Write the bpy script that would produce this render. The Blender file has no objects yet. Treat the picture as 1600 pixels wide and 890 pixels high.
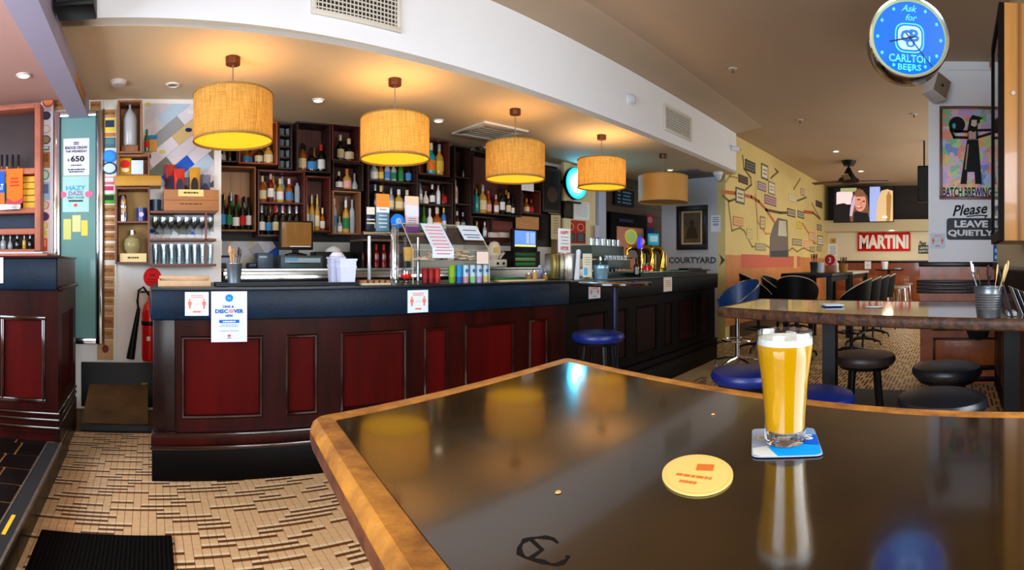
import bpy, bmesh, math, random
from math import sin, cos, tan, atan2, pi, radians, sqrt
from mathutils import Vector, Matrix
random.seed(11)
S = bpy.context.scene
COL = S.collection

# ------------------------------------------------------------------ camera (a phone panorama: a cylindrical picture)
F, X0, YH, H = 800.0, 235.0, 410.0, 1.28      # pixels per radian, pixel column of +Y, horizon row, eye height
cd = bpy.data.cameras.new('camera')
cd.type = 'PANO'
cd.panorama_type = 'CENTRAL_CYLINDRICAL'
cd.central_cylindrical_radius = 1.0
cd.central_cylindrical_range_u_min = -800.0 / F
cd.central_cylindrical_range_u_max = 800.0 / F
cd.central_cylindrical_range_v_min = -(890 - YH) / F
cd.central_cylindrical_range_v_max = YH / F
cd.clip_start = 0.02
cam = bpy.data.objects.new('camera', cd)
COL.objects.link(cam)
cam.location = (0, 0, H)
cam.rotation_euler = (pi / 2, 0, -(800 - X0) / F)
S.camera = cam

# ------------------------------------------------------------------ world, light, exposure
w = bpy.data.worlds.new('world')
S.world = w
w.use_nodes = True
bg = w.node_tree.nodes['Background']
bg.inputs[0].default_value = (0.62, 0.78, 1.0, 1)
bg.inputs[1].default_value = 1.2


def area(name, loc, look, sx, sy, power, col):
    l = bpy.data.lights.new(name, 'AREA')
    l.shape = 'RECTANGLE'
    l.size, l.size_y, l.energy, l.color = sx, sy, power, col
    o = bpy.data.objects.new(name, l)
    COL.objects.link(o)
    o.location = loc
    o.rotation_euler = (Vector(look) - Vector(loc)).to_track_quat('-Z', 'Y').to_euler()
    return o


area('daylight_rear_window', (1.2, -2.5, 1.75), (1.2, 2.0, 2.05), 3.4, 1.7, 200, (0.90, 0.95, 1.0))
area('daylight_left_window', (-2.9, 1.0, 1.7), (0.0, 1.6, 1.9), 3.4, 1.7, 260, (0.74, 0.84, 1.0))
area('daylight_dining_window', (10.0, -1.45, 1.8), (10.0, 3.0, 1.6), 5.5, 1.7, 115, (1.0, 0.92, 0.78))
S.view_settings.view_transform = 'Standard'
S.view_settings.look = 'None'
S.view_settings.gamma = 1
S.view_settings.use_curve_mapping = False
S.view_settings.exposure = 0.15
S.cycles.use_denoising = True
S.cycles.max_bounces = 8
S.cycles.caustics_reflective = False
S.cycles.caustics_refractive = False
S.cycles.sample_clamp_indirect = 4.0


# ------------------------------------------------------------------ materials
def lin(c):
    return tuple(((v / 255) / 12.92 if v / 255 <= .04045 else ((v / 255 + .055) / 1.055) ** 2.4) for v in c)


MATS = {}


def M(name, rgb=(200, 200, 200), rough=.5, metal=0., noise=None, bump=None, trans=0., emit=None, coat=0., ior=1.45,
      stretch=(1, 1, 1), spec=.5, rgb2=None):
    """A procedural material: base colour, optional noise that runs to rgb2, optional bump, transmission, emission."""
    if name in MATS:
        return MATS[name]
    m = bpy.data.materials.new(name)
    m.use_nodes = True
    nt = m.node_tree
    b = nt.nodes['Principled BSDF']
    c = lin(rgb)
    b.inputs['Base Color'].default_value = (*c, 1)
    b.inputs['Roughness'].default_value = rough
    b.inputs['Metallic'].default_value = metal
    b.inputs['Transmission Weight'].default_value = trans
    b.inputs['Coat Weight'].default_value = coat
    b.inputs['Coat Roughness'].default_value = .06
    b.inputs['IOR'].default_value = ior
    b.inputs['Specular IOR Level'].default_value = spec
    if emit:
        b.inputs['Emission Color'].default_value = (*lin(emit[0]), 1)
        b.inputs['Emission Strength'].default_value = emit[1]
    if noise or bump:
        tc = nt.nodes.new('ShaderNodeTexCoord')
        mp = nt.nodes.new('ShaderNodeMapping')
        mp.inputs['Scale'].default_value = stretch
        nt.links.new(tc.outputs['Object'], mp.inputs[0])
    if noise:
        n = nt.nodes.new('ShaderNodeTexNoise')
        n.inputs['Scale'].default_value = noise[0]
        n.inputs['Detail'].default_value = 5
        n.inputs['Roughness'].default_value = .65
        nt.links.new(mp.outputs[0], n.inputs['Vector'])
        cr = nt.nodes.new('ShaderNodeValToRGB')
        c2 = lin(rgb2) if rgb2 else tuple(v * (1 - noise[1]) for v in c)
        cr.color_ramp.elements[0].position = .35
        cr.color_ramp.elements[1].position = .68
        cr.color_ramp.elements[0].color = (*c2, 1)
        cr.color_ramp.elements[1].color = (*c, 1)
        nt.links.new(n.outputs['Fac'], cr.inputs[0])
        nt.links.new(cr.outputs[0], b.inputs['Base Color'])
    if bump:
        n2 = nt.nodes.new('ShaderNodeTexNoise')
        n2.inputs['Scale'].default_value = bump[0]
        n2.inputs['Detail'].default_value = 4
        nt.links.new(mp.outputs[0], n2.inputs['Vector'])
        bp = nt.nodes.new('ShaderNodeBump')
        bp.inputs['Strength'].default_value = bump[1]
        bp.inputs['Distance'].default_value = .01
        nt.links.new(n2.outputs['Fac'], bp.inputs['Height'])
        nt.links.new(bp.outputs[0], b.inputs['Normal'])
    MATS[name] = m
    return m


def P(rgb, rough=.6, name=None):
    """plain painted / printed colour"""
    return M(name or 'print_%02x%02x%02x' % tuple(rgb), rgb, rough, spec=.2)


WHITEWALL = M('white_wall_paint', (232, 228, 222), .7, noise=(3, .04))
SOFFIT = M('soffit_paint', (236, 236, 238), .6, noise=(2, .03))
CEIL = M('ceiling_paint', (186, 162, 136), .75, noise=(1.5, .05))
CEILLOW = M('bar_ceiling_paint', (230, 204, 164), .7, noise=(1.5, .04))
BEAM = M('beam_paint', (176, 168, 190), .7, noise=(2, .04))
GREYWALL = M('grey_wall_paint', (196, 198, 202), .7, noise=(3, .04))
CREAM = M('cream_wall_paint', (222, 204, 160), .7, noise=(3, .05))
MAHOG = M('dark_red_mahogany', (52, 7, 3), .36, noise=(6, .75), stretch=(1, 1, .15), spec=.14)
MOULD = M('polished_moulding', (40, 9, 6), .14, noise=(6, .6), stretch=(.2, 1, 1), spec=.7, coat=.4)
MAHOGD = M('near_black_mahogany', (26, 7, 5), .3, noise=(7, .5), stretch=(1, 1, .2), spec=.35)
PANELRED = M('deep_red_panel_wood', (76, 4, 2), .5, noise=(5, .45), stretch=(1, 1, .12), spec=.08)
BLACKWOOD_BARSHADE = M('black_stained_wood', (12, 4, 3), .55, noise=(9, .5), spec=.08)  # black wood; on the second bar counter it stands in for shadow
VINYL = M('black_blue_padded_vinyl', (4, 30, 52), .42, noise=(4, .55), bump=(60, .12), spec=.22)  # daylight's blue sheen is mixed into the black vinyl colour
PLINTH = M('black_painted_plinth', (6, 3, 3), .4, noise=(5, .5), spec=.1)
BLACK = M('black_plastic', (11, 11, 12), .45, spec=.25)
BLACKM = M('black_metal', (10, 10, 11), .4, spec=.25)
CHROME = M('chrome', (225, 228, 232), .12, metal=1)
STEEL = M('brushed_steel', (190, 192, 192), .28, metal=1, noise=(40, .15), stretch=(1, 1, 12))
GALV = M('galvanised_steel', (150, 165, 175), .38, metal=.85, noise=(14, .25))
BRASS = M('polished_brass', (214, 160, 56), .16, metal=1)
GLASS = M('clear_glass', (245, 250, 250), .02, trans=1, ior=1.45)


def thin(name, tint, gloss=.06, edge=.45, edge_gloss=.7):
    """thin clear sheet or thin-walled glass: see-through with a mirror sheen that grows at grazing angles"""
    m = bpy.data.materials.new(name)
    m.use_nodes = True
    n = m.node_tree
    n.nodes.clear()
    o = n.nodes.new('ShaderNodeOutputMaterial')
    a = n.nodes.new('ShaderNodeMixShader')
    t = n.nodes.new('ShaderNodeBsdfTransparent')
    t.inputs[0].default_value = (*lin(tint), 1)
    g = n.nodes.new('ShaderNodeBsdfGlossy')
    g.inputs['Roughness'].default_value = .05
    lw = n.nodes.new('ShaderNodeLayerWeight')
    lw.inputs[0].default_value = edge
    mr = n.nodes.new('ShaderNodeMapRange')
    mr.inputs[3].default_value = gloss
    mr.inputs[4].default_value = edge_gloss
    n.links.new(lw.outputs['Facing'], mr.inputs[0])
    n.links.new(mr.outputs[0], a.inputs[0])
    n.links.new(t.outputs[0], a.inputs[1])
    n.links.new(g.outputs[0], a.inputs[2])
    n.links.new(a.outputs[0], o.inputs[0])
    MATS[name] = m
    return m


ACRYL = thin('clear_acrylic', (250, 252, 252), .025, .2, .5)
CRATE = M('old_pine_crate', (150, 96, 58), .6, noise=(9, .5), stretch=(1, 1, .12))
CRATEP = M('pale_pine_crate', (196, 148, 104), .6, noise=(8, .3), stretch=(1, 1, .1))
CRATED = M('dark_stained_crate', (50, 24, 15), .55, noise=(9, .6), stretch=(1, 1, .15))
CRATER = M('red_brown_crate', (92, 34, 20), .5, noise=(9, .5), stretch=(1, 1, .15))
SHELFW = M('brown_shelf_wood', (124, 74, 58), .5, noise=(9, .3), stretch=(.15, 1, 1))
REDFRAME = M('salmon_stained_wood', (186, 104, 76), .5, noise=(9, .25))
PAPER = M('white_paper', (236, 238, 242), .7)
PAPERB = M('blue_white_paper', (210, 226, 240), .6)
RED = P((214, 40, 30))
INK = P((20, 22, 28))
BLUE = P((20, 96, 200))
TABLEW = M('worn_table_edge_wood', (192, 128, 44), .4, noise=(16, .5), bump=(34, .35), rgb2=(124, 74, 26))
OAK = M('honey_varnished_wood', (176, 122, 56), .35, noise=(7, .3), stretch=(1, 1, .1), coat=.3)
PANELOR = M('orange_varnished_panelling', (146, 70, 24), .35, noise=(6, .45), stretch=(1, 1, .2), coat=.4)
PANELBR = M('brown_varnished_panelling', (186, 98, 36), .38, noise=(6, .45), stretch=(1, .2, 1), coat=.1)
KRAFT = M('kraft_board', (186, 134, 78), .7, noise=(10, .2))
KRAFTD = P((96, 60, 30))


# ------------------------------------------------------------------ pixel rays and wall frames
def ray(px):
    a = (px - X0) / F
    return sin(a), cos(a)


def pd(px, d):
    x, y = ray(px)
    return x * d, y * d


def ph(px, py, z):
    """the point at height z seen at a pixel of the photograph"""
    d = F * (H - z) / (py - YH)
    return pd(px, d)


class Fr:
    """a vertical plane: s runs along it to the right, off comes out of it towards the viewer"""
    def __init__(s, ox, oy, beta):
        s.o, s.b = (ox, oy), beta
        s.u = (cos(beta), sin(beta))
        s.n = (sin(beta), -cos(beta))

    def hit(s, px, py=YH, off=0.):
        dx, dy = ray(px)
        ox, oy = s.o[0] + s.n[0] * off, s.o[1] + s.n[1] * off
        t = (ox * s.n[0] + oy * s.n[1]) / (dx * s.n[0] + dy * s.n[1])
        return (t * dx - s.o[0]) * s.u[0] + (t * dy - s.o[1]) * s.u[1], H - (py - YH) / F * t

    def w(s, q, off, z):
        return (s.o[0] + s.u[0] * q + s.n[0] * off, s.o[1] + s.u[1] * q + s.n[1] * off, z)

    def rect(s, x0, y0, x1, y1, off=0.):
        """s0, s1, z0, z1 of a pixel box"""
        xm = (x0 + x1) / 2
        y0, y1 = min(y0, y1), max(y0, y1)
        return s.hit(x0, YH, off)[0], s.hit(x1, YH, off)[0], s.hit(xm, y1, off)[1], s.hit(xm, y0, off)[1]


# ------------------------------------------------------------------ mesh building
class MB:
    def __init__(s):
        s.v, s.f, s.m = [], [], []

    def add(s, v, f, m=0):
        k = len(s.v)
        s.v += [tuple(p) for p in v]
        s.f += [tuple(i + k for i in q) for q in f]
        s.m += [m] * len(f)
        return s

    def box(s, x0, x1, y0, y1, z0, z1, m=0, bev=0.):
        x0, x1 = min(x0, x1), max(x0, x1)
        y0, y1 = min(y0, y1), max(y0, y1)
        z0, z1 = min(z0, z1), max(z0, z1)
        if bev <= 0:
            v = [(x, y, z) for z in (z0, z1) for y in (y0, y1) for x in (x0, x1)]
            return s.add(v, [(0, 2, 3, 1), (4, 5, 7, 6), (0, 1, 5, 4), (2, 6, 7, 3), (0, 4, 6, 2), (1, 3, 7, 5)], m)
        bm = bmesh.new()
        bmesh.ops.create_cube(bm, size=1)
        for p in bm.verts:
            p.co = ((x0 + x1) / 2 + p.co.x * (x1 - x0), (y0 + y1) / 2 + p.co.y * (y1 - y0), (z0 + z1) / 2 + p.co.z * (z1 - z0))
        bev = min(bev, (x1 - x0) * .45, (y1 - y0) * .45, (z1 - z0) * .45)
        bmesh.ops.bevel(bm, geom=list(bm.edges), offset=bev, segments=2, profile=.5, affect='EDGES')
        return s.bm(bm, m)

    def bm(s, bm, m=0):
        bm.verts.index_update()
        s.add([p.co for p in bm.verts], [[q.index for q in f.verts] for f in bm.faces], m)
        bm.free()
        return s

    def lathe(s, prof, n=16, c=(0, 0, 0), m=0, cap0=False, cap1=False, sx=1., sy=1., mat=None):
        v, f = [], []
        for r, z in prof:
            for i in range(n):
                a = 2 * pi * i / n
                p = (c[0] + r * cos(a) * sx, c[1] + r * sin(a) * sy, c[2] + z)
                v.append(mat @ Vector(p) if mat else p)
        for j in range(len(prof) - 1):
            for i in range(n):
                k = (i + 1) % n
                f.append((j * n + i, j * n + k, (j + 1) * n + k, (j + 1) * n + i))
        if cap0:
            f.append(tuple(range(n - 1, -1, -1)))
        if cap1:
            f.append(tuple((len(prof) - 1) * n + i for i in range(n)))
        return s.add(v, f, m)

    def cyl(s, p0, p1, r0, r1=None, n=12, m=0, caps=True):
        r1 = r0 if r1 is None else r1
        p0, p1 = Vector(p0), Vector(p1)
        d = p1 - p0
        q = d.to_track_quat('Z', 'Y').to_matrix().to_4x4()
        q.translation = p0
        return s.lathe([(r0, 0), (r1, d.length)], n, m=m, cap0=caps, cap1=caps, mat=q)

    def tube(s, pts, r, n=8, m=0, closed=False):
        pts = [Vector(p) for p in pts]
        v, f, L = [], [], len(pts)
        for i, p in enumerate(pts):
            a = pts[(i - 1) % L] if (closed or i) else p
            b = pts[(i + 1) % L] if (closed or i < L - 1) else p
            q = (b - a).to_track_quat('Z', 'Y')
            rr = r[i] if isinstance(r, (list, tuple)) else r
            for k in range(n):
                t = 2 * pi * k / n
                v.append(p + q @ Vector((rr * cos(t), rr * sin(t), 0)))
        for i in range(L if closed else L - 1):
            j = (i + 1) % L
            for k in range(n):
                l = (k + 1) % n
                f.append((i * n + k, i * n + l, j * n + l, j * n + k))
        if not closed:
            f.append(tuple(range(n - 1, -1, -1)))
            f.append(tuple((L - 1) * n + k for k in range(n)))
        return s.add(v, f, m)

    def prism(s, pts, z0, z1, m=0):
        """polygon in plan (counter-clockwise), extruded upwards"""
        n = len(pts)
        v = [(x, y, z0) for x, y in pts] + [(x, y, z1) for x, y in pts]
        f = [tuple(range(n - 1, -1, -1)), tuple(range(n, 2 * n))] + [(i, (i + 1) % n, n + (i + 1) % n, n + i) for i in range(n)]
        return s.add(v, f, m)

    def slab(s, pts, y0, y1, m=0):
        """outline in the x-z plane (counter-clockwise as the viewer sees it) between depths y0 (front) and y1"""
        n = len(pts)
        v = [(x, y0, z) for x, z in pts] + [(x, y1, z) for x, z in pts]
        f = [tuple(range(n)), tuple(range(2 * n - 1, n - 1, -1))] + [(i, n + i, n + (i + 1) % n, (i + 1) % n) for i in range(n)]
        return s.add(v, f, m)

    def ell(s, cx, cz, rx, rz, y0, y1, m=0, n=24, a0=0.):
        return s.slab([(cx + rx * cos(2 * pi * i / n + a0), cz + rz * sin(2 * pi * i / n + a0)) for i in range(n)], y0, y1, m)

    def stroke(s, pts, wd, y0, y1, m=0):
        for (x0, z0), (x1, z1) in zip(pts, pts[1:]):
            d = sqrt((x1 - x0) ** 2 + (z1 - z0) ** 2) or 1
            ex, ez = (x1 - x0) / d * wd / 2, (z1 - z0) / d * wd / 2
            s.slab([(x0 - ex + ez, z0 - ez - ex), (x1 + ex + ez, z1 + ez - ex), (x1 + ex - ez, z1 + ez + ex), (x0 - ex - ez, z0 - ez + ex)], y0, y1, m)
        return s

    def mesh(s, name, mats, sharp=35):
        me = bpy.data.meshes.new(name)
        me.from_pydata(s.v, [], s.f)
        for m in (mats if isinstance(mats, (list, tuple)) else [mats]):
            me.materials.append(m)
        if any(s.m):
            me.polygons.foreach_set('material_index', s.m)
        me.polygons.foreach_set('use_smooth', [True] * len(me.polygons))
        me.set_sharp_from_angle(angle=radians(sharp))
        me.update()
        return me


def link(name, data, parent=None, loc=(0, 0, 0), rotz=0.):
    o = bpy.data.objects.new(name, data)
    COL.objects.link(o)
    o.location = loc
    o.rotation_euler = (0, 0, rotz)
    if parent:
        o.parent = parent
    return o


def mk(name, mb, mats, parent=None, loc=(0, 0, 0), rotz=0., sharp=35):
    return link(name, mb.mesh(name, mats, sharp), parent, loc, rotz)


LABELS = {}


def tag(o, label, cat, group=None, kind=None):
    o['label'], o['category'] = label, cat
    if group:
        o['group'] = group
    if kind:
        o['kind'] = kind
    return o


def thing(name, label, cat, loc=(0, 0, 0), rotz=0., group=None):
    return tag(link(name, None, None, loc, rotz), label, cat, group)


def struct(name, mb, mats, loc=(0, 0, 0), rotz=0., parent=None):
    o = mk(name, mb, mats, parent, loc, rotz)
    o['kind'] = 'structure'
    return o


def kids(o):
    return [c for c in o.children]


def copy_tree(o, loc=None, rotz=None, label=None, parent=None):
    c = o.copy()
    COL.objects.link(c)
    c.parent = parent
    if loc is not None:
        c.location = loc
    if rotz is not None:
        c.rotation_euler = (0, 0, rotz)
    if label:
        c['label'] = label
    for ch in kids(o):
        copy_tree(ch, parent=c)
    return c


TXT = {}


def tgeo(body, bold):
    k = (body, bold)
    if k not in TXT:
        cu = bpy.data.curves.new('text', 'FONT')
        cu.body, cu.offset, cu.resolution_u = body, bold, 2
        ob = bpy.data.objects.new('text', cu)
        me = ob.to_mesh()
        v = [(p.co.x, p.co.y) for p in me.vertices]
        f = [tuple(p.vertices) for p in me.polygons]
        ob.to_mesh_clear()
        bpy.data.objects.remove(ob)
        bpy.data.curves.remove(cu)
        x0, x1 = min(p[0] for p in v), max(p[0] for p in v)
        z0, z1 = min(p[1] for p in v), max(p[1] for p in v)
        TXT[k] = ([((x - (x0 + x1) / 2) / (x1 - x0), (z - (z0 + z1) / 2) / (z1 - z0)) for x, z in v], f, (x1 - x0) / (z1 - z0))
    return TXT[k]


def text(parent, body, mat, cx, cz, wd=None, ht=None, y=-.003, bold=.02, shear=0., name='lettering', rot=0.):
    """flat lettering as real mesh, facing the viewer side of its parent"""
    v, f, asp = tgeo(body, bold)
    if wd is None:
        wd = ht * asp
    if ht is None:
        ht = wd / asp
    mb = MB()
    pts = []
    for x, z in v:
        X, Z = x * wd + shear * z * ht, z * ht
        pts.append((cx + X * cos(rot) - Z * sin(rot), y, cz + X * sin(rot) + Z * cos(rot)))
    mb.add(pts, f)
    return mk(name, mb, mat, parent)


def wavy(parent, mat, cx, cz, wd, rows, ht, gap, y=-.003, name='printed_lines'):
    """small print too fine to read: rows of little word bars"""
    mb = MB()
    for r in range(rows):
        x = -wd / 2 * random.uniform(.75, 1)
        e = -x
        while x < e - .01 * wd:
            l = random.uniform(.06, .2) * wd
            mb.box(cx + x, min(cx + x + l, cx + e), y, y + .0005, cz - r * gap - ht / 2, cz - r * gap + ht / 2)
            x += l + .03 * wd
    o = mk(name, mb, mat, parent)
    o['kind'] = 'stuff'
    return o


def sheet(fr, x0, y0, x1, y1, label, cat, mat=PAPER, off=.004, thick=.002, name='notice', group=None, bev=0.):
    """a flat sheet or board on a wall; returns the thing and its half sizes; local origin = its centre"""
    s0, s1, z0, z1 = fr.rect(x0, y0, x1, y1, off)
    t = thing(name, label, cat, fr.w((s0 + s1) / 2, off, (z0 + z1) / 2), fr.b, group)
    hw, hh = (s1 - s0) / 2, (z1 - z0) / 2
    mk('sheet', MB().box(-hw, hw, 0, thick, -hh, hh, bev=bev), mat, t)
    return t, hw, hh


ORD = ['first', 'second', 'third', 'fourth', 'fifth', 'sixth', 'seventh', 'eighth', 'ninth', 'tenth', 'eleventh', 'twelfth']

# ================================================================== the setting
ZL, ZU = 2.70, 3.42                 # bar ceiling, room ceiling
ZS = 3.353                          # top of the white bulkhead face
LW = Fr(0, 4.45, 0)                 # wall behind the left shelves
BW = Fr(0, 5.20, 0)                 # wall behind the bottle crates
CW = Fr(7.45, 4.80, -pi / 2)        # wall with the framed portrait
MW = Fr(7.45, 3.58, 0)              # mural wall
FW = Fr(14.2, 3.58, -pi / 2)        # far wall of the dining room
PW = Fr(5.45, 0.28, -pi / 2)        # stub wall with the poster
RW = Fr(5.45, -0.45, pi)            # wall on the right
SF = Fr(-0.54, 3.05, atan2(.36, 8.04))
SFL = sqrt(.36 ** 2 + 8.04 ** 2)

CREAMT = M('cream_mosaic', (214, 174, 126), .34, noise=(30, .14))
PALET = M('pale_mosaic', (228, 200, 158), .32, noise=(30, .1))
BROWNT = M('brown_mosaic', (112, 66, 28), .36, noise=(30, .35))
GROUT = M('mosaic_grout', (96, 74, 48), .8)
FLOORFAR = M('cream_mosaic_field', (200, 172, 126), .4, noise=(9, .18))

struct('floor', MB().box(-3, 14.4, -2.6, 5.6, -.1, -.006), GROUT)
fl = bpy.data.objects['floor']

TS = .04
tile_me = {}


def tile_mesh(wd, dp, mat, name):
    k = (wd, dp, mat.name)
    if k not in tile_me:
        tile_me[k] = MB().box(-wd / 2, wd / 2, -dp / 2, dp / 2, -.006, 0).mesh(name, mat)
    return tile_me[k]


cells = []
for r in range(80):                 # the mosaic in front of the bar, tile by tile
    yc = .66 + r * TS
    n, dash = random.randint(1, 9), random.random() < .4
    for q in range(44):
        xc = -.55 + q * TS
        if yc > 3.06 and xc > .02:
            continue
        if n == 0:
            dash = not dash
            n = random.randint(3, 7) if dash else random.randint(3, 9)
        n -= 1
        d = sqrt(xc * xc + yc * yc)
        px, py = X0 + F * atan2(xc, yc), YH + F * H / d
        edge = 480 + (py - 650) * .52
        vis = 50 < px < edge + 10 and py < 900 and not (-.53 < xc < .10 and yc < 2.36)
        cells.append((d, xc, yc, dash, vis))
near = sorted([c for c in cells if c[4]])
rest = MB()
count = 0
for d, xc, yc, dash, vis in near + [c for c in cells if not c[4]]:
    g = .0022
    ps = [(yc, TS - g, CREAMT, 0)] if not dash else [(yc + TS * .25, TS / 2 - g, PALET, 1), (yc - TS * .25, TS / 2 - .0006, BROWNT, 2)]
    wd = TS - g
    for yy, dp, mt, mi in ps:
        if vis and count < 300:
            link('tile', tile_mesh(wd, dp, mt, 'tile'), fl, (xc, yy, 0))
            count += 1
        else:
            rest.box(xc - wd / 2, xc + wd / 2, yy - dp / 2, yy + dp / 2, -.006, 0, mi)
o = mk('mosaic_tiles', rest, [CREAMT, PALET, BROWNT], fl)
o['kind'] = 'stuff'
# the rest of the room: a cream field with proud brown strips
far = MB().box(1.22, 14.2, -1.5, 3.58, -.0055, -.0006)
for r in range(122):
    yc = -1.3 + r * TS
    x = 1.24 + random.uniform(0, .2)
    while x < 13.9:
        l = random.choice((.12, .16, .2, .24, .28))
        if not (yc > 2.7 and x < 6) and not (x < 1.9 and yc < .5):
            far.box(x, x + l, yc - .0105, yc + .0105, -.0006, 0, 1)
        x += l + random.choice((.06, .08, .12, .16))
o = mk('mosaic_field', far, [FLOORFAR, BROWNT], fl)
o['kind'] = 'stuff'

# ceilings
struct('ceiling', MB().box(-3, 14.4, -2.6, 3.75, ZU, ZU + .08), CEIL)
mb = MB()
cov = [(-.0, ZS), (-.10, ZS + .012), (-.24, ZS + .034), (-.42, ZU - .012), (-.46, ZU + .004)]
v = []
for (o_, z) in cov:
    v += [(0, o_, z), (SFL, o_, z)]
mb.add(v, [(2 * i, 2 * i + 2, 2 * i + 3, 2 * i + 1) for i in range(len(cov) - 1)])
struct('trim_1', mb, CEIL, (-.54, 3.05, 0), SF.b)
mb = MB().prism([(-.54, 3.05), (7.5, 3.41), (7.5, 5.3), (-.54, 5.3)], ZL, ZL + .05)
struct('ceiling_bar', mb, CEILLOW)
mb = MB().prism([(-.54, 3.05), (7.5, 3.41), (7.5, 3.56), (-.54, 3.20)], ZL + .001, ZS)
mb.prism([(7.38, 3.41), (7.5, 3.41), (7.5, 3.75), (7.38, 3.75)], ZL + .001, ZS)
struct('wall_bulkhead', mb, SOFFIT)
struct('ceiling_left', MB().box(-3, -.7, 1.0, 4.5, ZL, ZL + .05), M('left_ceiling_paint', (208, 162, 146), .7))
struct('trim_2', MB().box(-.70, -.535, .6, 4.46, 2.54, ZU), BEAM)          # the boxed beam on the left

# walls
mb = MB().box(-3, .62, 4.45, 4.6, 0, ZL)
struct('wall_back', mb, WHITEWALL)
struct('trim_3', MB().box(.50, .62, 4.6, 5.25, 0, ZL), WHITEWALL)
struct('wall_bar', MB().box(.50, 9.2, 5.20, 5.35, 0, ZL), M('bar_wall_paint', (214, 216, 212), .6, noise=(3, .05)))
struct('wall_column', MB().box(5.30, 5.98, 5.05, 5.2, 0, ZL), CREAM)
struct('wall_courtyard', MB().box(7.45, 7.62, 3.72, 4.80, 0, ZL), GREYWALL)
struct('wall_mural', MB().box(7.45, 14.3, 3.58, 3.72, 0, ZU), M('mural_yellow', (232, 208, 134), .55, noise=(1.2, .12)))
struct('wall_far', MB().box(14.2, 14.35, -1.6, 3.6, 0, ZU), M('far_wall_paint', (232, 222, 190), .6, noise=(2, .05)))
struct('wall_pillar', MB().box(5.45, 5.72, -.6, .28, 0, ZU), M('pillar_paint', (242, 246, 250), .6, noise=(2, .03)))
struct('wall_right', MB().box(2.75, 5.72, -.75, -.45, 0, ZU), CREAM)
mb = MB()
mb.box(5.72, 14.35, -1.7, -1.6, 0, .9).box(5.72, 14.35, -1.7, -1.6, 2.75, ZU)
for a, b in ((5.72, 7.2), (9.8, 10.2), (12.8, 14.35)):
    mb.box(a, b, -1.7, -1.6, .9, 2.75)
struct('wall_dining', mb, CREAM)
mb = MB().box(-3, 2.2, -2.7, -2.6, 0, .85).box(-3, 2.2, -2.7, -2.6, 2.65, ZU)
for a, b in ((-3, -.6), (1.1, 1.3), (2.9, 2.9)):
    mb.box(a, b + .01, -2.7, -2.6, .85, 2.65)
mb.box(2.75, 2.9, -2.7, -.75, 0, .9).box(2.75, 2.9, -2.7, -.75, 2.7, ZU).box(2.2, 2.9, -2.7, -2.6, 0, ZU)
struct('wall_rear', mb, CREAM)
mb = MB().box(-3.1, -3, -2.7, 4.6, 0, .85).box(-3.1, -3, -2.7, 4.6, 2.6, ZU)
for a, b in ((-2.7, -.4), (2.4, 4.6)):
    mb.box(-3.1, -3, a, b, .85, 2.6)
struct('wall_left', mb, CREAM)

# skirtings, ramp
SKB = M('black_skirting_gloss', (14, 12, 16), .3)
s0, s1, z0, z1 = LW.rect(106, 604, 245, 566, .02)
struct('baseboard_back', MB().box(-.60, .6, 4.42, 4.45, .03, LW.hit(175, 566, .02)[1]), SKB)
mb = MB()
mb.add([(-.53, 3.90, .0), (-.02, 3.90, .0), (-.02, 3.90, .035), (-.53, 3.90, .035), (-.53, 4.42, .0), (-.02, 4.42, .0), (-.02, 4.42, .225), (-.53, 4.42, .225)],
       [(0, 1, 2, 3), (3, 2, 6, 7), (1, 5, 6, 2), (0, 3, 7, 4), (4, 7, 6, 5)])
tag(mk('ramp', mb, M('worn_brown_carpet', (104, 76, 44), .85, noise=(5, .45), bump=(120, .3))), 'worn brown carpeted ramp rising to the bar wall', 'ramp')
mb = MB().box(-.53, .03, 3.865, 3.90, 0, .05)
struct('baseboard_ramp', mb, SKB)
# the mark on the black skirting
o = text(fl, 'EXIT', M('yellow_marking', (200, 210, 50), .6), 0, 0, .05, .016, name='yellow_mark')
o.parent = bpy.data.objects['baseboard_back']
q, z = LW.hit(226, 599, .035)
o.location = (q, 4.415, z)

# far-room skirting and dark strip below the mural
struct('baseboard_mural', MB().box(7.62, 14.2, 3.54, 3.58, 0, .24), M('mural_skirting', (74, 58, 44), .4))

# tiled step with metal nosing on the left
BLKTILE = M('black_step_tile', (18, 13, 11), .3, noise=(9, .5), spec=.2)
st = struct('floor_step', MB().box(-3, -.56, .2, 3.45, 0, .136), M('step_grout', (150, 100, 52), .8))
for i in range(15):
    for j in range(4):
        y0, x1 = .35 + i * .2, -.66 - j * .2
        off = .1 if i % 2 else 0
        mk('tile', MB().box(x1 - .184 + off * .5, x1 + off * .5, y0, y0 + .184, .13, .142), BLKTILE, st)
for i in range(9):
    mk('tile', MB().box(-.563, -.556, .4 + i * .34, .4 + i * .34 + .335, 0, .13), BLKTILE, st)
NOSE = M('worn_alloy_nosing', (150, 140, 126), .4, metal=.7, noise=(30, .4))
mk('nosing', MB().box(-.565, -.552, .3, 3.17, .128, .149), NOSE, st)
mk('nosing', MB().box(-.650, -.640, .3, 3.17, .136, .148), NOSE, st)
mk('tread_strip', MB().box(-.640, -.565, .3, 3.17, .136, .146), M('black_grit_strip', (22, 22, 22), .8), st)
YEL = M('yellow_paint', (228, 178, 40), .6)
for y in (1.45, 1.72, 2.05):
    mk('yellow_dash', MB().box(-.615, -.597, y, y + .17, .146, .1475), YEL, st)

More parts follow.
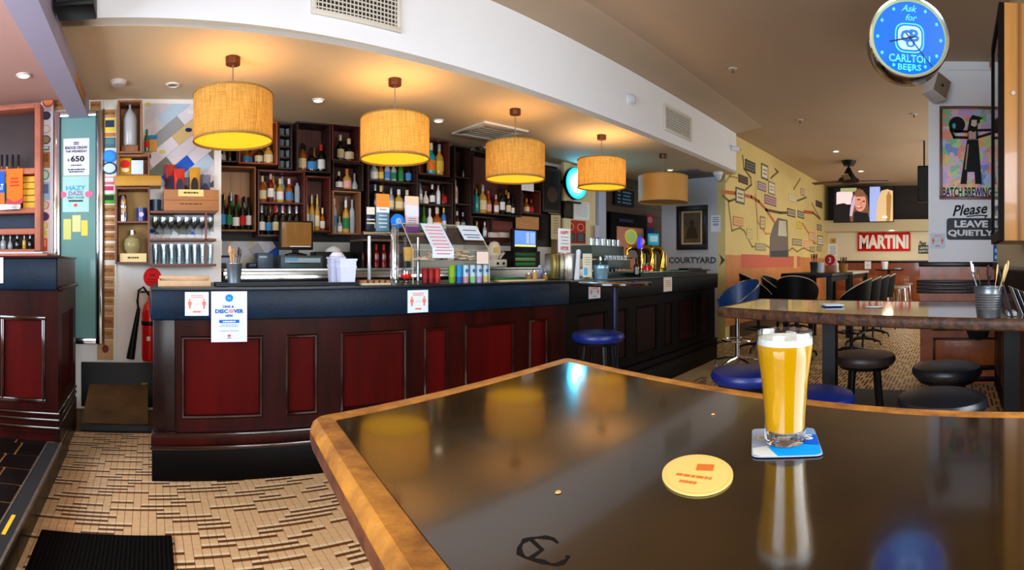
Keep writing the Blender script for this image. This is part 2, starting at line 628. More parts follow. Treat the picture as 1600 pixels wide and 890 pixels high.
# black mat on the floor
mb = MB().box(-.515, .10, .9, 2.385, .0, .012, bev=.005)
t = thing('floor_mat', 'black ribbed rubber mat on the mosaic floor by the tiled step', 'mat')
mk('mat_body', mb, M('black_rubber', (10, 8, 8), .85, noise=(60, .4), spec=.08), t)
mb = MB()
for i in range(30):
    mb.box(-.49 + i * .0195, -.482 + i * .0195, .93, 2.355, .012, .0145)
mk('ribs', mb, M('black_rubber_ribs', (14, 11, 10), .85, spec=.08), t)
# grey mat far right
x0, y0 = ph(1345, 612, 0)
t = thing('floor_mat', 'dark grey rubber mat under the round black stools', 'mat', (4.65, .72, 0))
mk('mat_body', MB().box(-.42, .42, -.45, .45, 0, .012, bev=.004), M('grey_rubber', (60, 66, 70), .7, noise=(40, .3)), t)

# ------------------------------------------------------------------ bar counters
B1 = Fr(.03, 3.03, atan2(-.17, 2.97))
B2 = Fr(3.012, 2.862, atan2(.24, 3.15))
ZB = 1.135


def counter(name, label, fr, L, panels, wood, panelm, darkfas, endpost=True, mitre=0.):
    t = thing(name, label, 'bar', (fr.o[0], fr.o[1], 0), fr.b)
    mk('carcass', MB().prism([(.01, .03), (L, .03), (L, .68), (.01 + mitre, .68)], 0, 1.10), wood, t)
    mk('plinth', MB().box(-.02 if endpost else .004, L, -.035, .03, 0, .185, bev=.004), PLINTH, t)
    mk('base_moulding', MB().box(-.03 if endpost else .004, L, -.05, .03, .185, .212, bev=.009), MOULD if endpost else wood, t)
    mk('base_moulding', MB().box(-.025 if endpost else .004, L, -.035, .03, .212, .262, bev=.004), wood, t)
    mk('base_moulding', MB().box(-.025 if endpost else .004, L, -.045, .03, .262, .284, bev=.008), MOULD if endpost else wood, t)
    mk('bottom_rail', MB().box(-.005 if endpost else .002, L, 0, .03, .284, .355), wood, t)
    mk('top_rail', MB().box(-.005 if endpost else .002, L, 0, .03, .845, .945), wood, t)
    e = 0
    edges = [(0, panels[0][0])] + [(panels[i][1], panels[i + 1][0]) for i in range(len(panels) - 1)] + [(panels[-1][1], L)]
    for a, b in edges:
        mk('stile', MB().box(a, b, 0, .03, .355, .845), wood, t)
    for a, b in panels:
        pn = mk('panel', MB().box(a - .004, b + .004, .017, .03, .35, .85), panelm, t)
        wd = .02
        mb = MB()
        prof = [(0, 0), (.008, -.007), (.017, -.004), (.024, .010)]
        ring = []
        for ins, yy in prof:
            ring.append([(a + ins, yy, .355 + ins), (b - ins, yy, .355 + ins), (b - ins, yy, .845 - ins), (a + ins, yy, .845 - ins)])
        v = [p for r in ring for p in r]
        f = []
        for k in range(len(prof) - 1):
            for i in range(4):
                j = (i + 1) % 4
                f.append((k * 4 + i, k * 4 + j, k * 4 + 4 + j, k * 4 + 4 + i))
        mb.add(v, f)
        mk('moulding', mb, MOULD if endpost else wood, pn)
    if endpost:
        mk('end_post', MB().box(-.015, .115, -.012, .05, .284, .945, bev=.004), MAHOGD, t)
    mk('fascia', MB().box(-.03 if endpost else .004, L, -.05, .05, .945, 1.122, bev=.014), darkfas, t)
    mk('worktop', MB().prism([(-.03 if endpost else 0, -.052), (L, -.052), (L, .72), (mitre - (.03 if endpost else 0), .72)], 1.122, ZB), M('dark_worktop', (20, 19, 21), .3, noise=(8, .3), spec=.4), t)
    return t


bar1 = counter('bar_counter', 'long red-brown panelled bar counter with a padded black front edge', B1, 2.985,
               [(.15, .64), (.78, .98), (1.13, 1.58), (1.71, 1.90), (2.03, 2.47), (2.60, 2.80)], MAHOG, PANELRED, VINYL)
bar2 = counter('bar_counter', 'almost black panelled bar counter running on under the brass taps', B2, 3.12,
               [(.15, .6), (.75, .95), (1.1, 1.55), (1.7, 1.9), (2.05, 2.5), (2.65, 2.95)], BLACKWOOD_BARSHADE, M('black_red_panel', (36, 6, 4), .55, noise=(5, .4), spec=.1), M('black_bar_edge', (9, 9, 12), .5, spec=.12), False, .105)  # shadow on this counter is put into its wood and panel colours

# left cabinet on the step
LC = Fr(-.577, 3.17, 0)
t = thing('side_cabinet', 'tall red-brown panelled service counter standing on the tiled step', 'cabinet', (-.577, 3.17, .142))
mk('carcass', MB().box(-1.9, -.03, .03, .75, 0, .97), MAHOG, t)
mk('carcass_top', MB().box(-1.9, -.004, .02, .75, .97, 1.165), MAHOG, t)
for a, b in ((-.36, -.10), (-.72, -.46)):
    pn = mk('panel', MB().box(a, b, .012, .03, .26, .79), PANELRED, t)
    mb = MB()
    for x0, x1, z0, z1 in ((a - .02, b + .02, .77, .80), (a - .02, b + .02, .245, .275), (a - .015, a + .006, .26, .79), (b - .006, b + .015, .26, .79)):
        mb.box(x0, x1, -.008, .03, z0, z1, bev=.006)
    mk('moulding', mb, MOULD, pn)
for a, b in ((-.10, 0), (-.46, -.36), (-.84, -.72)):
    mk('stile', MB().box(a, b, 0, .03, .26, .80), MAHOG, t)
mk('top_rail', MB().box(-.9, 0, 0, .03, .80, .97), MAHOG, t)
mk('bottom_rail', MB().box(-.9, 0, 0, .03, .06, .26), MAHOG, t)
for z in (.135, .175, .085):
    mk('base_moulding', MB().box(-1.9, .012, -.02, .74, z, z + .024, bev=.009), MOULD, t)
# the side
mk('stile', MB().box(-.03, .0, .03, .13, .1, .965), MAHOG, t)
mk('stile', MB().box(-.03, .0, .63, .75, .1, .97), MAHOG, t)
mk('side_rail', MB().box(-.03, .0, .13, .63, .80, .97), MAHOG, t)
mk('side_rail', MB().box(-.03, .0, .13, .63, .1, .28), MAHOG, t)
mk('side_panel', MB().box(-.035, -.02, .13, .63, .27, .81), PANELRED, t)
mk('side_moulding', MB().box(-.01, .022, .0, .76, .955, .985, bev=.009), MAHOG, t)
mk('side_plinth', MB().box(-.03, .008, .03, .75, -.14, .10), MAHOGD, t)
mk('fascia', MB().box(-1.9, .0, -.05, .03, .965, 1.165, bev=.012), VINYL, t)
mk('worktop', MB().box(-1.9, .008, -.05, .76, 1.165, 1.18, bev=.004), MAHOG, t)
for z in (1.04, 1.09):
    mk('bolt', MB().lathe([(.0, -.004), (.008, -.004), (.008, .0)], 10, mat=Matrix.Translation((-.155, -.05, z)) @ Matrix.Rotation(pi / 2, 4, 'X')), BLACKM, t)

# ================================================================== pendant lamps
BURLAP = bpy.data.materials.new('burlap_shade')
BURLAP.use_nodes = True
nt = BURLAP.node_tree
nt.nodes.clear()
out = nt.nodes.new('ShaderNodeOutputMaterial')
mix = nt.nodes.new('ShaderNodeMixShader')
df = nt.nodes.new('ShaderNodeBsdfDiffuse')
tl = nt.nodes.new('ShaderNodeBsdfTranslucent')
tc = nt.nodes.new('ShaderNodeTexCoord')
cr = nt.nodes.new('ShaderNodeValToRGB')
cr.color_ramp.elements[0].color = (*lin((118, 86, 34)), 1)
cr.color_ramp.elements[1].color = (*lin((216, 176, 98)), 1)
cr.color_ramp.elements[0].position = .25
cr.color_ramp.elements[1].position = .75
ad = nt.nodes.new('ShaderNodeMath')
ad.operation = 'ADD'
ml = nt.nodes.new('ShaderNodeMath')
ml.operation = 'MULTIPLY'
ml.inputs[1].default_value = .5
for sc in ((14, 14, 420), (150, 150, 7)):
    mp = nt.nodes.new('ShaderNodeMapping')
    mp.inputs['Scale'].default_value = sc
    nz = nt.nodes.new('ShaderNodeTexNoise')
    nz.inputs['Scale'].default_value = 1
    nz.inputs['Detail'].default_value = 3
    nt.links.new(tc.outputs['Object'], mp.inputs[0])
    nt.links.new(mp.outputs[0], nz.inputs['Vector'])
    nt.links.new(nz.outputs['Fac'], ad.inputs[0 if sc[0] == 14 else 1])
nt.links.new(ad.outputs[0], ml.inputs[0])
nt.links.new(ml.outputs[0], cr.inputs[0])
nt.links.new(cr.outputs[0], df.inputs[0])
nt.links.new(cr.outputs[0], tl.inputs[0])
mix.inputs[0].default_value = .30
nt.links.new(df.outputs[0], mix.inputs[1])
nt.links.new(tl.outputs[0], mix.inputs[2])
nt.links.new(mix.outputs[0], out.inputs[0])
SHADEP = M('plain_ochre_shade', (196, 142, 62), .6, noise=(3, .08))
LINING = M('gold_shade_lining', (238, 178, 40), .5)
DIFFU = M('lit_lamp_diffuser', (250, 190, 50), .5, emit=((255, 184, 30), 1.2))
DIFFOFF = M('unlit_lamp_diffuser', (214, 172, 104), .5)
BRONZE = M('bronze_canopy', (96, 52, 28), .35, metal=.6)
CORDM = M('grey_cord', (120, 104, 88), .6)
lamps = [(364, 3.55, 2.434, 2.118, .275), (617, 3.97, 2.388, 2.078, .268), (805, 4.75, 2.372, 2.050, .275),
         (940, 5.71, 2.418, 2.115, .270), (1036, 6.70, 2.402, 2.07, .325)]
lab = ['burlap drum pendant lamp nearest the blue and gold wall collage, first in its row',
       'glowing burlap drum pendant lamp above the beer font, second in its row',
       'burlap drum pendant lamp beside the ceiling air vent, third in its row',
       'glowing burlap drum pendant lamp covering part of the round blue light',
       'unlit plain ochre drum pendant lamp at the far end of the bar']
for i, (px, d, zt, zb, r) in enumerate(lamps):
    x, y = pd(px, d)
    lit = i < 4
    t = thing('pendant_lamp', lab[i], 'lamp', (x, y, ZL), 0, 'drum pendant lamps over the bar')
    mk('canopy', MB().lathe([(.0, -.05), (.05, -.05), (.052, -.04), (.052, 0)], 20), BRONZE, t)
    mk('cord', MB().cyl((0, 0, zt - ZL + .0), (0, 0, -.05), .004, n=6), CORDM, t)
    mb = MB()
    h0, h1 = zb - ZL, zt - ZL
    mb.lathe([(r, h0), (r, h1)], 48)
    mk('shade', mb, BURLAP if lit else SHADEP, t)
    for z in (h0, h1):
        mk('rim', MB().tube([(r * cos(a * pi / 24), r * sin(a * pi / 24), z) for a in range(48)], .006, 6, closed=True), BURLAP if lit else SHADEP, t)
    mb = MB()
    for k in range(3):
        a = 2 * pi * k / 3
        mb.cyl((0, 0, h1 + .0), (r * cos(a), r * sin(a), h1 - .01), .003, n=5)
    mb.lathe([(.0, h1 + .06), (.02, h1 + .055), (.024, h1 - .03), (.0, h1 - .03)], 12)
    mk('lamp_holder', mb, P((220, 205, 180)), t)
    mk('diffuser', MB().lathe([(.0, h0 + .012), (r - .004, h0 + .012), (r - .004, h0 + .016), (0, h0 + .016)], 48), DIFFU if lit else DIFFOFF, t)
    if lit:
        mk('bulb', MB().lathe([(.0, h0 + .12), (.028, h0 + .13), (.034, h0 + .16), (.018, h0 + .2), (.014, h1 - .03)], 14),
           M('lit_bulb', (255, 220, 160), .4, emit=((255, 200, 110), 3)), t)
        l = bpy.data.lights.new('lamp_light', 'POINT')
        l.energy, l.color, l.shadow_soft_size = (10, 17, 10, 18)[i], (1, .72, .38), .06
        lo = bpy.data.objects.new('lamp_light', l)
        COL.objects.link(lo)
        lo.parent = t
        lo.location = (0, 0, h0 + .17)

# ================================================================== crates on the bar wall
KINDSB = {   # profile of radius and height, both as a share of the height
    'wine': ([(.0, 0), (.115, 0), (.122, .015), (.122, .60), (.11, .66), (.055, .74), (.046, .78), (.046, .80)], .80, (.122, .16, .44)),
    'burgundy': ([(.0, 0), (.13, 0), (.14, .02), (.14, .42), (.115, .56), (.06, .70), (.048, .78), (.046, .80)], .80, (.14, .12, .36)),
    'spirit': ([(.0, 0), (.135, 0), (.143, .015), (.143, .52), (.13, .60), (.07, .68), (.05, .72), (.048, .84)], .84, (.143, .14, .46)),
    'squat': ([(.0, 0), (.2, 0), (.21, .02), (.21, .48), (.18, .58), (.085, .66), (.07, .70), (.068, .82)], .82, (.21, .12, .42)),
    'tall': ([(.0, 0), (.10, 0), (.105, .01), (.11, .60), (.10, .68), (.05, .76), (.042, .80), (.040, .88)], .88, (.112, .2, .5)),
    'square': ([(.0, 0), (.15, 0), (.16, .015), (.16, .55), (.14, .60), (.06, .64), (.052, .68), (.05, .84)], .84, (.163, .15, .45)),
    'round': ([(.0, 0), (.14, 0), (.18, .06), (.19, .22), (.16, .40), (.08, .54), (.05, .62), (.048, .84)], .84, (.192, .16, .30)),
}
bproto = {}
GL = {'dark': M('dark_green_glass', (12, 16, 12), .12, coat=.5), 'green': M('green_glass', (24, 110, 40), .1, coat=.5),
      'amber': M('amber_spirit', (150, 78, 22), .12, coat=.5), 'gold': M('golden_spirit', (196, 150, 60), .12, coat=.5),
      'clear': M('clear_bottle', (190, 202, 206), .08, trans=.35, coat=.4), 'blue': M('blue_bottle', (60, 120, 190), .12, coat=.4),
      'teal': M('teal_bottle', (24, 150, 156), .2, coat=.4), 'white': M('white_bottle', (222, 222, 226), .3),
      'red': M('red_bottle', (110, 16, 16), .15, coat=.5), 'brown': M('brown_bottle', (70, 34, 16), .12, coat=.5),
      'pink': M('pink_bottle', (226, 170, 160), .3)}
LC_ = {'white': P((228, 226, 220)), 'cream': P((222, 204, 160)), 'blue': P((66, 130, 190)), 'red': P((190, 40, 34)), 'black': P((24, 22, 24)),
       'yellow': P((226, 190, 70)), 'silver': M('silver_foil', (200, 205, 210), .3, metal=.6), 'green': P((40, 120, 70)), 'pink': P((226, 160, 160)),
       'orange': P((226, 120, 40)), 'grey': P((150, 156, 160)), 'teal': P((40, 150, 150)), 'gold': M('gold_foil', (206, 160, 70), .35, metal=.6)}


def bottle_meshes(kind):
    if kind not in bproto:
        prof, hn, (lr, l0, l1) = KINDSB[kind]
        n = 4 if kind == 'square' else 14
        rot = Matrix.Rotation(pi / 4, 4, 'Z') if kind == 'square' else None
        k = 1.25 if kind == 'square' else 1
        body = MB().lathe([(r * (k if r > .1 else 1), z) for r, z in prof], n, cap1=True, mat=rot).mesh('bottle_body', BLACK, 50)
        cr_ = prof[-1][0] * 1.18
        cap = MB().lathe([(cr_, hn - .06), (cr_, .985), (cr_ * .85, 1), (0, 1)], 10).mesh('bottle_cap', BLACK, 50)
        mb = MB()
        m = 9
        rr = lr * 1.025 * k
        if kind == 'square':
            e = rr * .7071
            mb.box(-e * .8, e * .8, -e - .004, -e + .01, l0, l1)
        else:
            v = [(rr * sin(a), -rr * cos(a), z) for z in (l0, l1) for a in [radians(-80 + 160 * i / (m - 1)) for i in range(m)]]
            mb.add(v, [(i, i + 1, m + i + 1, m + i) for i in range(m - 1)])
        bproto[kind] = (body, cap, mb.mesh('bottle_label', BLACK))
    return bproto[kind]


def part(me, name, parent, mat, sc):
    o = link(name, me, parent)
    o.material_slots[0].link = 'OBJECT'
    o.material_slots[0].material = mat
    o.scale = (sc, sc, sc)
    return o


GN = {'dark': 'dark wine', 'green': 'green glass', 'amber': 'amber spirit', 'gold': 'golden spirit', 'clear': 'clear glass', 'blue': 'blue', 'teal': 'teal',
      'white': 'white', 'red': 'red', 'brown': 'brown glass', 'pink': 'pink'}


def bottle(loc, h, kind, g, cap, lb, label, rotz=0., group=None):
    b, c, l = bottle_meshes(kind)
    t = thing('bottle', label, 'bottle', loc, rotz, group)
    part(b, 'bottle_body', t, GL[g], h)
    part(c, 'bottle_cap', t, LC_[cap], h)
    if lb:
        part(l, 'bottle_label', t, LC_[lb], h)
    return t


CUR = {}


def row(fr, off, z, where, items, dz=.0005):
    """a row of bottles on one board: (pixel column, top row, kind, glass, cap, label), kept clear of the boards and of each other"""
    top = min([q for q in CUR['zs'] if q > z + .02]) - .018
    lo, hi = CUR['s0'] + .018, CUR['s1'] - .018
    hs = [min(max(.10, fr.hit(it[0], it[1], off)[1] - z), top - z - .006) for it in items]
    rs = [max(h * max(r for r, _ in KINDSB[it[2]][0]) * (1.02 if it[2] != 'square' else 1.04), .008) for h, it in zip(hs, items)]
    k = min(1., (hi - lo - .004 * (len(items) + 1)) / (2 * sum(rs)))
    ss = [fr.hit(it[0], YH, off)[0] for it in items]
    cur = lo
    for i in range(len(items)):
        ss[i] = max(ss[i], cur + .003 + rs[i] * k)
        cur = ss[i] + rs[i] * k
    cur = hi
    for i in reversed(range(len(items))):
        ss[i] = min(ss[i], cur - .003 - rs[i] * k)
        cur = ss[i] - rs[i] * k
    for i, it in enumerate(items):
        px, py, kind, g, cap, lb = it
        wlab = f'{lb} labelled ' if lb else 'unlabelled '
        t = bottle(fr.w(ss[i], off, z + dz), hs[i], kind, g, cap, lb, f'{wlab}{GN[g]} bottle, {ORD[i]} from left {where}', fr.b + (random.uniform(-.25, .25) if kind != 'square' else 0), 'bottles ' + where)
        t.scale = (k, k, 1)
    for i in range(len(items) - 1):
        if CUR.get('rear', True) and off > .12 and hs[i] > .12:
            g = ('amber', 'dark', 'gold', 'clear', 'brown', 'green')[(i * 5 + int(items[i][0])) % 6]
            lb = ('cream', 'white', 'grey', 'red', 'blue')[(i * 3 + int(items[i][0])) % 5]
            kd = ('spirit', 'wine', 'tall')[(i + int(items[i][0])) % 3]
            h = min(hs[i] * (1.02 + .06 * ((i * 7) % 3)), top - z - .006)
            t = bottle(fr.w((ss[i] + ss[i + 1]) / 2, off - .088, z + dz), h, kd, g, ('black', 'gold', 'silver', 'red')[i % 4], lb, f'rear {GN[g]} bottle, {ORD[i]} from left {where}', fr.b, 'bottles ' + where)
            t.scale = (.9 * k, .9 * k, 1)


def crate(fr, x0, y0, x1, y1, label, mat, off, dep, shelves=(), back=None, name='wooden_crate', th=.016, group='wooden crates on the bar wall'):
    """an open-fronted wooden box hung on a wall; returns shelf heights from the bottom"""
    s0, s1, z0, z1 = fr.rect(x0, y0, x1, y1, off)
    t = thing(name, label, 'crate', fr.w(s0, off, z0), fr.b, group)
    W, Ht = s1 - s0, z1 - z0
    mk('side_board', MB().box(0, th, 0, dep, 0, Ht, bev=.002), mat, t)
    mk('side_board', MB().box(W - th, W, 0, dep, 0, Ht, bev=.002), mat, t)
    mk('bottom_board', MB().box(th, W - th, 0, dep, 0, th, bev=.002), mat, t)
    mk('top_board', MB().box(th, W - th, 0, dep, Ht - th, Ht, bev=.002), mat, t)
    nb = max(2, min(5, int(W / .1)))
    for i in range(nb):
        a = th + (W - 2 * th) * i / nb
        mk('back_board', MB().box(a + .001, a + (W - 2 * th) / nb - .001, dep - .012, dep, th, Ht - th), back or mat, t)
    zs = [z0 + th]
    for y in shelves:
        z = fr.hit((x0 + x1) / 2, y, off)[1] - z0
        mk('shelf', MB().box(th, W - th, 0.004, dep - .012, z - th, z, bev=.002), mat, t)
        zs.append(z0 + z)
    CUR.update(s0=s0, s1=s1, zs=zs + [z0 + Ht + .002])
    return zs


CD = .262
O1 = .27                                             # crate fronts; backs on the wall
OB = .15                                            # where bottles stand
# dark board behind the whole bottle wall
s0, s1, z0, z1 = BW.rect(333, 368, 872, 192, .0)
struct('trim_4', MB().box(.62, BW.hit(872)[0], 5.197, 5.2, 1.50, 2.66), M('dark_wall_boards', (26, 15, 11), .6, noise=(8, .5), stretch=(4, 1, .4)))

z = crate(BW, 333, 259, 400, 361, 'pale-backed pine crate of tall wine bottles right of the snack box', CRATE, O1, CD, back=CRATEP)
row(BW, OB, z[0], 'in the pale-backed crate', [(338, 316, 'wine', 'dark', 'black', 'cream'), (349, 304, 'wine', 'dark', 'black', 'blue'), (361.5, 306, 'wine', 'dark', 'black', 'green'),
     (374, 304, 'burgundy', 'dark', 'black', 'white'), (385, 309, 'wine', 'dark', 'black', 'red'), (393, 308, 'wine', 'dark', 'black', 'white')])
z = crate(BW, 403, 266, 477, 369, 'brown crate of two rows of bottles behind the till screen', CRATER, O1, CD, (315.5,))
row(BW, OB, z[0], 'on the lower shelf behind the till screen', [(409.5, 318, 'wine', 'dark', 'silver', 'white'), (421, 324, 'wine', 'dark', 'black', 'blue'), (432.5, 320, 'wine', 'dark', 'red', 'cream'),
     (443, 321, 'wine', 'dark', 'silver', 'pink'), (454, 322, 'wine', 'dark', 'silver', 'cream'), (466, 322, 'wine', 'dark', 'silver', 'pink')])
row(BW, OB, z[1], 'on the upper shelf behind the till screen', [(410, 275, 'spirit', 'amber', 'cream', 'cream'), (423, 272, 'tall', 'red', 'pink', 'white'), (437.5, 279, 'spirit', 'gold', 'cream', 'white'),
     (451.5, 279, 'spirit', 'amber', 'white', 'blue'), (466, 279, 'tall', 'clear', 'black', 'grey')])
z = crate(BW, 373, 188, 434, 256, 'orange-brown crate with boxed liquors half hidden by the first lamp', M('orange_pine_crate', (160, 74, 30), .5, noise=(9, .4), stretch=(1, 1, .15)), O1 + .02, CD)
row(BW, OB + .03, z[0], 'in the orange-brown crate', [(384.5, 229, 'squat', 'amber', 'white', 'blue'), (404, 226, 'squat', 'brown', 'gold', 'cream'), (421.5, 222, 'squat', 'gold', 'black', 'cream')])
z = crate(BW, 333, 212, 372, 253, 'dark small crate under the first lamp', CRATED, O1, CD)
row(BW, OB, z[0], 'in the dark crate under the first lamp', [(345, 225, 'wine', 'dark', 'silver', 'white'), (359, 226, 'wine', 'brown', 'black', None)])
# rack of small glasses
zr = crate(BW, 435, 192, 457, 264, 'narrow black rack of small glasses between two crates', CRATED, O1 - .02, CD - .02, (210, 227.5, 244.5))
GLASSY = M('thin_glassware', (200, 212, 216), .06, trans=.75, ior=1.2)
tum = MB().lathe([(.0, .002), (.024, .002), (.03, .08), (.028, .08), (.022, .008), (.0, .008)], 12).mesh('tumbler', GLASSY, 50)
for k, z in enumerate(zr):
    for i, px in enumerate((440, 450)):
        s_, _ = BW.hit(px, YH, OB)
        tag(link('small_glass', tum, None, BW.w(s_, OB, z)), f'small clear glass, {"left" if i == 0 else "right"} one on the {["lowest", "second lowest", "second highest", "highest"][k]} board of the black rack', 'glass', 'small glasses in the black rack')
z = crate(BW, 464, 191, 517, 269, 'dark crate with three liquor bottles under the ceiling', CRATED, O1, CD, back=CRATER)
row(BW, OB, z[0], 'in the dark crate under the ceiling', [(474.5, 224, 'spirit', 'amber', 'black', 'cream'), (489, 231, 'squat', 'dark', 'black', 'blue'), (502, 226, 'spirit', 'dark', 'red', 'white')])
z = crate(BW, 478, 275, 517, 362, 'brown crate of pale spirits right of the till screen', CRATER, O1, CD)
row(BW, OB, z[0], 'in the crate right of the till screen', [(485.5, 308, 'tall', 'gold', 'black', 'white'), (495, 306, 'spirit', 'gold', 'cream', 'grey'), (503.5, 309, 'spirit', 'gold', 'yellow', 'cream'), (512, 325, 'squat', 'amber', 'cream', 'white')])
z = crate(BW, 519, 194, 563, 252, 'red-brown crate with two cream-labelled bottles beside the second lamp', CRATER, O1 + .01, CD)
row(BW, OB, z[0], 'in the crate beside the second lamp', [(532, 211, 'spirit', 'dark', 'cream', 'cream'), (548.5, 217, 'squat', 'dark', 'cream', 'cream')])
z = crate(BW, 520, 253, 568, 297, 'dark low crate with three short bottles under the red-brown crate', CRATED, O1 - .01, CD - .01, back=CRATER)
row(BW, OB, z[0], 'in the dark low crate', [(530, 268, 'squat', 'dark', 'white', 'white'), (544, 264, 'squat', 'gold', 'orange', 'pink'), (557, 271, 'round', 'clear', 'grey', 'grey')])
z = crate(BW, 520, 298, 564, 366, 'brown crate of clear spirits above the grey tubs', CRATE, O1, CD)
row(BW, OB, z[0], 'in the crate above the grey tubs', [(527, 310, 'tall', 'clear', 'white', 'blue'), (537, 338, 'squat', 'clear', 'grey', 'white'), (544.5, 313, 'spirit', 'gold', 'white', 'green'), (553, 312, 'tall', 'clear', 'grey', 'grey')])
# bottle shelves behind the beer font
z = crate(BW, 575, 200, 653, 362, 'black shelf unit of bottles behind the second lamp and beer badges', CRATED, O1, CD, (282, 327))
row(BW, OB, z[1], 'on the top shelf behind the beer badges', [(584, 250, 'squat', 'clear', 'white', 'white'), (595, 252, 'spirit', 'amber', 'gold', 'yellow'), (605, 250, 'spirit', 'clear', 'white', 'blue'), (615, 252, 'spirit', 'clear', 'silver', 'green'),
     (626, 251, 'spirit', 'green', 'green', 'green'), (638, 252, 'spirit', 'dark', 'blue', 'blue')])
row(BW, OB, z[2], 'on the middle shelf behind the beer badges', [(586, 288, 'wine', 'dark', 'silver', None), (595, 290, 'wine', 'dark', 'cream', None), (611, 296, 'spirit', 'clear', 'silver', 'cream'), (624, 296, 'squat', 'gold', 'white', 'cream'), (637, 297, 'squat', 'blue', 'cream', 'white')])
row(BW, OB, z[0], 'on the bottom shelf behind the beer badges', [(582, 332, 'squat', 'dark', 'cream', 'cream'), (600, 334, 'spirit', 'amber', 'black', 'cream'), (618, 334, 'spirit', 'dark', 'silver', 'blue'), (640, 334, 'wine', 'dark', 'red', 'cream')])
z = crate(BW, 654, 283, 708, 366, 'dark shelf unit with a red back board behind the draped menu', CRATED, O1, CD, (318.5,), back=M('deep_red_board', (90, 18, 14), .5))
row(BW, OB, z[1], 'on the red-backed shelf', [(652.5 + 4, 286, 'tall', 'clear', 'blue', 'white'), (665, 293, 'round', 'white', 'black', 'cream'), (675.5, 286, 'spirit', 'dark', 'white', 'white'), (686, 287, 'tall', 'white', 'silver', None), (698, 291, 'square', 'brown', 'black', 'red')])
row(BW, OB, z[0], 'under the red-backed shelf', [(660, 329, 'spirit', 'dark', 'red', 'blue'), (671, 323, 'burgundy', 'green', 'green', 'yellow'), (681, 326, 'spirit', 'white', 'white', 'white'), (690, 324, 'squat', 'amber', 'cream', 'cream'), (700, 325, 'tall', 'blue', 'yellow', 'white')])
z = crate(BW, 655, 216, 703, 274, 'red-brown crate with two turquoise and yellow bottles right of the second lamp', CRATER, O1 + .02, CD)
row(BW, OB + .03, z[0], 'in the crate right of the second lamp', [(676.5, 224, 'spirit', 'teal', 'cream', 'orange'), (690, 226, 'spirit', 'gold', 'silver', 'yellow')])
z = crate(BW, 710, 228, 736.5, 362, 'tall black shelf case of odd bottles left of the third lamp', CRATED, O1 - .02, CD - .02, (276, 318))
row(BW, OB, z[1], 'on the middle board of the black case', [(711, 296, 'spirit', 'dark', 'black', 'red'), (724, 289, 'tall', 'clear', 'blue', 'pink')])
row(BW, OB, z[2], 'on the upper board of the black case', [(711, 243, 'tall', 'white', 'white', 'pink')])
row(BW, OB, z[0], 'on the bottom board of the black case', [(714, 330, 'spirit', 'brown', 'white', 'cream'), (728, 332, 'spirit', 'dark', 'grey', 'grey')])
z = crate(BW, 739, 240, 815, 336, 'dark open shelf of tall bottles below the third lamp', CRATED, O1, CD, back=M('dull_red_board', (74, 20, 14), .55))
row(BW, OB, z[0], 'on the shelf below the third lamp', [(744, 295, 'tall', 'teal', 'gold', None), (754, 289, 'spirit', 'gold', 'silver', 'cream'), (763, 301, 'spirit', 'amber', 'red', 'pink'), (775, 304, 'spirit', 'amber', 'silver', 'white'),
     (784.5, 295, 'tall', 'dark', 'black', 'white'), (798, 301, 'wine', 'dark', 'gold', 'cream'), (807.5, 309, 'wine', 'dark', 'black', 'white')])
z = crate(BW, 816, 296, 845, 334, 'red-brown box shelf with small jars right of the bottle shelf', CRATER, O1, CD)
row(BW, OB, z[0], 'in the red-brown box shelf', [(824, 310, 'squat', 'amber', 'gold', 'cream'), (836, 312, 'squat', 'brown', 'red', 'red')])
z = crate(BW, 737, 338, 770, 372, 'black low shelf with short bottles behind the acrylic case', CRATED, O1 - .02, CD - .02)
row(BW, OB, z[0], 'on the black low shelf', [(745, 346, 'spirit', 'gold', 'yellow', 'cream'), (760, 347, 'spirit', 'clear', 'white', 'white')])
# red-brown cupboard and cartons
s0, s1, z0, z1 = BW.rect(764, 378, 802, 345, .2)
t = thing('wall_cupboard', 'red-brown cupboard under the bottle shelf with two white cartons', 'cupboard', BW.w(s0, .2, z0), 0)
mk('carcass', MB().box(0, s1 - s0, .015, .2, 0, z1 - z0, bev=.004), CRATER, t)
mk('door', MB().box(.01, s1 - s0 - .01, 0, .015, .01, z1 - z0 - .01, bev=.004), M('red_cupboard_door', (104, 30, 18), .5, noise=(7, .4)), t)
for i, (a, b) in enumerate(((765, 779), (780, 795))):
    s0, s1, z0, z1 = BW.rect(a, 371, b, 363, .245)
    tag(mk('carton', MB().box(s0, s1, 0, .05, z0, z1, bev=.002), P((206, 200, 188)), None, (0, 5.2 - .26, 0)), f'small white carton, {"left" if i == 0 else "right"} one before the red-brown cupboard', 'box')
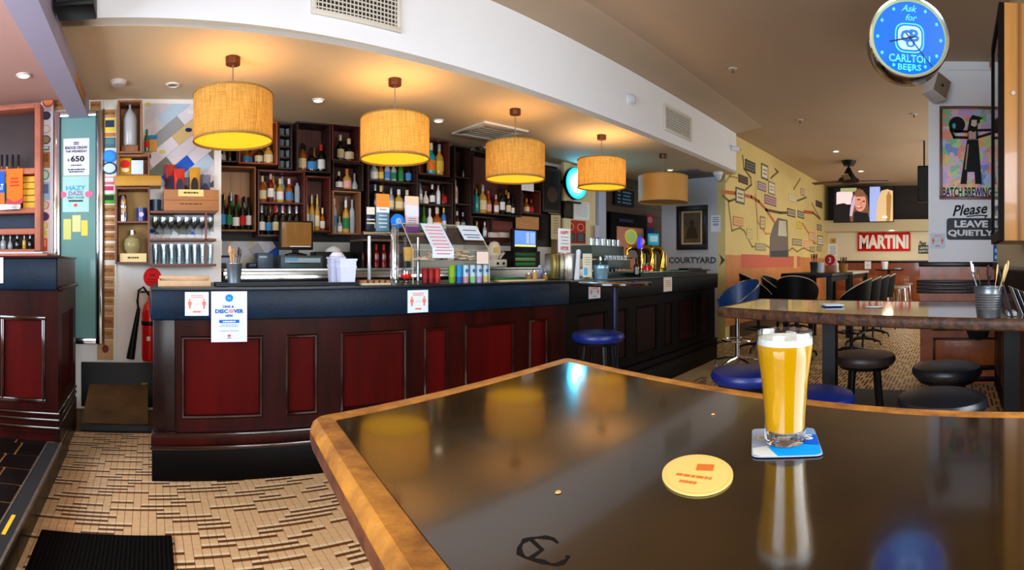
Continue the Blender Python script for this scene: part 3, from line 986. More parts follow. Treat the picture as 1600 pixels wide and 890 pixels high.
# ornaments on top of the shelves near the third lamp
x, y, z_ = BW.w(BW.hit(752, 250, .14)[0], .14, BW.hit(752, 240, .27)[1] + .02)
t = thing('ornament', 'dark old ornament with round dial on top of the shelves left of the third lamp', 'ornament', (x, y, z_))
mk('base', MB().box(-.10, .10, -.05, .05, 0, .04, bev=.008), CRATED, t)
mk('case', MB().lathe([(.0, .04), (.06, .04), (.08, .1), (.05, .16), (0, .18)], 16), CRATED, t)
mk('dial', MB().ell(0, .1, .035, .035, -.085, -.07), P((196, 170, 120)), t)
for px, lb_ in ((857, 'black speaker box high on the wall left of the round blue light'),):
    s0, s1, z0, z1 = BW.rect(848, 332, 876, 262, .24)
    t = thing('wall_speaker', lb_, 'speaker', BW.w((s0 + s1) / 2, .24, z0), 0)
    W = (s1 - s0) / 2
    mk('cabinet', MB().box(-W, W, 0, .235, 0, z1 - z0, bev=.01), M('brown_black_cabinet', (40, 24, 18), .5, noise=(6, .4)), t)
    mk('grille', MB().box(-W * .85, W * .85, -.008, 0, .04, z1 - z0 - .04, bev=.004), M('speaker_cloth', (24, 20, 18), .9), t)
    mk('cone', MB().ell(0, (z1 - z0) * .4, W * .6, W * .6, -.012, -.008), M('speaker_cone', (60, 40, 30), .6), t)
t, hw, hh = sheet(BW, 815, 298, 834, 283, 'small white paper taped under the third lamp', 'paper', PAPER, .30, .002, 'paper_note')

# ================================================================== left end: cool-room door, stickers, shelves
t = thing('cool_room_door', 'tall steel-framed cool room door with teal glass beside the left counter', 'door', (0, 4.45, 0))
s0, s1, z0, z1 = LW.rect(84, 537, 161, 173, .03)
fw_ = .055
for nm, a, b, c, d in (('frame_stile', s0, s0 + fw_, z0, z1), ('frame_stile', s1 - fw_, s1, z0, z1), ('frame_rail', s0 + fw_, s1 - fw_, z1 - fw_, z1), ('frame_rail', s0 + fw_, s1 - fw_, z0, z0 + fw_)):
    mk(nm, MB().box(a, b, -.05, 0, c, d, bev=.01), CHROME, t)
mk('frame_edge', MB().box(s0 - .012, s0, -.03, 0, z0 - .012, z1 + .012), P((90, 66, 50)), t)
mk('frame_edge', MB().box(s1, s1 + .012, -.03, 0, z0 - .012, z1 + .012), P((90, 66, 50)), t)
mk('pane', MB().box(s0 + fw_, s1 - fw_, -.025, -.018, z0 + fw_, z1 - fw_), M('teal_glass', (112, 158, 156), .06, coat=.6, noise=(2, .12)), t)
mk('gasket', MB().box(s0 + fw_, s0 + fw_ + .01, -.03, -.02, z0 + fw_, z1 - fw_).box(s1 - fw_ - .01, s1 - fw_, -.03, -.02, z0 + fw_, z1 - fw_), P((60, 80, 84)), t)
DOORO = .027
t, hw, hh = sheet(LW, 99, 274, 139.5, 216, 'white notice for a badge draw with 650 on the cool room door', 'poster', M('lilac_white_paper', (222, 222, 238), .7), DOORO, .001, 'poster')
text(t, 'BADGE DRAW', INK, 0, hh * .50, hw * 1.7, hh * .16)
text(t, 'THIS WEDNESDAY', INK, 0, hh * .30, hw * 1.65, hh * .12)
text(t, '650', INK, hw * .1, -hh * .10, hw * 1.05, hh * .32, bold=.03)
text(t, '$', INK, -hw * .6, -hh * .16, ht=hh * .16)
wavy(t, INK, 0, hh * .78, hw * .5, 2, hh * .05, hh * .09)
wavy(t, INK, 0, -hh * .45, hw * 1.1, 1, hh * .05, 1)
wavy(t, INK, 0, -hh * .68, hw * 1.4, 2, hh * .06, hh * .12)
t, hw, hh = sheet(LW, 98, 331, 139, 275, 'pale teal beer poster under the badge draw notice', 'poster', P((168, 214, 208)), DOORO, .001, 'poster')
mb = MB().ell(-hw, -hh * .02, hw * .3, hh * .18, -.002, -.001).ell(hw, -hh * .02, hw * .3, hh * .18, -.002, -.001)
o = mk('pink_ring', mb, P((226, 110, 150)), t)
o['kind'] = 'stuff'
text(t, 'HAZY', P((80, 170, 200)), 0, hh * .34, hw * 1.5, hh * .26, bold=.03)
text(t, 'DAZE', P((150, 120, 170)), 0, hh * .04, hw * 1.1, hh * .24, bold=.03)
text(t, 'FIRST POUR', P((60, 130, 140)), 0, -hh * .20, hw * 1.3, hh * .12)
mk('black_band', MB().box(-hw * .55, hw * .55, -.002, -.001, -hh * .43, -hh * .33), P((70, 76, 80)), t)
mk('orange_dot', MB().ell(-hw * .02, -hh * .62, hw * .14, hh * .09, -.002, -.001), P((226, 90, 60)), t)
# yellow reflections in the glass painted as flat shapes, and a blue strip
for i, (a, b, c, d, col) in enumerate(((99, 374, 111, 342, (206, 210, 120)), (113, 362, 126, 336, (216, 214, 150)), (127, 368, 137, 344, (226, 210, 90)), (87, 392, 96, 330, (80, 150, 216)))):
    sheet(LW, a, b, c, d, ['olive yellow sticker, left of three low on the cool room door', 'pale yellow sticker, middle of three low on the cool room door',
                           'bright yellow sticker, right of three low on the cool room door', 'blue strip sticker at the left edge of the cool room door'][i], 'sticker', P(col), DOORO, .001, 'sticker')

# sticker strip to the right of the door (tap badges and beer mats)
struct('trim_5', MB().box(LW.hit(160)[0] + .012, LW.hit(182)[0], 4.43, 4.45, LW.hit(171, 563, .02)[1], LW.hit(171, 156, .02)[1]), M('strip_board', (224, 220, 208), .6))


def badge(px0, y0, px1, y1, label, col, off, rnd=False, word=None, wc=KRAFTD, inner=None, name='beer_badge', cat='badge', grp=None):
    s0, s1, z0, z1 = LW.rect(px0, y1, px1, y0, off)
    t = thing(name, label, cat, LW.w((s0 + s1) / 2, off, (z0 + z1) / 2), 0, grp)
    hw, hh = (s1 - s0) / 2, (z1 - z0) / 2
    mb = MB()
    if rnd:
        mb.ell(0, 0, hw, hh, 0, .006)
    else:
        mb.box(-hw, hw, 0, .006, -hh, hh, bev=.002)
    mk('plate', mb, col, t)
    if inner:
        (mk('inner_disc', MB().ell(0, 0, hw * .78, hh * .78, -.001, 0), inner, t) if rnd else mk('inner_panel', MB().box(-hw * .75, hw * .75, -.001, 0, -hh * .3, hh * .75), inner, t))
    if word:
        text(t, word, wc, 0, hh * .1, hw * 1.5, hh * .62, y=-.002, bold=.03)
    return t


OX = .022
KR = KRAFT
badge(141, 158, 158, 171, 'kraft beer badge on the wall above the cool room door', KR, .004, word='BATCH')
ys = [(171, 184, KR, 'BATCH', None), (185, 206, P((226, 196, 70)), None, P((40, 56, 84))), (207, 213.5, P((190, 124, 60)), None, None), (214.5, 231, P((76, 110, 120)), None, P((90, 130, 136)))]
nm = ['kraft badge at the top of the sticker strip', 'yellow-edged dark badge, second in the sticker strip', 'narrow orange badge above the grey-blue badge in the strip', 'grey-blue badge above the round blue badge']
for (a, b, col, wd, inn), l in zip(ys, nm):
    badge(162, a, 181, b, l, col, OX, False, wd, inner=inn)
badge(160, 234, 182, 254, 'round bright blue tap badge on the sticker strip', P((30, 130, 226)), OX + .01, True, inner=P((60, 150, 236)))
badge(159, 253, 183, 272, 'round pale blue tap badge with dark rim on the sticker strip', P((40, 66, 96)), OX + .01, True, inner=P((200, 222, 236)))
pics = [(276, 288, P((214, 120, 140)), None, P((236, 226, 226))), (289, 302, P((236, 232, 232)), None, P((200, 60, 100))), (303, 318, P((90, 170, 60)), None, P((30, 60, 40)))]
nm = ['pink and white card on the sticker strip', 'white card with crimson print on the sticker strip', 'green card with dark figure on the sticker strip']
for (a, b, col, wd, inn), l in zip(pics, nm):
    badge(161, a, 180, b, l, col, OX, False, wd, inner=inn)
ks = [(320, 336), (339, 350), (351, 361), (363, 376), (380, 392), (394, 406), (414, 432), (433, 449), (450, 464), (465, 477), (478, 493), (494, 512), (513, 530), (531, 562)]
for i, (a, b) in enumerate(ks):
    dx = -i * .75
    col = [KR, M('pale_kraft', (202, 156, 104), .7, noise=(10, .2)), M('dark_kraft', (166, 108, 56), .7, noise=(10, .2))][i % 3]
    tt = badge(161 + dx * .9, a, 181 + dx * .4, b, f'kraft beer badge, {(ORD + ["thirteenth", "fourteenth"])[i]} down below the green card on the strip', col, OX, False, 'BATCH' if i < 13 else None, grp='kraft badges down the sticker strip')
    if i == 13:
        mk('round_mark', MB().ell(0, .01, .03, .035, -.001, 0), P((120, 50, 36)), tt)

# badge pillar left of the door
PX0, PX1 = LW.hit(65, YH, .05)[0], LW.hit(83, YH, .05)[0]
struct('trim_6', MB().box(PX0, PX1, 4.40, 4.45, 0, ZL), M('pillar_left_paint', (222, 216, 224), .6))
pb = [(66, 150, 84, 167, 1, (206, 60, 40), (232, 150, 80)), (65, 174, 79, 187, 1, (44, 46, 62), (70, 74, 92)), (65, 195, 79, 208, 1, (196, 170, 150), (228, 218, 210)), (64, 211, 79, 225, 1, (70, 66, 66), (160, 136, 100)),
      (65, 228, 77, 235, 0, (70, 130, 120), (200, 214, 210)), (59, 237, 78, 262, 0, (176, 120, 66), (140, 86, 46)), (62, 265, 77, 281, 1, (60, 150, 120), (190, 220, 200)), (60, 284, 78, 312, 0, (150, 190, 220), (90, 110, 150)),
      (62, 313, 77, 327, 1, (206, 120, 130), (200, 200, 160)), (61, 331, 77, 345, 1, (150, 40, 60), (60, 60, 110)), (61, 346, 75, 358, 1, (206, 170, 80), (226, 200, 120)), (60, 359, 74, 371, 0, (226, 206, 120), (214, 180, 90)), (59, 372, 74, 392, 0, (216, 70, 50), (232, 140, 100))]
pn = ['red and gold oval', 'black round', 'pale round', 'dark bronze round', 'small green', 'brown wooden', 'green round', 'pale blue upright', 'pink round', 'crimson round', 'gold round', 'pale yellow', 'red and orange']
for (a, b, c, d, r, c1, c2), l in zip(pb, pn):
    badge(a, b, c, d, l + ' beer badge on the pillar left of the cool room door', P(c1), .054, bool(r), inner=P(c2))
badge(84, 158, 102, 172, 'brown kraft badge tucked under the beam above the cool room door', KR, .004, word='BATCH')
# long board on the beam side
t = thing('beam_badge', 'tan beer badge on the side of the white beam near its end', 'badge', (-.533, 0, 0))
y0_, y1_ = .535 / tan(.148), .535 / tan(.128)
mk('plate', MB().box(0, .006, 3.62, 4.15, 2.56, 2.66, bev=.002), KR, t)

# red-framed shelf unit far left with blackboard
t = thing('back_shelf', 'salmon-stained shelf unit with blackboard behind the left counter', 'shelf', (0, 4.45, 0))
sL = LW.hit(0, YH, .2)[0] - .5
s1 = LW.hit(63, YH, .2)[0]


def zl(y, off=.2, px=30):
    return LW.hit(px, y, off)[1]


mk('blackboard', MB().box(sL, s1, -.03, 0, zl(265), zl(165)), M('blackboard', (58, 42, 42), .35, noise=(3, .3)), t)
mk('side_post', MB().box(s1 - .05, s1, -.2, 0, zl(392), zl(163), bev=.004), REDFRAME, t)
for a, b in ((163, 170), (263, 272), (325, 333), (357, 366), (389, 396)):
    mk('shelf_board', MB().box(sL, s1 - .05, -.2, 0, zl(b), zl(a), bev=.003), REDFRAME, t)
mk('dark_panel', MB().box(sL, s1 - .05, -.02, 0, zl(360), zl(330)), P((52, 62, 76)), t)
mk('back_panel', MB().box(sL, s1 - .05, -.012, 0, zl(330), zl(268)), P((40, 30, 26)), t)
mk('back_panel', MB().box(sL, s1 - .05, -.012, 0, zl(392), zl(362)), P((34, 36, 38)), t)
# yellow-fronted boxes on the shelf, right
for i in range(5):
    s_a, s_b = LW.hit(36, YH, .16)[0], LW.hit(55, YH, .16)[0]
    ztop = zl(325) + .012
    hgt = (zl(274) - zl(325)) / 5
    t = tag(mk('yellow_box', MB().box(s_a, s_b, -.16, -.04, i * hgt + .003, (i + 1) * hgt - .003, bev=.003), M('yellow_card', (226, 170, 40), .5, noise=(8, .15)), None, (0, 4.45, zl(325))),
            f'flat yellow box in the stack on the salmon shelf, {ORD[i]} from bottom', 'box', 'yellow boxes on the salmon shelf')
for px, y0, h, c1, lab_ in ((3, 276, .30, 'orange', 'tall packet'), (16, 268, .30, 'orange', 'tall packet')):
    pass
t = thing('banner_packet', 'orange pennant-shaped beer card before the yellow boxes', 'card', LW.w(LW.hit(23, 300, .22)[0], .22, zl(325)))
a = LW.hit(36, YH, .22)[0] - LW.hit(11, YH, .22)[0]
zt = zl(263, .22) - zl(325)
mk('card', MB().slab([(-a / 2, .09), (0, .05), (a / 2, .09), (a / 2, zt), (-a / 2, zt)], 0, .006), P((240, 110, 30)), t)
mk('chevron', MB().slab([(-a / 2, .045), (0, .0), (a / 2, .045), (a / 2, .09), (0, .05), (-a / 2, .09)], 0, .006), P((190, 60, 80)), t)
wavy(t, RED, 0, zt * .75, a * .6, 3, .012, .03)
t = thing('beer_card', 'blue and orange beer card at the left end of the salmon shelf', 'card', LW.w(LW.hit(1, 300, .22)[0], .22, zl(325)))
mk('card', MB().box(-.05, .035, 0, .006, 0, zt * .95), P((36, 90, 190)), t)
mk('orange_foot', MB().box(-.05, .035, -.001, 0, 0, zt * .4), P((226, 110, 50)), t)
text(t, 'AT', PAPER, -.0, zt * .55, .05, .05)
for i, px in enumerate((2, 10, 19, 28)):
    s_, z_ = LW.hit(px, 262, .19)
    tt = bottle(LW.w(s_, .17, zl(325) + .002), zl(242, .17, px) - zl(325), 'spirit', ['amber', 'gold', 'brown', 'amber'][i], 'black', ['yellow', 'green', 'cream', 'red'][i], f'{["yellow", "green", "cream", "red"][i]} labelled bottle behind the beer cards on the salmon shelf', 0, 'bottles on the salmon shelf')
    tt.scale = (.4, .4, 1)
t = thing('card_rack', 'small steel card rack at the front of the salmon shelf', 'rack', LW.w(LW.hit(15, 320, .27)[0], .27, zl(325) - .02))
mk('tray', MB().box(-.09, .09, 0, .05, 0, .04, bev=.006), STEEL, t)
mk('lip', MB().box(-.095, .095, -.008, 0, .02, .05, bev=.003), STEEL, t)
for i, px in enumerate((5, 16, 27, 38, 47)):
    s_, z_ = LW.hit(px, 388, .12)
    bottle(LW.w(s_, .12, zl(389) + .004), .12, ['squat', 'round', 'squat', 'spirit', 'squat'][i], ['clear', 'clear', 'dark', 'gold', 'dark'][i], 'silver', None, f'small bar jar on the lowest salmon shelf, {ORD[i]} from left', 0, 'small jars on the lowest salmon shelf')
# on the left counter
t = thing('serving_tray', 'pale grey serving tray with orange rim on the left counter', 'tray', (-1.02, 3.46, 1.322))
mk('tray_body', MB().box(-.5, .36, -.22, .22, 0, .016, bev=.006), REDFRAME, t)
mk('tray_sheet', MB().box(-.46, .32, -.18, .18, .016, .03, bev=.004), M('grey_tray_sheet', (170, 182, 192), .35), t)
t, hw, hh = sheet(LC, -14, 442, 5, 402, 'pale green sticker on the black edge of the left counter', 'sticker', P((196, 224, 210)), .056, .001, 'sticker')

# fire extinguisher with its round sign
s_, z_ = LW.hit(240, 430, .06)
zb_ = LW.hit(229, 563, .1)[1]
zt_ = LW.hit(229, 470, .1)[1]
s_ = LW.hit(235, YH, .1)[0]
t = thing('fire_extinguisher', 'red fire extinguisher with black horn hung on the white wall behind the bar end', 'extinguisher', (s_, 4.36, zb_))
R_ = .075
hb = zt_ - zb_
mk('cylinder', MB().lathe([(.0, 0), (R_ * .9, 0), (R_, .02), (R_, hb * .80), (R_ * .8, hb * .93), (R_ * .35, hb), (.02, hb + .03), (0, hb + .03)], 24), M('extinguisher_red', (206, 20, 20), .25, coat=.4), t)
mk('strap', MB().lathe([(R_ + .002, hb * .60), (R_ + .004, hb * .61), (R_ + .004, hb * .66), (R_ + .002, hb * .67)], 24), BLACK, t)
mk('valve', MB().cyl((0, 0, hb + .02), (0, 0, hb + .08), .018, n=10), BRASS, t)
mk('handle', MB().box(-.09, .02, -.012, .012, hb + .07, hb + .085, bev=.004), BLACK, t)
mk('hose', MB().tube([(-.01, -.02, hb + .05), (-.06, -.03, hb + .12), (-.10, -.03, hb + .09), (-.11, -.03, hb), (-.10, -.03, hb - .08)], .010, 8), BLACK, t)
mk('horn', MB().cyl((-.10, -.03, hb - .06), (-.17, -.03, .02), .016, .036, n=14), BLACK, t)
mk('label', MB().box(-.03, .0, -R_ - .003, -R_ + .01, hb * .35, hb * .42), PAPER, t)
mk('wall_bracket', MB().box(-.02, .02, .06, .09, hb * .5, hb * .9), STEEL, t)
s0, s1, z0, z1 = LW.rect(224, 448, 252, 418, .006)
t = thing('extinguisher_sign', 'round red extinguisher sign on the white wall under the glass shelves', 'sign', LW.w((s0 + s1) / 2, .006, (z0 + z1) / 2))
mk('disc', MB().ell(0, 0, (s1 - s0) / 2, (z1 - z0) / 2, 0, .006, n=32), P((222, 18, 20)), t)
wavy(t, P((150, 10, 10)), 0, .02, .06, 1, .018, .02)
wavy(t, P((150, 10, 10)), 0, -.02, .08, 2, .008, .02)

# collage of beer cartons on the wall behind the first lamp
ang = radians(40)
cs0, cs1, cz0, cz1 = LW.rect(226, 292, 334, 162, .004)
t = thing('carton_collage', 'collage of flattened blue, grey and gold cartons laid diagonally on the wall', 'collage', (0, 4.45, 0))
cols = [(196, 190, 196), (28, 84, 186), (150, 152, 150), (64, 78, 86), (206, 178, 120), (176, 196, 212), (214, 208, 214), (110, 114, 100), (206, 200, 204), (170, 166, 172)]


def clip(poly, x0, x1, z0, z1):
    for ax, lim, sg in ((0, x0, 1), (0, x1, -1), (1, z0, 1), (1, z1, -1)):
        o2 = []
        for i in range(len(poly)):
            p, q = poly[i - 1], poly[i]
            a, b = sg * (p[ax] - lim), sg * (q[ax] - lim)
            if (a >= 0) != (b >= 0):
                k = a / (a - b)
                o2.append((p[0] + (q[0] - p[0]) * k, p[1] + (q[1] - p[1]) * k))
            if b >= 0:
                o2.append(q)
        poly = o2
        if not poly:
            return []
    return poly


def collage(parent, x0, x1, z0, z1, y, a, lw, lh, name='carton_panel', seed=3):
    rnd = random.Random(seed)
    ca, sa = cos(a), sin(a)
    cx, cz = (x0 + x1) / 2, (z0 + z1) / 2
    n = 0
    for i in range(-8, 9):
        for j in range(-14, 15):
            ux, uz = (i + (.5 if j % 2 else 0)) * lw, j * lh
            pts = [(ux, uz), (ux + lw - .002, uz), (ux + lw - .002, uz + lh - .002), (ux, uz + lh - .002)]
            pts = [(cx + p * ca - q * sa, cz + p * sa + q * ca) for p, q in pts]
            pl = clip(pts, x0, x1, z0, z1)
            if len(pl) > 2:
                c = rnd.choice(cols)
                pc = mk(name, MB().slab(pl, y - rnd.uniform(.001, .003), y), P(c, .45), parent)
                mx, mz = sum(p[0] for p in pl) / len(pl), sum(p[1] for p in pl) / len(pl)
                if len(pl) == 4 and rnd.random() < .45:
                    mk('carton_print', MB().ell(mx, mz, .03, .018, y - .0045, y - .001), P(rnd.choice([(226, 222, 216), (206, 190, 110), (20, 40, 90)])), pc)
                n += 1
    return n


collage(t, cs0, cs1, cz0, cz1, -.002, ang, .30, .105, seed=12)
# lower strip of the collage behind the glasses and along the bar wall
ls0, ls1, lz0, lz1 = LW.rect(234, 366, 334, 327, .004)
collage(t, ls0, ls1, lz0, lz1, -.002, -ang, .24, .10, seed=5)
bs0, bs1, bz0, bz1 = BW.rect(338, 402, 436, 360, .004)
t = thing('carton_collage', 'strip of grey and black cartons on the wall behind the till printer', 'collage', (0, 5.2, 0))
collage(t, bs0, bs1, bz0, min(bz1, 1.50), -.002, radians(-55), .3, .13, seed=9)

# wooden shelf boxes on the left
z = crate(LW, 184, 156, 222, 239, 'tall pine box holding the soda siphon', CRATE, .20, .2, name='wooden_crate', group='wooden crates on the white wall')
s_ = LW.hit(203, YH, .1)[0]
tag(mk('small_wood_block', MB().box(-.07, .07, -.04, .04, 0, .062, bev=.003), CRATE, None, LW.w(s_, .1, z[0] + .0005)), 'small wooden block under the soda siphon', 'block')
hS = LW.hit(203, 163, .1)[1] - z[0] - .062
t = thing('soda_siphon', 'frosted glass soda siphon with metal head in the tall pine box', 'siphon', LW.w(s_, .1, z[0] + .063))
mk('glass_body', MB().lathe([(.0, 0), (.055, 0), (.062, .012), (.062, hS * .62), (.05, hS * .74), (.018, hS * .86), (.016, hS * .92)], 20, cap1=True), M('frosted_grey_glass', (182, 184, 186), .25, trans=.2), t)
mk('siphon_head', MB().lathe([(.018, hS * .88), (.02, hS * .98), (.0, hS)], 12), STEEL, t)
mk('spout', MB().tube([(0, 0, hS * .95), (-.04, 0, hS * .97), (-.055, 0, hS * .92)], .007, 8), BLACKM, t)
mk('lever', MB().tube([(0, 0, hS * .96), (.05, 0, hS * .90)], .006, 8), BLACKM, t)
z2 = crate(LW, 184, 241, 234, 275, 'low pine box with snack packets under the soda siphon', CRATE, .18, .18, group='wooden crates on the white wall')
s_ = LW.hit(195, YH, .1)[0]


def snack(loc, wd, ht, c1, c2, c3, label, rz=0., tilt=0., word=None):
    """a pillow bag with crimped ends"""
    t = thing('snack_packet', label, 'packet', loc, rz, 'snack packets')
    n, m_ = 7, 9
    v, f = [], []
    for sgn in (-1, 1):
        for j in range(m_):
            for i in range(n):
                u, w_ = i / (n - 1) * 2 - 1, j / (m_ - 1)
                bul = (1 - u * u) ** .6 * max(0, sin(pi * w_)) ** .55
                v.append((u * wd / 2 * (1 - .08 * sin(pi * w_)), sgn * .028 * bul + tilt * w_, w_ * ht))
    for q in range(2):
        for j in range(m_ - 1):
            for i in range(n - 1):
                k = q * n * m_ + j * n + i
                fc = (k, k + 1, k + n + 1, k + n)
                f.append(fc if q == 0 else fc[::-1])
    mb = MB()
    mb.add(v, f)
    for i, (a_, b_, c_) in enumerate(()):
        pass
    mk('bag', mb, c1, t)
    mk('printed_patch', MB().ell(0, ht * .55, wd * .33, ht * .2, -.034 + tilt * .5, -.026 + tilt * .5), c2, t)
    mk('printed_picture', MB().ell(0, ht * .26, wd * .28, ht * .12, -.031 + tilt * .25, -.02 + tilt * .25), c3, t)
    if word:
        text(t, word, PAPER, 0, ht * .55, wd * .5, ht * .13, y=-.0355 + tilt * .5)
    return t


FOIL = dict(rough=.25, coat=.5)
snack(LW.w(s_, .1, z2[0] + .001), .12, .17, M('yellow_bag', (226, 170, 40), **FOIL), P((206, 30, 26)), P((236, 220, 160)), 'yellow snack packet with red oval in the low pine box', .1)
s0, s1, z0, z1 = LW.rect(205, 274, 224, 250, .12)
tag(mk('white_card', MB().box(s0, s1, 0, .012, z2[0] + .001, z1, bev=.003), P((206, 222, 226)), None, (0, 4.45 - .12, 0)), 'pale blue card tub in the low pine box', 'card')
s0, s1, z0, z1 = LW.rect(179, 290, 252, 274, .2)
zg = z1
tag(mk('yellow_shelf', MB().box(s0, s1, -.2, 0, z0, z1 - .001, bev=.004), M('mustard_board', (190, 136, 24), .45, noise=(6, .15)), None, (0, 4.45, 0)), 'mustard yellow board shelf under the snack packets', 'shelf')
z = crate(LW, 180, 292, 234, 412, 'brown two-tier shelf box with steel jug and round bottle', SHELFW, .2, .2, (345,), back=M('old_yellowed_board', (176, 134, 66), .6, noise=(4, .3)), group='wooden crates on the white wall')
s_ = LW.hit(192, YH, .1)[0]
hj = LW.hit(192, 305, .1)[1] - z[1]
t = thing('steel_jug', 'tall shiny steel cocktail shaker on the upper board of the brown shelf box', 'shaker', LW.w(s_, .1, z[1] + .001))
mk('beaker', MB().lathe([(.0, 0), (.04, 0), (.048, hj * .5), (.046, hj * .52), (.0, hj * .52)], 20), CHROME, t)
mk('lid', MB().lathe([(.046, hj * .5), (.048, hj * .56), (.036, hj * .92), (.03, hj), (0, hj)], 20), CHROME, t)
s_ = LW.hit(221, YH, .1)[0]
hj = LW.hit(221, 325, .1)[1] - z[1]
t = thing('tin_mug', 'blue enamel mug with pale flower on the brown shelf box', 'mug', LW.w(s_, .1, z[1] + .001))
mk('cup', MB().lathe([(.0, .0), (.042, .0), (.044, hj), (.040, hj), (.038, .006), (0, .006)], 20), M('navy_enamel', (36, 50, 116), .25), t)
mk('flower_print', MB().ell(0, hj * .5, .02, .02, -.047, -.040), P((206, 190, 216)), t)
s_ = LW.hit(207, YH, .1)[0]
s0, s1, z0, z1 = LW.rect(188, 406, 229, 393, .1)
t = thing('book', 'cream-spined old book lying under the round bottle', 'book', LW.w((s0 + s1) / 2, .1, z[0] + .0005))
hb_ = z1 - z0
mk('pages', MB().box(-(s1 - s0) / 2 + .004, (s1 - s0) / 2 - .004, -.058, .06, .004, hb_ - .004), P((216, 196, 150)), t)
mk('cover', MB().box(-(s1 - s0) / 2, (s1 - s0) / 2, -.06, .062, 0, .004).box(-(s1 - s0) / 2, (s1 - s0) / 2, -.06, .062, hb_ - .004, hb_).box(-(s1 - s0) / 2, (s1 - s0) / 2, -.064, -.058, 0, hb_), P((232, 214, 160)), t)
wavy(t, KRAFTD, 0, hb_ / 2, .12, 1, .014, 1, y=-.0655)
hj = LW.hit(207, 360, .1)[1] - z[0] - hb_
t = thing('round_bottle', 'big round clear bottle with steel cap on the cream book', 'bottle', LW.w(s_, .1, z[0] + hb_ + .001))
mk('bottle_body', MB().lathe([(.0, 0), (.05, .0), (.075, hj * .2), (.08, hj * .4), (.066, hj * .64), (.024, hj * .78), (.024, hj * .86)], 24, cap1=True), M('smoky_round_glass', (206, 190, 130), .06, trans=.5, ior=1.3), t)
mk('stopper', MB().lathe([(.026, hj * .84), (.026, hj), (0, hj)], 14), STEEL, t)
# glass shelves
gs0, gs1, _, _ = LW.rect(235, 412, 338, 330, .2)
t = thing('glass_shelf_unit', 'three brown wall shelves holding stemmed and plain glasses', 'shelf', (0, 4.45, 0))
shz = []
for y in (329, 372.5, 412):
    zz = LW.hit(286, y, .2)[1]
    shz.append(zz)
    mk('shelf_board', MB().box(gs0, gs1, -.2, 0, zz - .02, zz, bev=.003), SHELFW, t)
for px, y0, y1 in ((322, 331, 411),):
    q = LW.hit(px, YH, .2)[0]
    mk('upright', MB().box(q - .008, q + .008, -.2, -.185, shz[2], shz[0] - .02), SHELFW, t)
CLRG = thin('bar_glassware', (240, 246, 248), .10, .3, .4)
hg = LW.hit(286, 338, .12)[1] - shz[1]
wine = MB().lathe([(.0, .0), (.034, .001), (.034, .004), (.004, .012), (.004, hg * .42), (.02, hg * .5), (.034, hg * .68), (.032, hg * .95), (.030, hg * .95), (.031, hg * .68), (.018, hg * .52), (0, hg * .47)], 16).mesh('wine_glass', CLRG, 60)
tumb = MB().lathe([(.0, .0), (.024, .0), (.03, hg * .86), (.028, hg * .86), (.022, .012), (0, .012)], 16).mesh('beer_glass', CLRG, 60)
for rowi, (zz, me, nmn, cat) in enumerate(((shz[1], wine, 'wine_glass', 'stemmed glass on the middle brown shelf'), (shz[2], tumb, 'beer_glass', 'straight glass on the lowest brown shelf'))):
    for i in range(8):
        for k, off in enumerate((.145, .06)):
            q = gs0 + .045 + i * (gs1 - gs0 - .09) / 7
            if abs(q - LW.hit(322, YH, .2)[0]) < .03 and k == 0 and False:
                continue
            tag(link(nmn, me, None, LW.w(q, off, zz + .0005)), f'clear {cat}, {ORD[i]} from left in the {"front" if k == 0 else "rear"} row', 'glass', ('wine' if rowi == 0 else 'beer') + ' glasses on the brown shelves')
# wooden snack box
s0, s1, z0, z1 = LW.rect(256, 327, 342, 296, .2)
z0 = shz[0] + .0008
t = thing('snack_box', 'long pale pine box with paper label on the top brown shelf', 'crate', LW.w(s0, .2, z0))
W, Ht = s1 - s0, z1 - z0
for nm_, b in (('front_board', (0, W, 0, .014, 0, Ht * .5 - .001)), ('front_board', (0, W, 0, .014, Ht * .5 + .001, Ht)), ('back_board', (0, W, .176, .19, 0, Ht)), ('side_board', (0, .014, .014, .176, 0, Ht)), ('side_board', (W - .014, W, .014, .176, 0, Ht)), ('bottom_board', (.014, W - .014, .014, .176, 0, .012))):
    mk(nm_, MB().box(*b, bev=.0015), M('snack_box_pine', (180, 118, 66), .6, noise=(7, .3), stretch=(.12, 1, 1)), t)
mk('paper_label', MB().box(W * .26, W * .72, -.002, 0, Ht * .68, Ht * 1.0), P((232, 206, 130)), t)
wavy(t, KRAFTD, W * .49, Ht * .85, W * .3, 1, .014, 1, y=-.003)
wavy(t, KRAFTD, W * .5, Ht * .32, W * .5, 1, .010, 1, y=-.001)
sn = [(266, 256, 285, (150, 40, 36), (40, 40, 60), (226, 140, 130), 'dark red snack packet with mask face, first in the pine box'),
      (280, 264, 300, (196, 44, 30), (50, 50, 66), (232, 200, 150), 'red snack packet, second in the pine box'),
      (290, 276, 300, (86, 96, 120), (30, 34, 50), (60, 120, 180), 'small grey-blue snack packet, third in the pine box'),
      (304, 262, 300, (196, 140, 40), (40, 34, 34), (226, 200, 120), 'gold snack packet, fourth in the pine box'),
      (321, 272, 300, (104, 110, 140), (48, 44, 60), (170, 60, 120), 'lilac snack packet with pink foot, fifth in the pine box')]
for i, (px, yt, yb, c1, c2, c3, lb) in enumerate(sn):
    q, zt = LW.hit(px, yt, .1)
    hgt = zt - z0 - .013
    snack(LW.w(q, .125 if i % 2 else .075, z0 + .013), .095, hgt, M('bag_%d' % i, c1, **FOIL), P(c2), P(c3), lb, random.uniform(-.15, .15), random.uniform(0, .012))
q = LW.hit(243, YH, .1)[0]
t = thing('dark_pot', 'dark blue pot left of the pine snack box', 'pot', LW.w(q, .1, shz[0] + .0008))
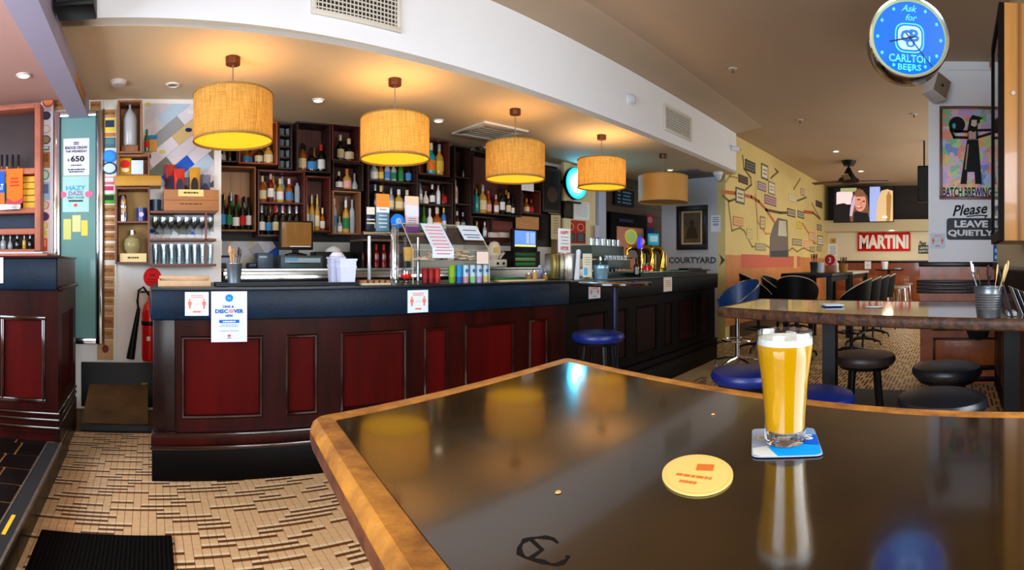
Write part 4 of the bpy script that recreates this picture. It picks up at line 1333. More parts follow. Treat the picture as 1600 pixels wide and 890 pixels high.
mk('pot_body', MB().lathe([(.0, 0), (.045, 0), (.05, .10), (.044, .10), (.040, .01), (0, .01)], 18), M('dark_blue_enamel', (26, 44, 70), .3), t)
q, zt = LW.hit(229.5, 205, .09)
bottle(LW.w(q, .09, LW.hit(229, 238.5, .1)[1]), .2, 'tall', 'green', 'green', 'red', 'green bottle with red label beside the soda siphon box', 0)
tag(mk('bottle_ledge', MB().box(LW.hit(223.5, YH, .15)[0], LW.hit(236, YH, .15)[0], -.15, 0, LW.hit(229, 241.5, .1)[1] - .012, LW.hit(229, 238.5, .1)[1] - .001, bev=.002), CRATE, None, (0, 4.45, 0)), 'short wooden ledge carrying the green bottle', 'shelf')
q, zt = LW.hit(239, 210, .05)
t = thing('snack_packet', 'hanging tan snack packet with blue top on the wall beside the green bottle', 'packet', LW.w(q, .012, zt - .14))
mk('bag', MB().box(-.035, .035, 0, .012, 0, .11, bev=.005), P((214, 160, 84)), t)
mk('bag_top', MB().box(-.037, .037, -.001, .012, .11, .145, bev=.005), P((50, 130, 206)), t)

# ================================================================== things on and over the bar
def on1(px, off, z=ZB):
    """a spot on the first bar top: off is the distance behind its front edge"""
    return B1.w(B1.hit(px, YH, -off)[0], -off, z + .0006)


def hpx(fr, px, y0, y1, off):
    return abs(fr.hit(px, y0, off)[1] - fr.hit(px, y1, off)[1])


def top(fr, px, y, off, z):
    return fr.hit(px, y, off)[1] - z


def wpx(fr, x0, x1, off):
    return fr.hit(x1, YH, off)[0] - fr.hit(x0, YH, off)[0]


# wooden tray of coasters at the end
x, y, z = on1(288, .16)
W = wpx(B1, 249, 330, -.12)
t = thing('wooden_tray', 'shallow pale wooden tray at the left end of the bar', 'tray', (x, y, z), B1.b)
TR = M('pale_tray_wood', (198, 160, 120), .5, noise=(8, .2))
mk('tray_base', MB().box(-W / 2, W / 2, -.08, .10, 0, .01), TR, t)
for b in ((-W / 2, W / 2, -.09, -.08, 0, .035), (-W / 2, W / 2, .10, .11, 0, .06), (-W / 2, -W / 2 + .01, -.08, .10, 0, .045), (W / 2 - .01, W / 2, -.08, .10, 0, .045)):
    mk('tray_side', MB().box(*b, bev=.002), TR, t)
s0 = B1.hit(337, YH, -.08)[0]
s1 = B1.hit(560, YH, -.08)[0]
t = thing('bar_mat', 'long black rubber bar mat with raised lip on the bar', 'mat', B1.w(s0, -.07, ZB + .0006), B1.b)
mk('mat_body', MB().box(0, s1 - s0, 0, .20, 0, .012, bev=.004), M('bar_mat_rubber', (24, 28, 34), .6), t)
for b in ((0, s1 - s0, 0, .012), (0, s1 - s0, .188, .2)):
    mk('lip', MB().box(b[0], b[1], b[2], b[3], .012, .02, bev=.003), M('bar_mat_lip', (34, 40, 46), .5), t)


def bucket(loc, r, h, label, mat=GALV, ridges=False, rz=0., contents='wood'):
    t = thing('cutlery_bucket', label, 'bucket', loc, rz)
    n = 24
    prof = [(.0, 0), (r * .78, 0), (r * .79, .004)]
    if ridges:
        for k in range(7):
            zz = h * (.25 + .08 * k)
            rr = r * (.79 + .21 * (zz / h))
            prof += [(rr, zz), (rr + .0015, zz + h * .03), (rr, zz + h * .06)]
    prof += [(r * .99, h * .96), (r * 1.03, h * .98), (r * 1.03, h), (r * .97, h), (r * .76, .01), (.0, .01)]
    mk('bucket_body', MB().lathe(prof, n), mat, t)
    return t


def stickin(loc, items, grp):
    """cutlery and menus that stand in a bucket: each its own thing"""
    for i, (dx, dy, lean, ln, wd, mat, nm, lb, cat) in enumerate(items):
        a = atan2(dy, dx)
        t = thing(nm, lb, cat, (loc[0] + dx * .5, loc[1] + dy * .5, loc[2] + .012), 0, grp)
        ex, ey = cos(a) * lean, sin(a) * lean
        t2 = MB()
        t2.cyl((0, 0, 0), (ex * .8, ey * .8, ln * .72), wd * .35, wd * .4, n=6)
        t2.cyl((ex * .8, ey * .8, ln * .72), (ex * .9, ey * .9, ln * .85), wd * .4, wd, n=8)
        t2.cyl((ex * .9, ey * .9, ln * .85), (ex, ey, ln), wd, wd * .6, n=8)
        mk(cat + '_body', t2, mat, t)


WOODC = M('wooden_cutlery', (196, 150, 100), .6)
DARKC = M('dark_cutlery', (34, 28, 30), .4)
x, y, z = on1(366, .15, ZB + .013)
hb = top(B1, 366, 411, -.15, z)
rb = wpx(B1, 354, 379, -.15) / 2
bucket((x, y, z), rb, hb, 'small galvanised bucket of wooden cutlery on the black bar mat')
stickin((x, y, z), [(-.02, -.01, .02, hb * 1.75, .016, WOODC, 'wooden_spoon', 'broad wooden spoon at the left in the galvanised bucket', 'spoon'), (.0, .02, .012, hb * 1.6, .014, WOODC, 'wooden_spoon', 'wooden spoon at the back of the galvanised bucket', 'spoon'),
                    (.022, -.01, .03, hb * 1.6, .008, DARKC, 'dark_fork', 'dark fork leaning right in the galvanised bucket', 'fork'), (.014, .012, .035, hb * 1.7, .007, DARKC, 'dark_knife', 'dark knife leaning far right in the galvanised bucket', 'knife')], 'cutlery in the galvanised bucket')
# tubs
LIL = M('lilac_grey_plastic', (176, 178, 200), .45)
LIL2 = M('pale_lilac_plastic', (200, 206, 226), .45)
for px, w_, yt, off, m_, lb in ((525, 24, 401, .22, LIL, 'grey plastic tub at the back left of the two on the bar'), (541, 28, 404, .13, LIL2, 'pale lilac tub with rim, right front of the two on the bar')):
    x, y, z = on1(px, off, ZB + .0130)
    W = w_ / F * sqrt(x * x + y * y)
    hh = top(B1, px, yt, -off, z)
    t = thing('plastic_tub', lb, 'tub', (x, y, z), B1.b, 'plastic tubs on the bar')
    mb = MB().prism([(-W * .4, -.036), (W * .4, -.036), (W * .4, .036), (-W * .4, .036)], 0, .004)
    v = []
    for k, (sx, zz) in enumerate(((.40, 0), (.46, hh * .62), (.49, hh * .62), (.49, hh * .70), (.46, hh * .70), (.47, hh * .92), (.52, hh * .92), (.52, hh), (.44, hh), (.38, .006))):
        v.append([(-W * sx, -.09 * sx, zz), (W * sx, -.09 * sx, zz), (W * sx, .09 * sx, zz), (-W * sx, .09 * sx, zz)])
    pv = [p for r in v for p in r]
    mb.add(pv, [(k * 4 + i, k * 4 + (i + 1) % 4, k * 4 + 4 + (i + 1) % 4, k * 4 + 4 + i) for k in range(len(v) - 1) for i in range(4)])
    mk('tub_body', mb, m_, t)
x, y, z = on1(527, .22, ZB + .0130)
tag(mk('crumpled_napkins', MB().lathe([(.0, 0), (.03, .005), (.045, .02), (.03, .045), (.012, .05), (0, .052)], 9, sx=1.2), P((206, 206, 216)), None, (x, y, z + top(B1, 527, 402, -.22, z) - .012)), 'crumpled white napkins in the grey tub', 'napkins', kind='stuff')
# drip tray of slats
s0 = B1.hit(566, YH, -.05)[0]
s1 = B1.hit(611, YH, -.05)[0]
t = thing('slatted_rack', 'low slatted wooden rack on the bar beside the beer font', 'rack', B1.w(s0, -.05, ZB + .0006), B1.b)
mk('rack_base', MB().box(0, s1 - s0, 0, .14, 0, .012), P((196, 176, 150)), t)
for i in range(5):
    q = (s1 - s0) * (i + .2) / 5
    mk('slat', MB().box(q, q + (s1 - s0) * .12, 0, .14, .012, .03), P((150, 108, 74)), t)

# beer font: column with bar and tap badges
xf, yf, zf = on1(616.5, .48)
ht = top(B1, 616, 356, -.48, zf)
t = thing('beer_font', 'tall chrome beer font column with a cross bar of tap badges', 'tap', (xf, yf, zf), B1.b)
r = wpx(B1, 611, 623, -.48) / 2
mk('base_flange', MB().lathe([(.0, 0), (r * 1.8, 0), (r * 1.8, .012), (r, .02)], 20), CHROME, t)
mk('column', MB().lathe([(r, .012), (r, ht * .96), (r * .8, ht), (0, ht)], 20), CHROME, t)
zc = top(B1, 616, 366, -.48, zf)
L0 = wpx(B1, 616, 568, -.48)
L1 = wpx(B1, 616, 664, -.48)
mk('cross_bar', MB().cyl((L0, 0.02, zc), (L1, 0.02, zc), .020, n=14), CHROME, t)
mk('red_light', MB().cyl((-.0, -r - .002, ht * .24), (0, -r + .004, ht * .24), .012, n=10), P((240, 50, 30)), t)
for q in (L0 * .8, L1 * .8):
    mk('bar_leg', MB().cyl((q, .02, 0), (q, .02, zc), .014, n=10), STEEL, t)


def tapbadge(x0, x1, y0, y1, col, label, extra=None):
    q0, q1 = wpx(B1, 616, x0, -.48), wpx(B1, 616, x1, -.48)
    za, zb_ = zc + .020, top(B1, 616, y0, -.48, zf)
    zb_ = max(zb_, za + .06)
    c = thing('tap_badge', label, 'badge', Matrix.Translation((xf, yf, zf)) @ Matrix.Rotation(B1.b, 4, 'Z') @ Vector(((q0 + q1) / 2, .01, za)), B1.b, 'tap badges on the chrome font')
    hw, hh = (q1 - q0) / 2, zb_ - za
    mk('badge_plate', MB().box(-hw, hw, 0, .02, 0, hh, bev=.006), P(col, .3), c)
    for k, (a, b, cc) in enumerate(extra or []):
        mk('badge_band', MB().box(-hw * .96, hw * .96, -.001, .004, hh * a, hh * b), P(cc, .3), c)
    return c, hw, hh


c, hw, hh = tapbadge(573, 586, 324, 360, (24, 30, 44), 'dark tap badge with white crown, first on the chrome font', [(.68, .98, (220, 214, 200)), (.30, .36, (210, 190, 150)), (.45, .5, (200, 200, 200))])
c, hw, hh = tapbadge(588, 609, 303, 360, (92, 128, 144), 'tall orange and white tap badge over a teal panel, second on the font', [(.64, .99, (236, 140, 50)), (.50, .64, (232, 232, 240))])
wavy(c, P((206, 220, 226)), 0, hh * .42, hw * 1.3, 4, hh * .035, hh * .1)
wavy(c, P((150, 140, 160)), 0, hh * .58, hw * 1.3, 1, hh * .03, 1)
c, hw, hh = tapbadge(634, 655, 304, 360, (226, 200, 206), 'tall pale pink and white tap badge with purple foot, last on the font', [(.76, .99, (232, 206, 170)), (.44, .74, (222, 226, 240)), (.0, .16, (120, 40, 150))])
wavy(c, P((150, 120, 160)), 0, hh * .38, hw * 1.3, 3, hh * .025, hh * .06)
q = Matrix.Translation((xf, yf, zf)) @ Matrix.Rotation(B1.b, 4, 'Z') @ Vector((.012, -.035, ht + .002))
c = thing('tap_badge', 'round blue tap badge on top of the chrome column', 'badge', q, B1.b, 'tap badges on the chrome font')
R2 = wpx(B1, 611, 631, -.48) / 2
mk('badge_disc', MB().ell(0, R2 * .9, R2, R2, 0, .018), P((20, 120, 226), .3), c)
mk('inner_disc', MB().ell(R2 * .1, R2 * .9, R2 * .45, R2 * .45, -.002, 0), P((120, 190, 240), .3), c)
mk('red_spot', MB().ell(R2 * .2, R2 * .95, R2 * .2, R2 * .2, -.004, 0), P((226, 120, 110), .3), c)

# red candle glass
x, y, z = on1(634.5, .12)
hg_ = top(B1, 634, 420, -.12, z)
t = thing('candle_glass', 'small stemmed glass of red liquid on the bar by the beer font', 'glass', (x, y, z))
rg = wpx(B1, 626, 643, -.12) / 2
mk('glass', MB().lathe([(.0, 0), (rg * .6, 0), (rg * .6, .003), (.006, .010), (.006, hg_ * .2), (rg * .8, hg_ * .35), (rg, hg_ * .55), (rg * .75, hg_), (rg * .7, hg_), (rg * .92, hg_ * .55), (rg * .7, hg_ * .38), (0, hg_ * .3)], 20), CLRG, t)
mk('red_liquid', MB().lathe([(.0, hg_ * .32), (rg * .72, hg_ * .38), (rg * .93, hg_ * .55), (rg * .86, hg_ * .7), (0, hg_ * .7)], 20), M('red_liquid', (220, 16, 20), .1, emit=((220, 10, 16), .25)), t)

# acrylic case over cans
O_ = .06
s0 = B1.hit(645, YH, -O_)[0]
s1 = B1.hit(765, YH, -O_)[0]
hc = top(B1, 705, 352, -.25, ZB)
t = thing('acrylic_case', 'clear acrylic counter case with sloping front over cans and napkins', 'display case', B1.w(s0, -O_, ZB + .0006), B1.b)
W = s1 - s0
D = .36
AE = M('acrylic_edge', (206, 200, 176), .15, trans=.4)
mk('front_panel', MB().box(.004, W - .004, 0, .004, .0, hc * .55), ACRYL, t)
mb = MB().add([(.004, 0, hc * .55), (W - .004, 0, hc * .55), (W - .004, .18, hc), (.004, .18, hc), (.004, .004, hc * .55), (W - .004, .004, hc * .55), (W - .004, .184, hc - .003), (.004, .184, hc - .003)],
              [(0, 1, 2, 3), (7, 6, 5, 4), (0, 4, 5, 1), (3, 2, 6, 7)])
mk('sloping_panel', mb, ACRYL, t)
mk('top_panel', MB().box(.004, W - .004, .18, D, hc - .004, hc), ACRYL, t)
for q in (0, W - .004):
    mk('side_panel', MB().add([(q + e, yy, zz) for e in (0, .004) for yy, zz in ((0, 0), (D, 0), (D, hc), (.18, hc), (0, hc * .55))],
                              [(4, 3, 2, 1, 0), (5, 6, 7, 8, 9), (0, 1, 6, 5), (1, 2, 7, 6), (2, 3, 8, 7), (3, 4, 9, 8), (4, 0, 5, 9)]), ACRYL, t)
    for a_, b_ in (((0, 0), (0, hc * .55)), ((0, hc * .55), (.18, hc)), ((.18, hc), (D, hc))):
        mk('corner_strip', MB().tube([(q + .002, a_[0], a_[1]), (q + .002, b_[0], b_[1])], .004, 6), AE, t)
mk('edge_strip', MB().tube([(0, 0, hc * .55), (W, 0, hc * .55)], .003, 6), AE, t)
mk('edge_strip', MB().tube([(0, .18, hc), (W, .18, hc)], .004, 6), AE, t)
mk('inner_shelf', MB().box(.006, W - .006, .008, D - .004, hc * .36, hc * .368), ACRYL, t)


def loc1(lx, ly, lz):
    return Matrix.Translation(B1.w(s0, -O_, ZB + .0006)) @ Matrix.Rotation(B1.b, 4, 'Z') @ Vector((lx, ly, lz))


# pile of beige napkins
mb = MB()
rn = random.Random(4)
for k in range(90):
    a = rn.uniform(.18, .92)
    hh_ = max(0.0, 1 - abs(a - .58) / .42) * hc * .22
    px_, pz = W * a, hc * .37 + rn.uniform(0, hh_)
    yy = rn.uniform(.04, .20)
    mb.box(px_ - .03, px_ + .03, yy, yy + .035, pz, pz + .016, bev=.006)
o = tag(mk('bread_pile', mb, M('beige_napkins', (232, 206, 174), .8, noise=(20, .15)), None, loc1(0, 0, 0), B1.b), 'pile of beige napkins on the shelf inside the acrylic case', 'napkins', kind='stuff')
# cans
cans = [(664, (150, 20, 24), (110, 12, 20), 'dark red can, first in the acrylic case'), (673, (170, 28, 28), (120, 14, 22), 'dark red can, second in the acrylic case'), (683, (200, 40, 36), (160, 20, 26), 'bright red can, third in the acrylic case'),
        (706, (150, 196, 20), (110, 170, 20), 'lime green can in the acrylic case'), (717, (40, 160, 226), (30, 90, 190), 'sky blue can in the acrylic case'), (727, (206, 226, 240), (230, 150, 150), 'white can with pink foot in the acrylic case'),
        (738, (206, 226, 240), (130, 214, 110), 'white can with green foot in the acrylic case'), (748, (206, 226, 240), (196, 150, 226), 'white can with lilac foot in the acrylic case'), (758.5, (206, 226, 240), (236, 190, 80), 'white can with amber foot in the acrylic case')]
hcan = top(B1, 740, 414, -.08, ZB)
for px, c1, c2, lb in cans:
    tall = px > 700
    x, y, z = B1.w(B1.hit(px, YH, -.11)[0], -.11, ZB + .0008)
    rr = .0235
    hh_ = hcan * (1 if tall else .82)
    t = thing('drink_can', lb, 'can', (x, y, z), B1.b, 'cans inside the acrylic case')
    mk('can_body', MB().lathe([(.0, .0), (rr * .8, 0), (rr, .006), (rr, hh_ - .01), (rr * .86, hh_), (0, hh_ - .002)], 18), P(c1, .3), t)
    mk('can_band', MB().lathe([(rr + .0005, .008), (rr + .0008, hh_ * .33), (rr + .0005, hh_ * .34)], 18), P(c2, .3), t)
    if px > 720:
        mk('can_mark', MB().ell(0, hh_ * .68, rr * .5, rr * .6, -rr - .001, -rr * .8), P((60, 130, 190), .3), t)
# papers draped on the case
def drape(x0, x1, label, ytop, ybot, curve, lines, lc):
    a0, a1 = B1.hit(x0, YH, -.12)[0] - s0, B1.hit(x1, YH, -.12)[0] - s0
    path = curve
    v = []
    for yy, zz in path:
        v += [(a0, yy, zz), (a1, yy, zz)]
    n = len(path)
    mb = MB().add(v + [(p[0], p[1] + .002, p[2] - .0005) for p in v], [(2 * i, 2 * i + 1, 2 * i + 3, 2 * i + 2) for i in range(n - 1)] + [(2 * n + 2 * i + 2, 2 * n + 2 * i + 3, 2 * n + 2 * i + 1, 2 * n + 2 * i) for i in range(n - 1)])
    t = thing('draped_menu', label, 'paper', loc1(0, 0, 0), B1.b)
    mk('sheet', mb, PAPERB, t)
    ls = MB()
    for k in range(lines):
        u = (k + 1) / (lines + 1) * (n - 1)
        i = min(int(u), n - 2)
        f_ = u - i
        yy = path[i][0] * (1 - f_) + path[i + 1][0] * f_
        zz = path[i][1] * (1 - f_) + path[i + 1][1] * f_
        e = rn.uniform(.08, .2) * (a1 - a0)
        ls.box(a0 + e, a1 - e, yy - .0035, yy - .0015, zz - .003, zz + .003)
    o = mk('printed_lines', ls, lc, t)
    o['kind'] = 'stuff'


sl = .18 / (hc * .45)
drape(668, 701, 'white menu sheet with red lines hanging down the front of the acrylic case', 0, 0,
      [(-.012, hc * .42), (-.014, hc * .52), (-.010, hc * .58)] + [(-.008 + .18 * k / 5, hc * (.58 + .43 * k / 5)) for k in range(1, 6)], 9, P((214, 90, 90)))
drape(726, 757, 'small white sheet with dark lines on the sloping top of the acrylic case', 0, 0, [(.06, hc * .735), (.10, hc * .83), (.17, hc * 1.0)], 3, P((60, 60, 80)))
x, y, z = loc1(.10, .27, hc * .37)
t = thing('yellow_tub', 'orange-yellow tub standing inside the left end of the acrylic case', 'tub', (x, y, z))
mk('tub_body', MB().lathe([(.0, 0), (.036, 0), (.042, .10), (.038, .10), (.033, .006), (0, .006)], 20), P((232, 170, 50), .4), t)
q0, q1, z0, z1 = B1.rect(745, 412, 763, 393, -O_ + .004)
t = thing('price_card', 'pale beige card on the right front of the acrylic case', 'card', B1.w((q0 + q1) / 2, -O_ + .006, (z0 + z1) / 2), B1.b)
mk('card', MB().box(-(q1 - q0) / 2, (q1 - q0) / 2, 0, .002, -(z1 - z0) / 2, (z1 - z0) / 2), P((226, 206, 194)), t)

# steel box with sign at the bar's bend
x, y, z = on1(882, .20)
hs_ = top(B1, 882, 396, -.2, z)
t = thing('steel_box', 'brushed steel dispenser box on the bar at the bend', 'box', (x, y, z), B1.b + .2)
W = .20
mk('box_body', MB().box(-W * .5, W * .5, -.09, .14, 0, hs_, bev=.006), STEEL, t)
mk('door_edge', MB().box(-W * .56, -W * .5, -.095, -.06, 0, hs_, bev=.003), CHROME, t)
mk('side_panel', MB().box(-W * .9, -W * .56, -.02, .02, .01, hs_ * .97, bev=.003), M('yellowed_steel', (150, 134, 70), .3, metal=.8), t)
x, y, z2 = x, y, z + hs_ + .0005
hs2 = top(B1, 876, 357, -.2, z2)
t = thing('counter_sign', 'white counter sign with red words on top of the steel box', 'sign', (x - .02, y - .02, z2), B1.b + .15)
mk('sign_board', MB().box(-.078, .078, 0, .008, .008, hs2), PAPER, t)
mk('sign_foot', MB().box(-.05, .05, -.03, .03, 0, .008), ACRYL, t)
text(t, 'HAPPY', RED, 0, hs2 * .84, .11, .03)
text(t, 'HOUR', RED, 0, hs2 * .2, .11, .03)
wavy(t, P((90, 90, 100)), 0, hs2 * .66, .11, 4, .005, .028)
# folded menus, bucket
x, y, z = on1(902, .10)
hm_ = top(B1, 902, 389, -.1, z)
t = thing('folded_menu', 'white fan-folded menu standing beside the steel box', 'menu', (x, y, z), B1.b)
mk('leaf', MB().slab([(-.035, 0), (.02, 0), (.03, hm_), (.0, hm_ * .98)], 0, .002), PAPER, t)
mk('leaf', MB().slab([(-.02, 0), (.04, 0), (.055, hm_ * .96), (.0, hm_ * .97)], .012, .014), PAPERB, t)
x, y, z = on1(918, .06)
hm_ = top(B1, 918, 396, -.06, z)
t = thing('table_menu', 'cream and blue stand-up menu between folded menu and blue bucket', 'menu', (x, y, z), B1.b)
mk('menu_card', MB().box(-.055, .055, 0, .004, .02, hm_), P((226, 222, 196)), t)
mk('blue_picture', MB().box(-.045, .0, -.001, 0, .035, hm_ * .45), P((90, 180, 236)), t)
mk('stand_foot', MB().box(-.06, .06, -.02, .03, 0, .02, bev=.006), ACRYL, t)
wavy(t, P((120, 110, 90)), 0, hm_ * .85, .08, 4, .004, .02)
x, y, z = on1(939, .05)
hb = top(B1, 939, 414, -.05, z)
bucket((x, y, z), wpx(B1, 930, 948, -.05) / 2 * .98, hb, 'pale blue-grey bucket of cutlery at the bend of the bar', M('blue_galvanised', (134, 176, 200), .35, metal=.6), True)
stickin((x, y, z), [(-.02, -.01, .02, hb * 1.5, .012, CHROME, 'dessert_spoon', 'steel spoon in the pale blue-grey bucket', 'spoon'), (.02, 0, .022, hb * 1.55, .010, DARKC, 'dark_knife', 'dark-handled knife in the pale blue-grey bucket', 'knife'),
                    (.0, .02, .01, hb * 1.5, .011, DARKC, 'dark_fork', 'dark-handled fork in the pale blue-grey bucket', 'fork')], 'cutlery in the pale blue-grey bucket')
# small things behind: espresso cups, spray bottle, lime
x, y, z = on1(846, .42)
t = thing('spray_bottle', 'small pale blue spray bottle behind the bar edge', 'bottle', (x, y, z), 0)
hq = top(B1, 846, 414, -.42, z)
mk('bottle_body', MB().lathe([(.0, 0), (.032, 0), (.034, hq * .5), (.014, hq * .75), (.012, hq * .8), (0, hq * .8)], 14), P((176, 196, 236), .3), t)
mk('spray_head', MB().box(-.03, .012, -.01, .01, hq * .8, hq, bev=.003), PAPER, t)
for i, (px, c) in enumerate(((826, (150, 116, 80)), (835, (196, 160, 90)), (853, (176, 140, 70)), (860, (206, 200, 190)))):
    x, y, z = on1(px, .3)
    t = thing('tasting_jar', f'small jar behind the bar edge, {ORD[i]} from left before the green trays', 'jar', (x, y, z), 0, 'small jars behind the bar edge')
    hq = top(B1, px, 426 - (i % 2) * 4, -.3, z)
    mk('jar_body', MB().lathe([(.0, 0), (.024, 0), (.026, hq * .7), (.018, hq * .85), (0, hq * .85)], 14), P(c, .3), t)
    mk('jar_lid', MB().lathe([(.02, hq * .82), (.02, hq), (0, hq)], 12), STEEL, t)
x, y, z = on1(812, .12)
tag(mk('wooden_board', MB().box(-.22, .22, -.05, .05, 0, .012, bev=.003), P((206, 176, 140)), None, (x, y, z), B1.b), 'pale wooden board on the bar right of the acrylic case', 'board')
tag(mk('green_bar_towel', MB().box(-.18, .18, -.05, .06, 0, .016, bev=.006), P((30, 130, 66)), None, B1.w(B1.hit(795, YH, -.5)[0], -.5, ZB + .0006), B1.b), 'folded green bar towel behind the wooden board', 'towel')

# notices stuck on the bar edge
FO = .053


def distance_notice(x0, y0, x1, y1, label, fr=B1, off=FO, tilt=0.):
    t, hw, hh = sheet(fr, x0, y0, x1, y1, label, 'notice', PAPERB, off, .0015)
    OR = P((236, 120, 96))
    for sx in (-.6, .6):
        mb = MB().ell(sx * hw, hh * .34, hw * .09, hh * .09, -.001, 0, n=12)
        mb.slab([(sx * hw - hw * .16, hh * .22), (sx * hw - hw * .16, -hh * .1), (sx * hw - hw * .09, -hh * .1), (sx * hw - hw * .07, -hh * .42), (sx * hw + hw * .07, -hh * .42), (sx * hw + hw * .09, -hh * .1), (sx * hw + hw * .16, -hh * .1), (sx * hw + hw * .16, hh * .22)], -.001, 0)
        mk('printed_figure', mb, OR, t)
    wavy(t, OR, 0, hh * .72, hw * 1.2, 2, hh * .07, hh * .16)
    wavy(t, OR, 0, -hh * .66, hw * .7, 1, hh * .15, 1)
    mk('dotted_line', MB().box(-hw * .3, hw * .3, -.001, 0, -.002, .002), P((236, 170, 160)), t)
    return t


distance_notice(289, 493, 326, 456, 'square pale notice with two orange figures at the left end of the bar edge')
distance_notice(637, 488, 669, 453, 'square pale notice with two orange figures below the acrylic case')
distance_notice(920, 466, 938, 446, 'small lilac notice with orange figures on the dark bar edge by the stool', B2)
t, hw, hh = sheet(B2, 1037, 455, 1050, 433, 'small upright cream notice on the dark bar below the taps', 'notice', P((226, 220, 200)), FO, .0015)
wavy(t, P((190, 110, 90)), 0, hh * .5, hw * 1.4, 4, hh * .08, hh * .25)
t, hw, hh = sheet(B1, 330, 534, 386, 455, 'tall white notice with blue words hanging from the bar edge', 'notice', M('lilac_edge_paper', (226, 210, 236), .7), FO + .003, .0015)
mk('white_field', MB().box(-hw * .93, hw * .93, -.0006, 0, -hh * .96, hh * .96), M('pale_blue_field', (206, 226, 246), .7), t)
BL = P((16, 76, 176))
mk('blue_disc', MB().ell(0, hh * .74, hw * .22, hh * .15, -.0016, -.0006), P((16, 130, 226)), t)
text(t, 'Go', P((150, 200, 240)), 0, hh * .74, hw * .2, hh * .08, y=-.0028)
text(t, 'DINE &', BL, -hw * .05, hh * .40, hw * .62, hh * .10, bold=.03)
text(t, 'DISC', BL, -hw * .42, hh * .22, hw * .72, hh * .16, bold=.04)
mk('pink_star', MB().ell(hw * .11, hh * .22, hw * .15, hh * .09, -.0016, -.0006, n=9), P((236, 140, 170)), t)
text(t, 'VER', BL, hw * .52, hh * .22, hw * .55, hh * .16, bold=.04)
text(t, 'NSW', BL, 0, hh * .04, hw * .42, hh * .10, bold=.04)
mk('blue_band', MB().box(-hw * .56, hw * .56, -.0016, -.0006, -hh * .25, -hh * .12), P((16, 96, 220)), t)
wavy(t, PAPER, 0, -hh * .19, hw * .9, 1, hh * .05, 1)
wavy(t, P((90, 110, 150)), 0, -hh * .32, hw * 1.1, 2, hh * .02, hh * .06)
wavy(t, P((90, 110, 150)), 0, -hh * .56, hw * 1.1, 1, hh * .02, 1)
mk('red_emblem', MB().ell(0, -hh * .75, hw * .1, hh * .05, -.0016, -.0006, n=10), P((230, 60, 80)), t)
text(t, 'NSW', BL, 0, -hh * .84, hw * .22, hh * .05)

# ------------------------------------------------------------------ back counter
ZK = LW.hit(450, 419, 0)[1]
ZK = H - (419 - YH) / F * (4.6 / cos((470 - X0) / F))
KX0, KX1 = .66, 5.2
t = thing('back_counter', 'brushed steel back counter running behind the bar', 'counter', (0, 0, 0))
mk('counter_top', MB().box(KX0, KX1, 4.55, 5.18, ZK - .03, ZK, bev=.004), STEEL, t)
mk('counter_front', MB().box(KX0, KX1, 4.58, 4.6, .5, ZK - .03), STEEL, t)
mk('counter_body', MB().box(KX0, KX1, 4.62, 5.18, 0, ZK - .03), M('dark_back_cabinet', (50, 48, 46), .5), t)
mk('speed_rail', MB().box(KX0, 3.0, 4.48, 4.57, ZK - .13, ZK - .06, bev=.006), STEEL, t)
mk('rail_lip', MB().box(KX0, 3.0, 4.47, 4.48, ZK - .13, ZK - .05, bev=.003), CHROME, t)


def onk(px, y):
    x_, y_ = ray(px)
    return (x_ / y_ * y, y, ZK + .0006)


def kh(px, y, py):
    x_, y_ = ray(px)
    return H - (py - YH) / F * (y / y_) - ZK


KF = Fr(0, 4.66, 0)
# till: base unit and screen
x, y, z = onk(470, 4.70)
hb = kh(470, 4.66, 399)
W = wpx(KF, 437, 503, 0)
t = thing('till_unit', 'dark grey-green till base with card slot under the till screen', 'till', (x, y, z))
TG = M('till_grey_green', (46, 66, 70), .45)
mk('till_body', MB().box(-W / 2, W / 2, -.04, .26, 0, hb, bev=.008), TG, t)
mk('slot_panel', MB().box(-W * .4, W * .44, -.044, -.04, hb * .45, hb * .80), P((150, 170, 176)), t)
mk('blue_sticker', MB().box(-W * .40, -W * .1, -.046, -.044, hb * .6, hb * .78), P((90, 150, 200)), t)
mk('slot', MB().box(-W * .3, W * .15, -.046, -.04, hb * .36, hb * .42), BLACK, t)
z2 = z + hb + .0006
hm = kh(464, 4.66, 344) - hb
W2 = wpx(KF, 437, 490, 0)
xm = onk(464, 4.70)[0]
t = thing('till_screen', 'black flat till screen reflecting the lamp above the back counter', 'monitor', (xm, y + .04, z2))
mk('stand_foot', MB().lathe([(.0, 0), (.11, 0), (.11, .012), (.03, .03), (0, .03)], 20, sy=.7), BLACK, t)
mk('stand_neck', MB().box(-.03, .03, .0, .03, .02, .10), BLACK, t)
mk('bezel', MB().box(-W2 / 2, W2 / 2, -.03, .02, hm * .16, hm, bev=.006), BLACK, t)
mk('screen', MB().box(-W2 * .44, W2 * .44, -.033, -.03, hm * .24, hm * .95), M('screen_glass', (96, 70, 40), .08, emit=((150, 96, 30), .35), coat=1), t)  # amber glow imitates the lamp mirrored in the dark screen
mk('status_bar', MB().box(-W2 * .2, W2 * .4, -.0345, -.033, hm * .25, hm * .27), PAPER, t)
x, y, z = onk(414, 4.72)
t = thing('receipt_printer', 'dark blue-grey receipt printer left of the till', 'printer', (x, y, z))
hb = kh(414, 4.70, 395)
W = wpx(KF, 402, 427, 0)
mk('printer_body', MB().box(-W / 2, W / 2, -.02, .14, 0, hb, bev=.008), M('printer_blue_grey', (40, 62, 78), .4), t)
mk('paper_slot', MB().box(-W * .4, W * .1, -.022, -.02, hb * .68, hb * .8), P((150, 176, 190)), t)
x, y, z = onk(394, 4.72)
t = thing('card_terminal', 'black card terminal left of the receipt printer', 'terminal', (x, y, z))
mk('terminal_body', MB().box(-.045, .045, -.03, .1, 0, .05, bev=.01), BLACK, t)
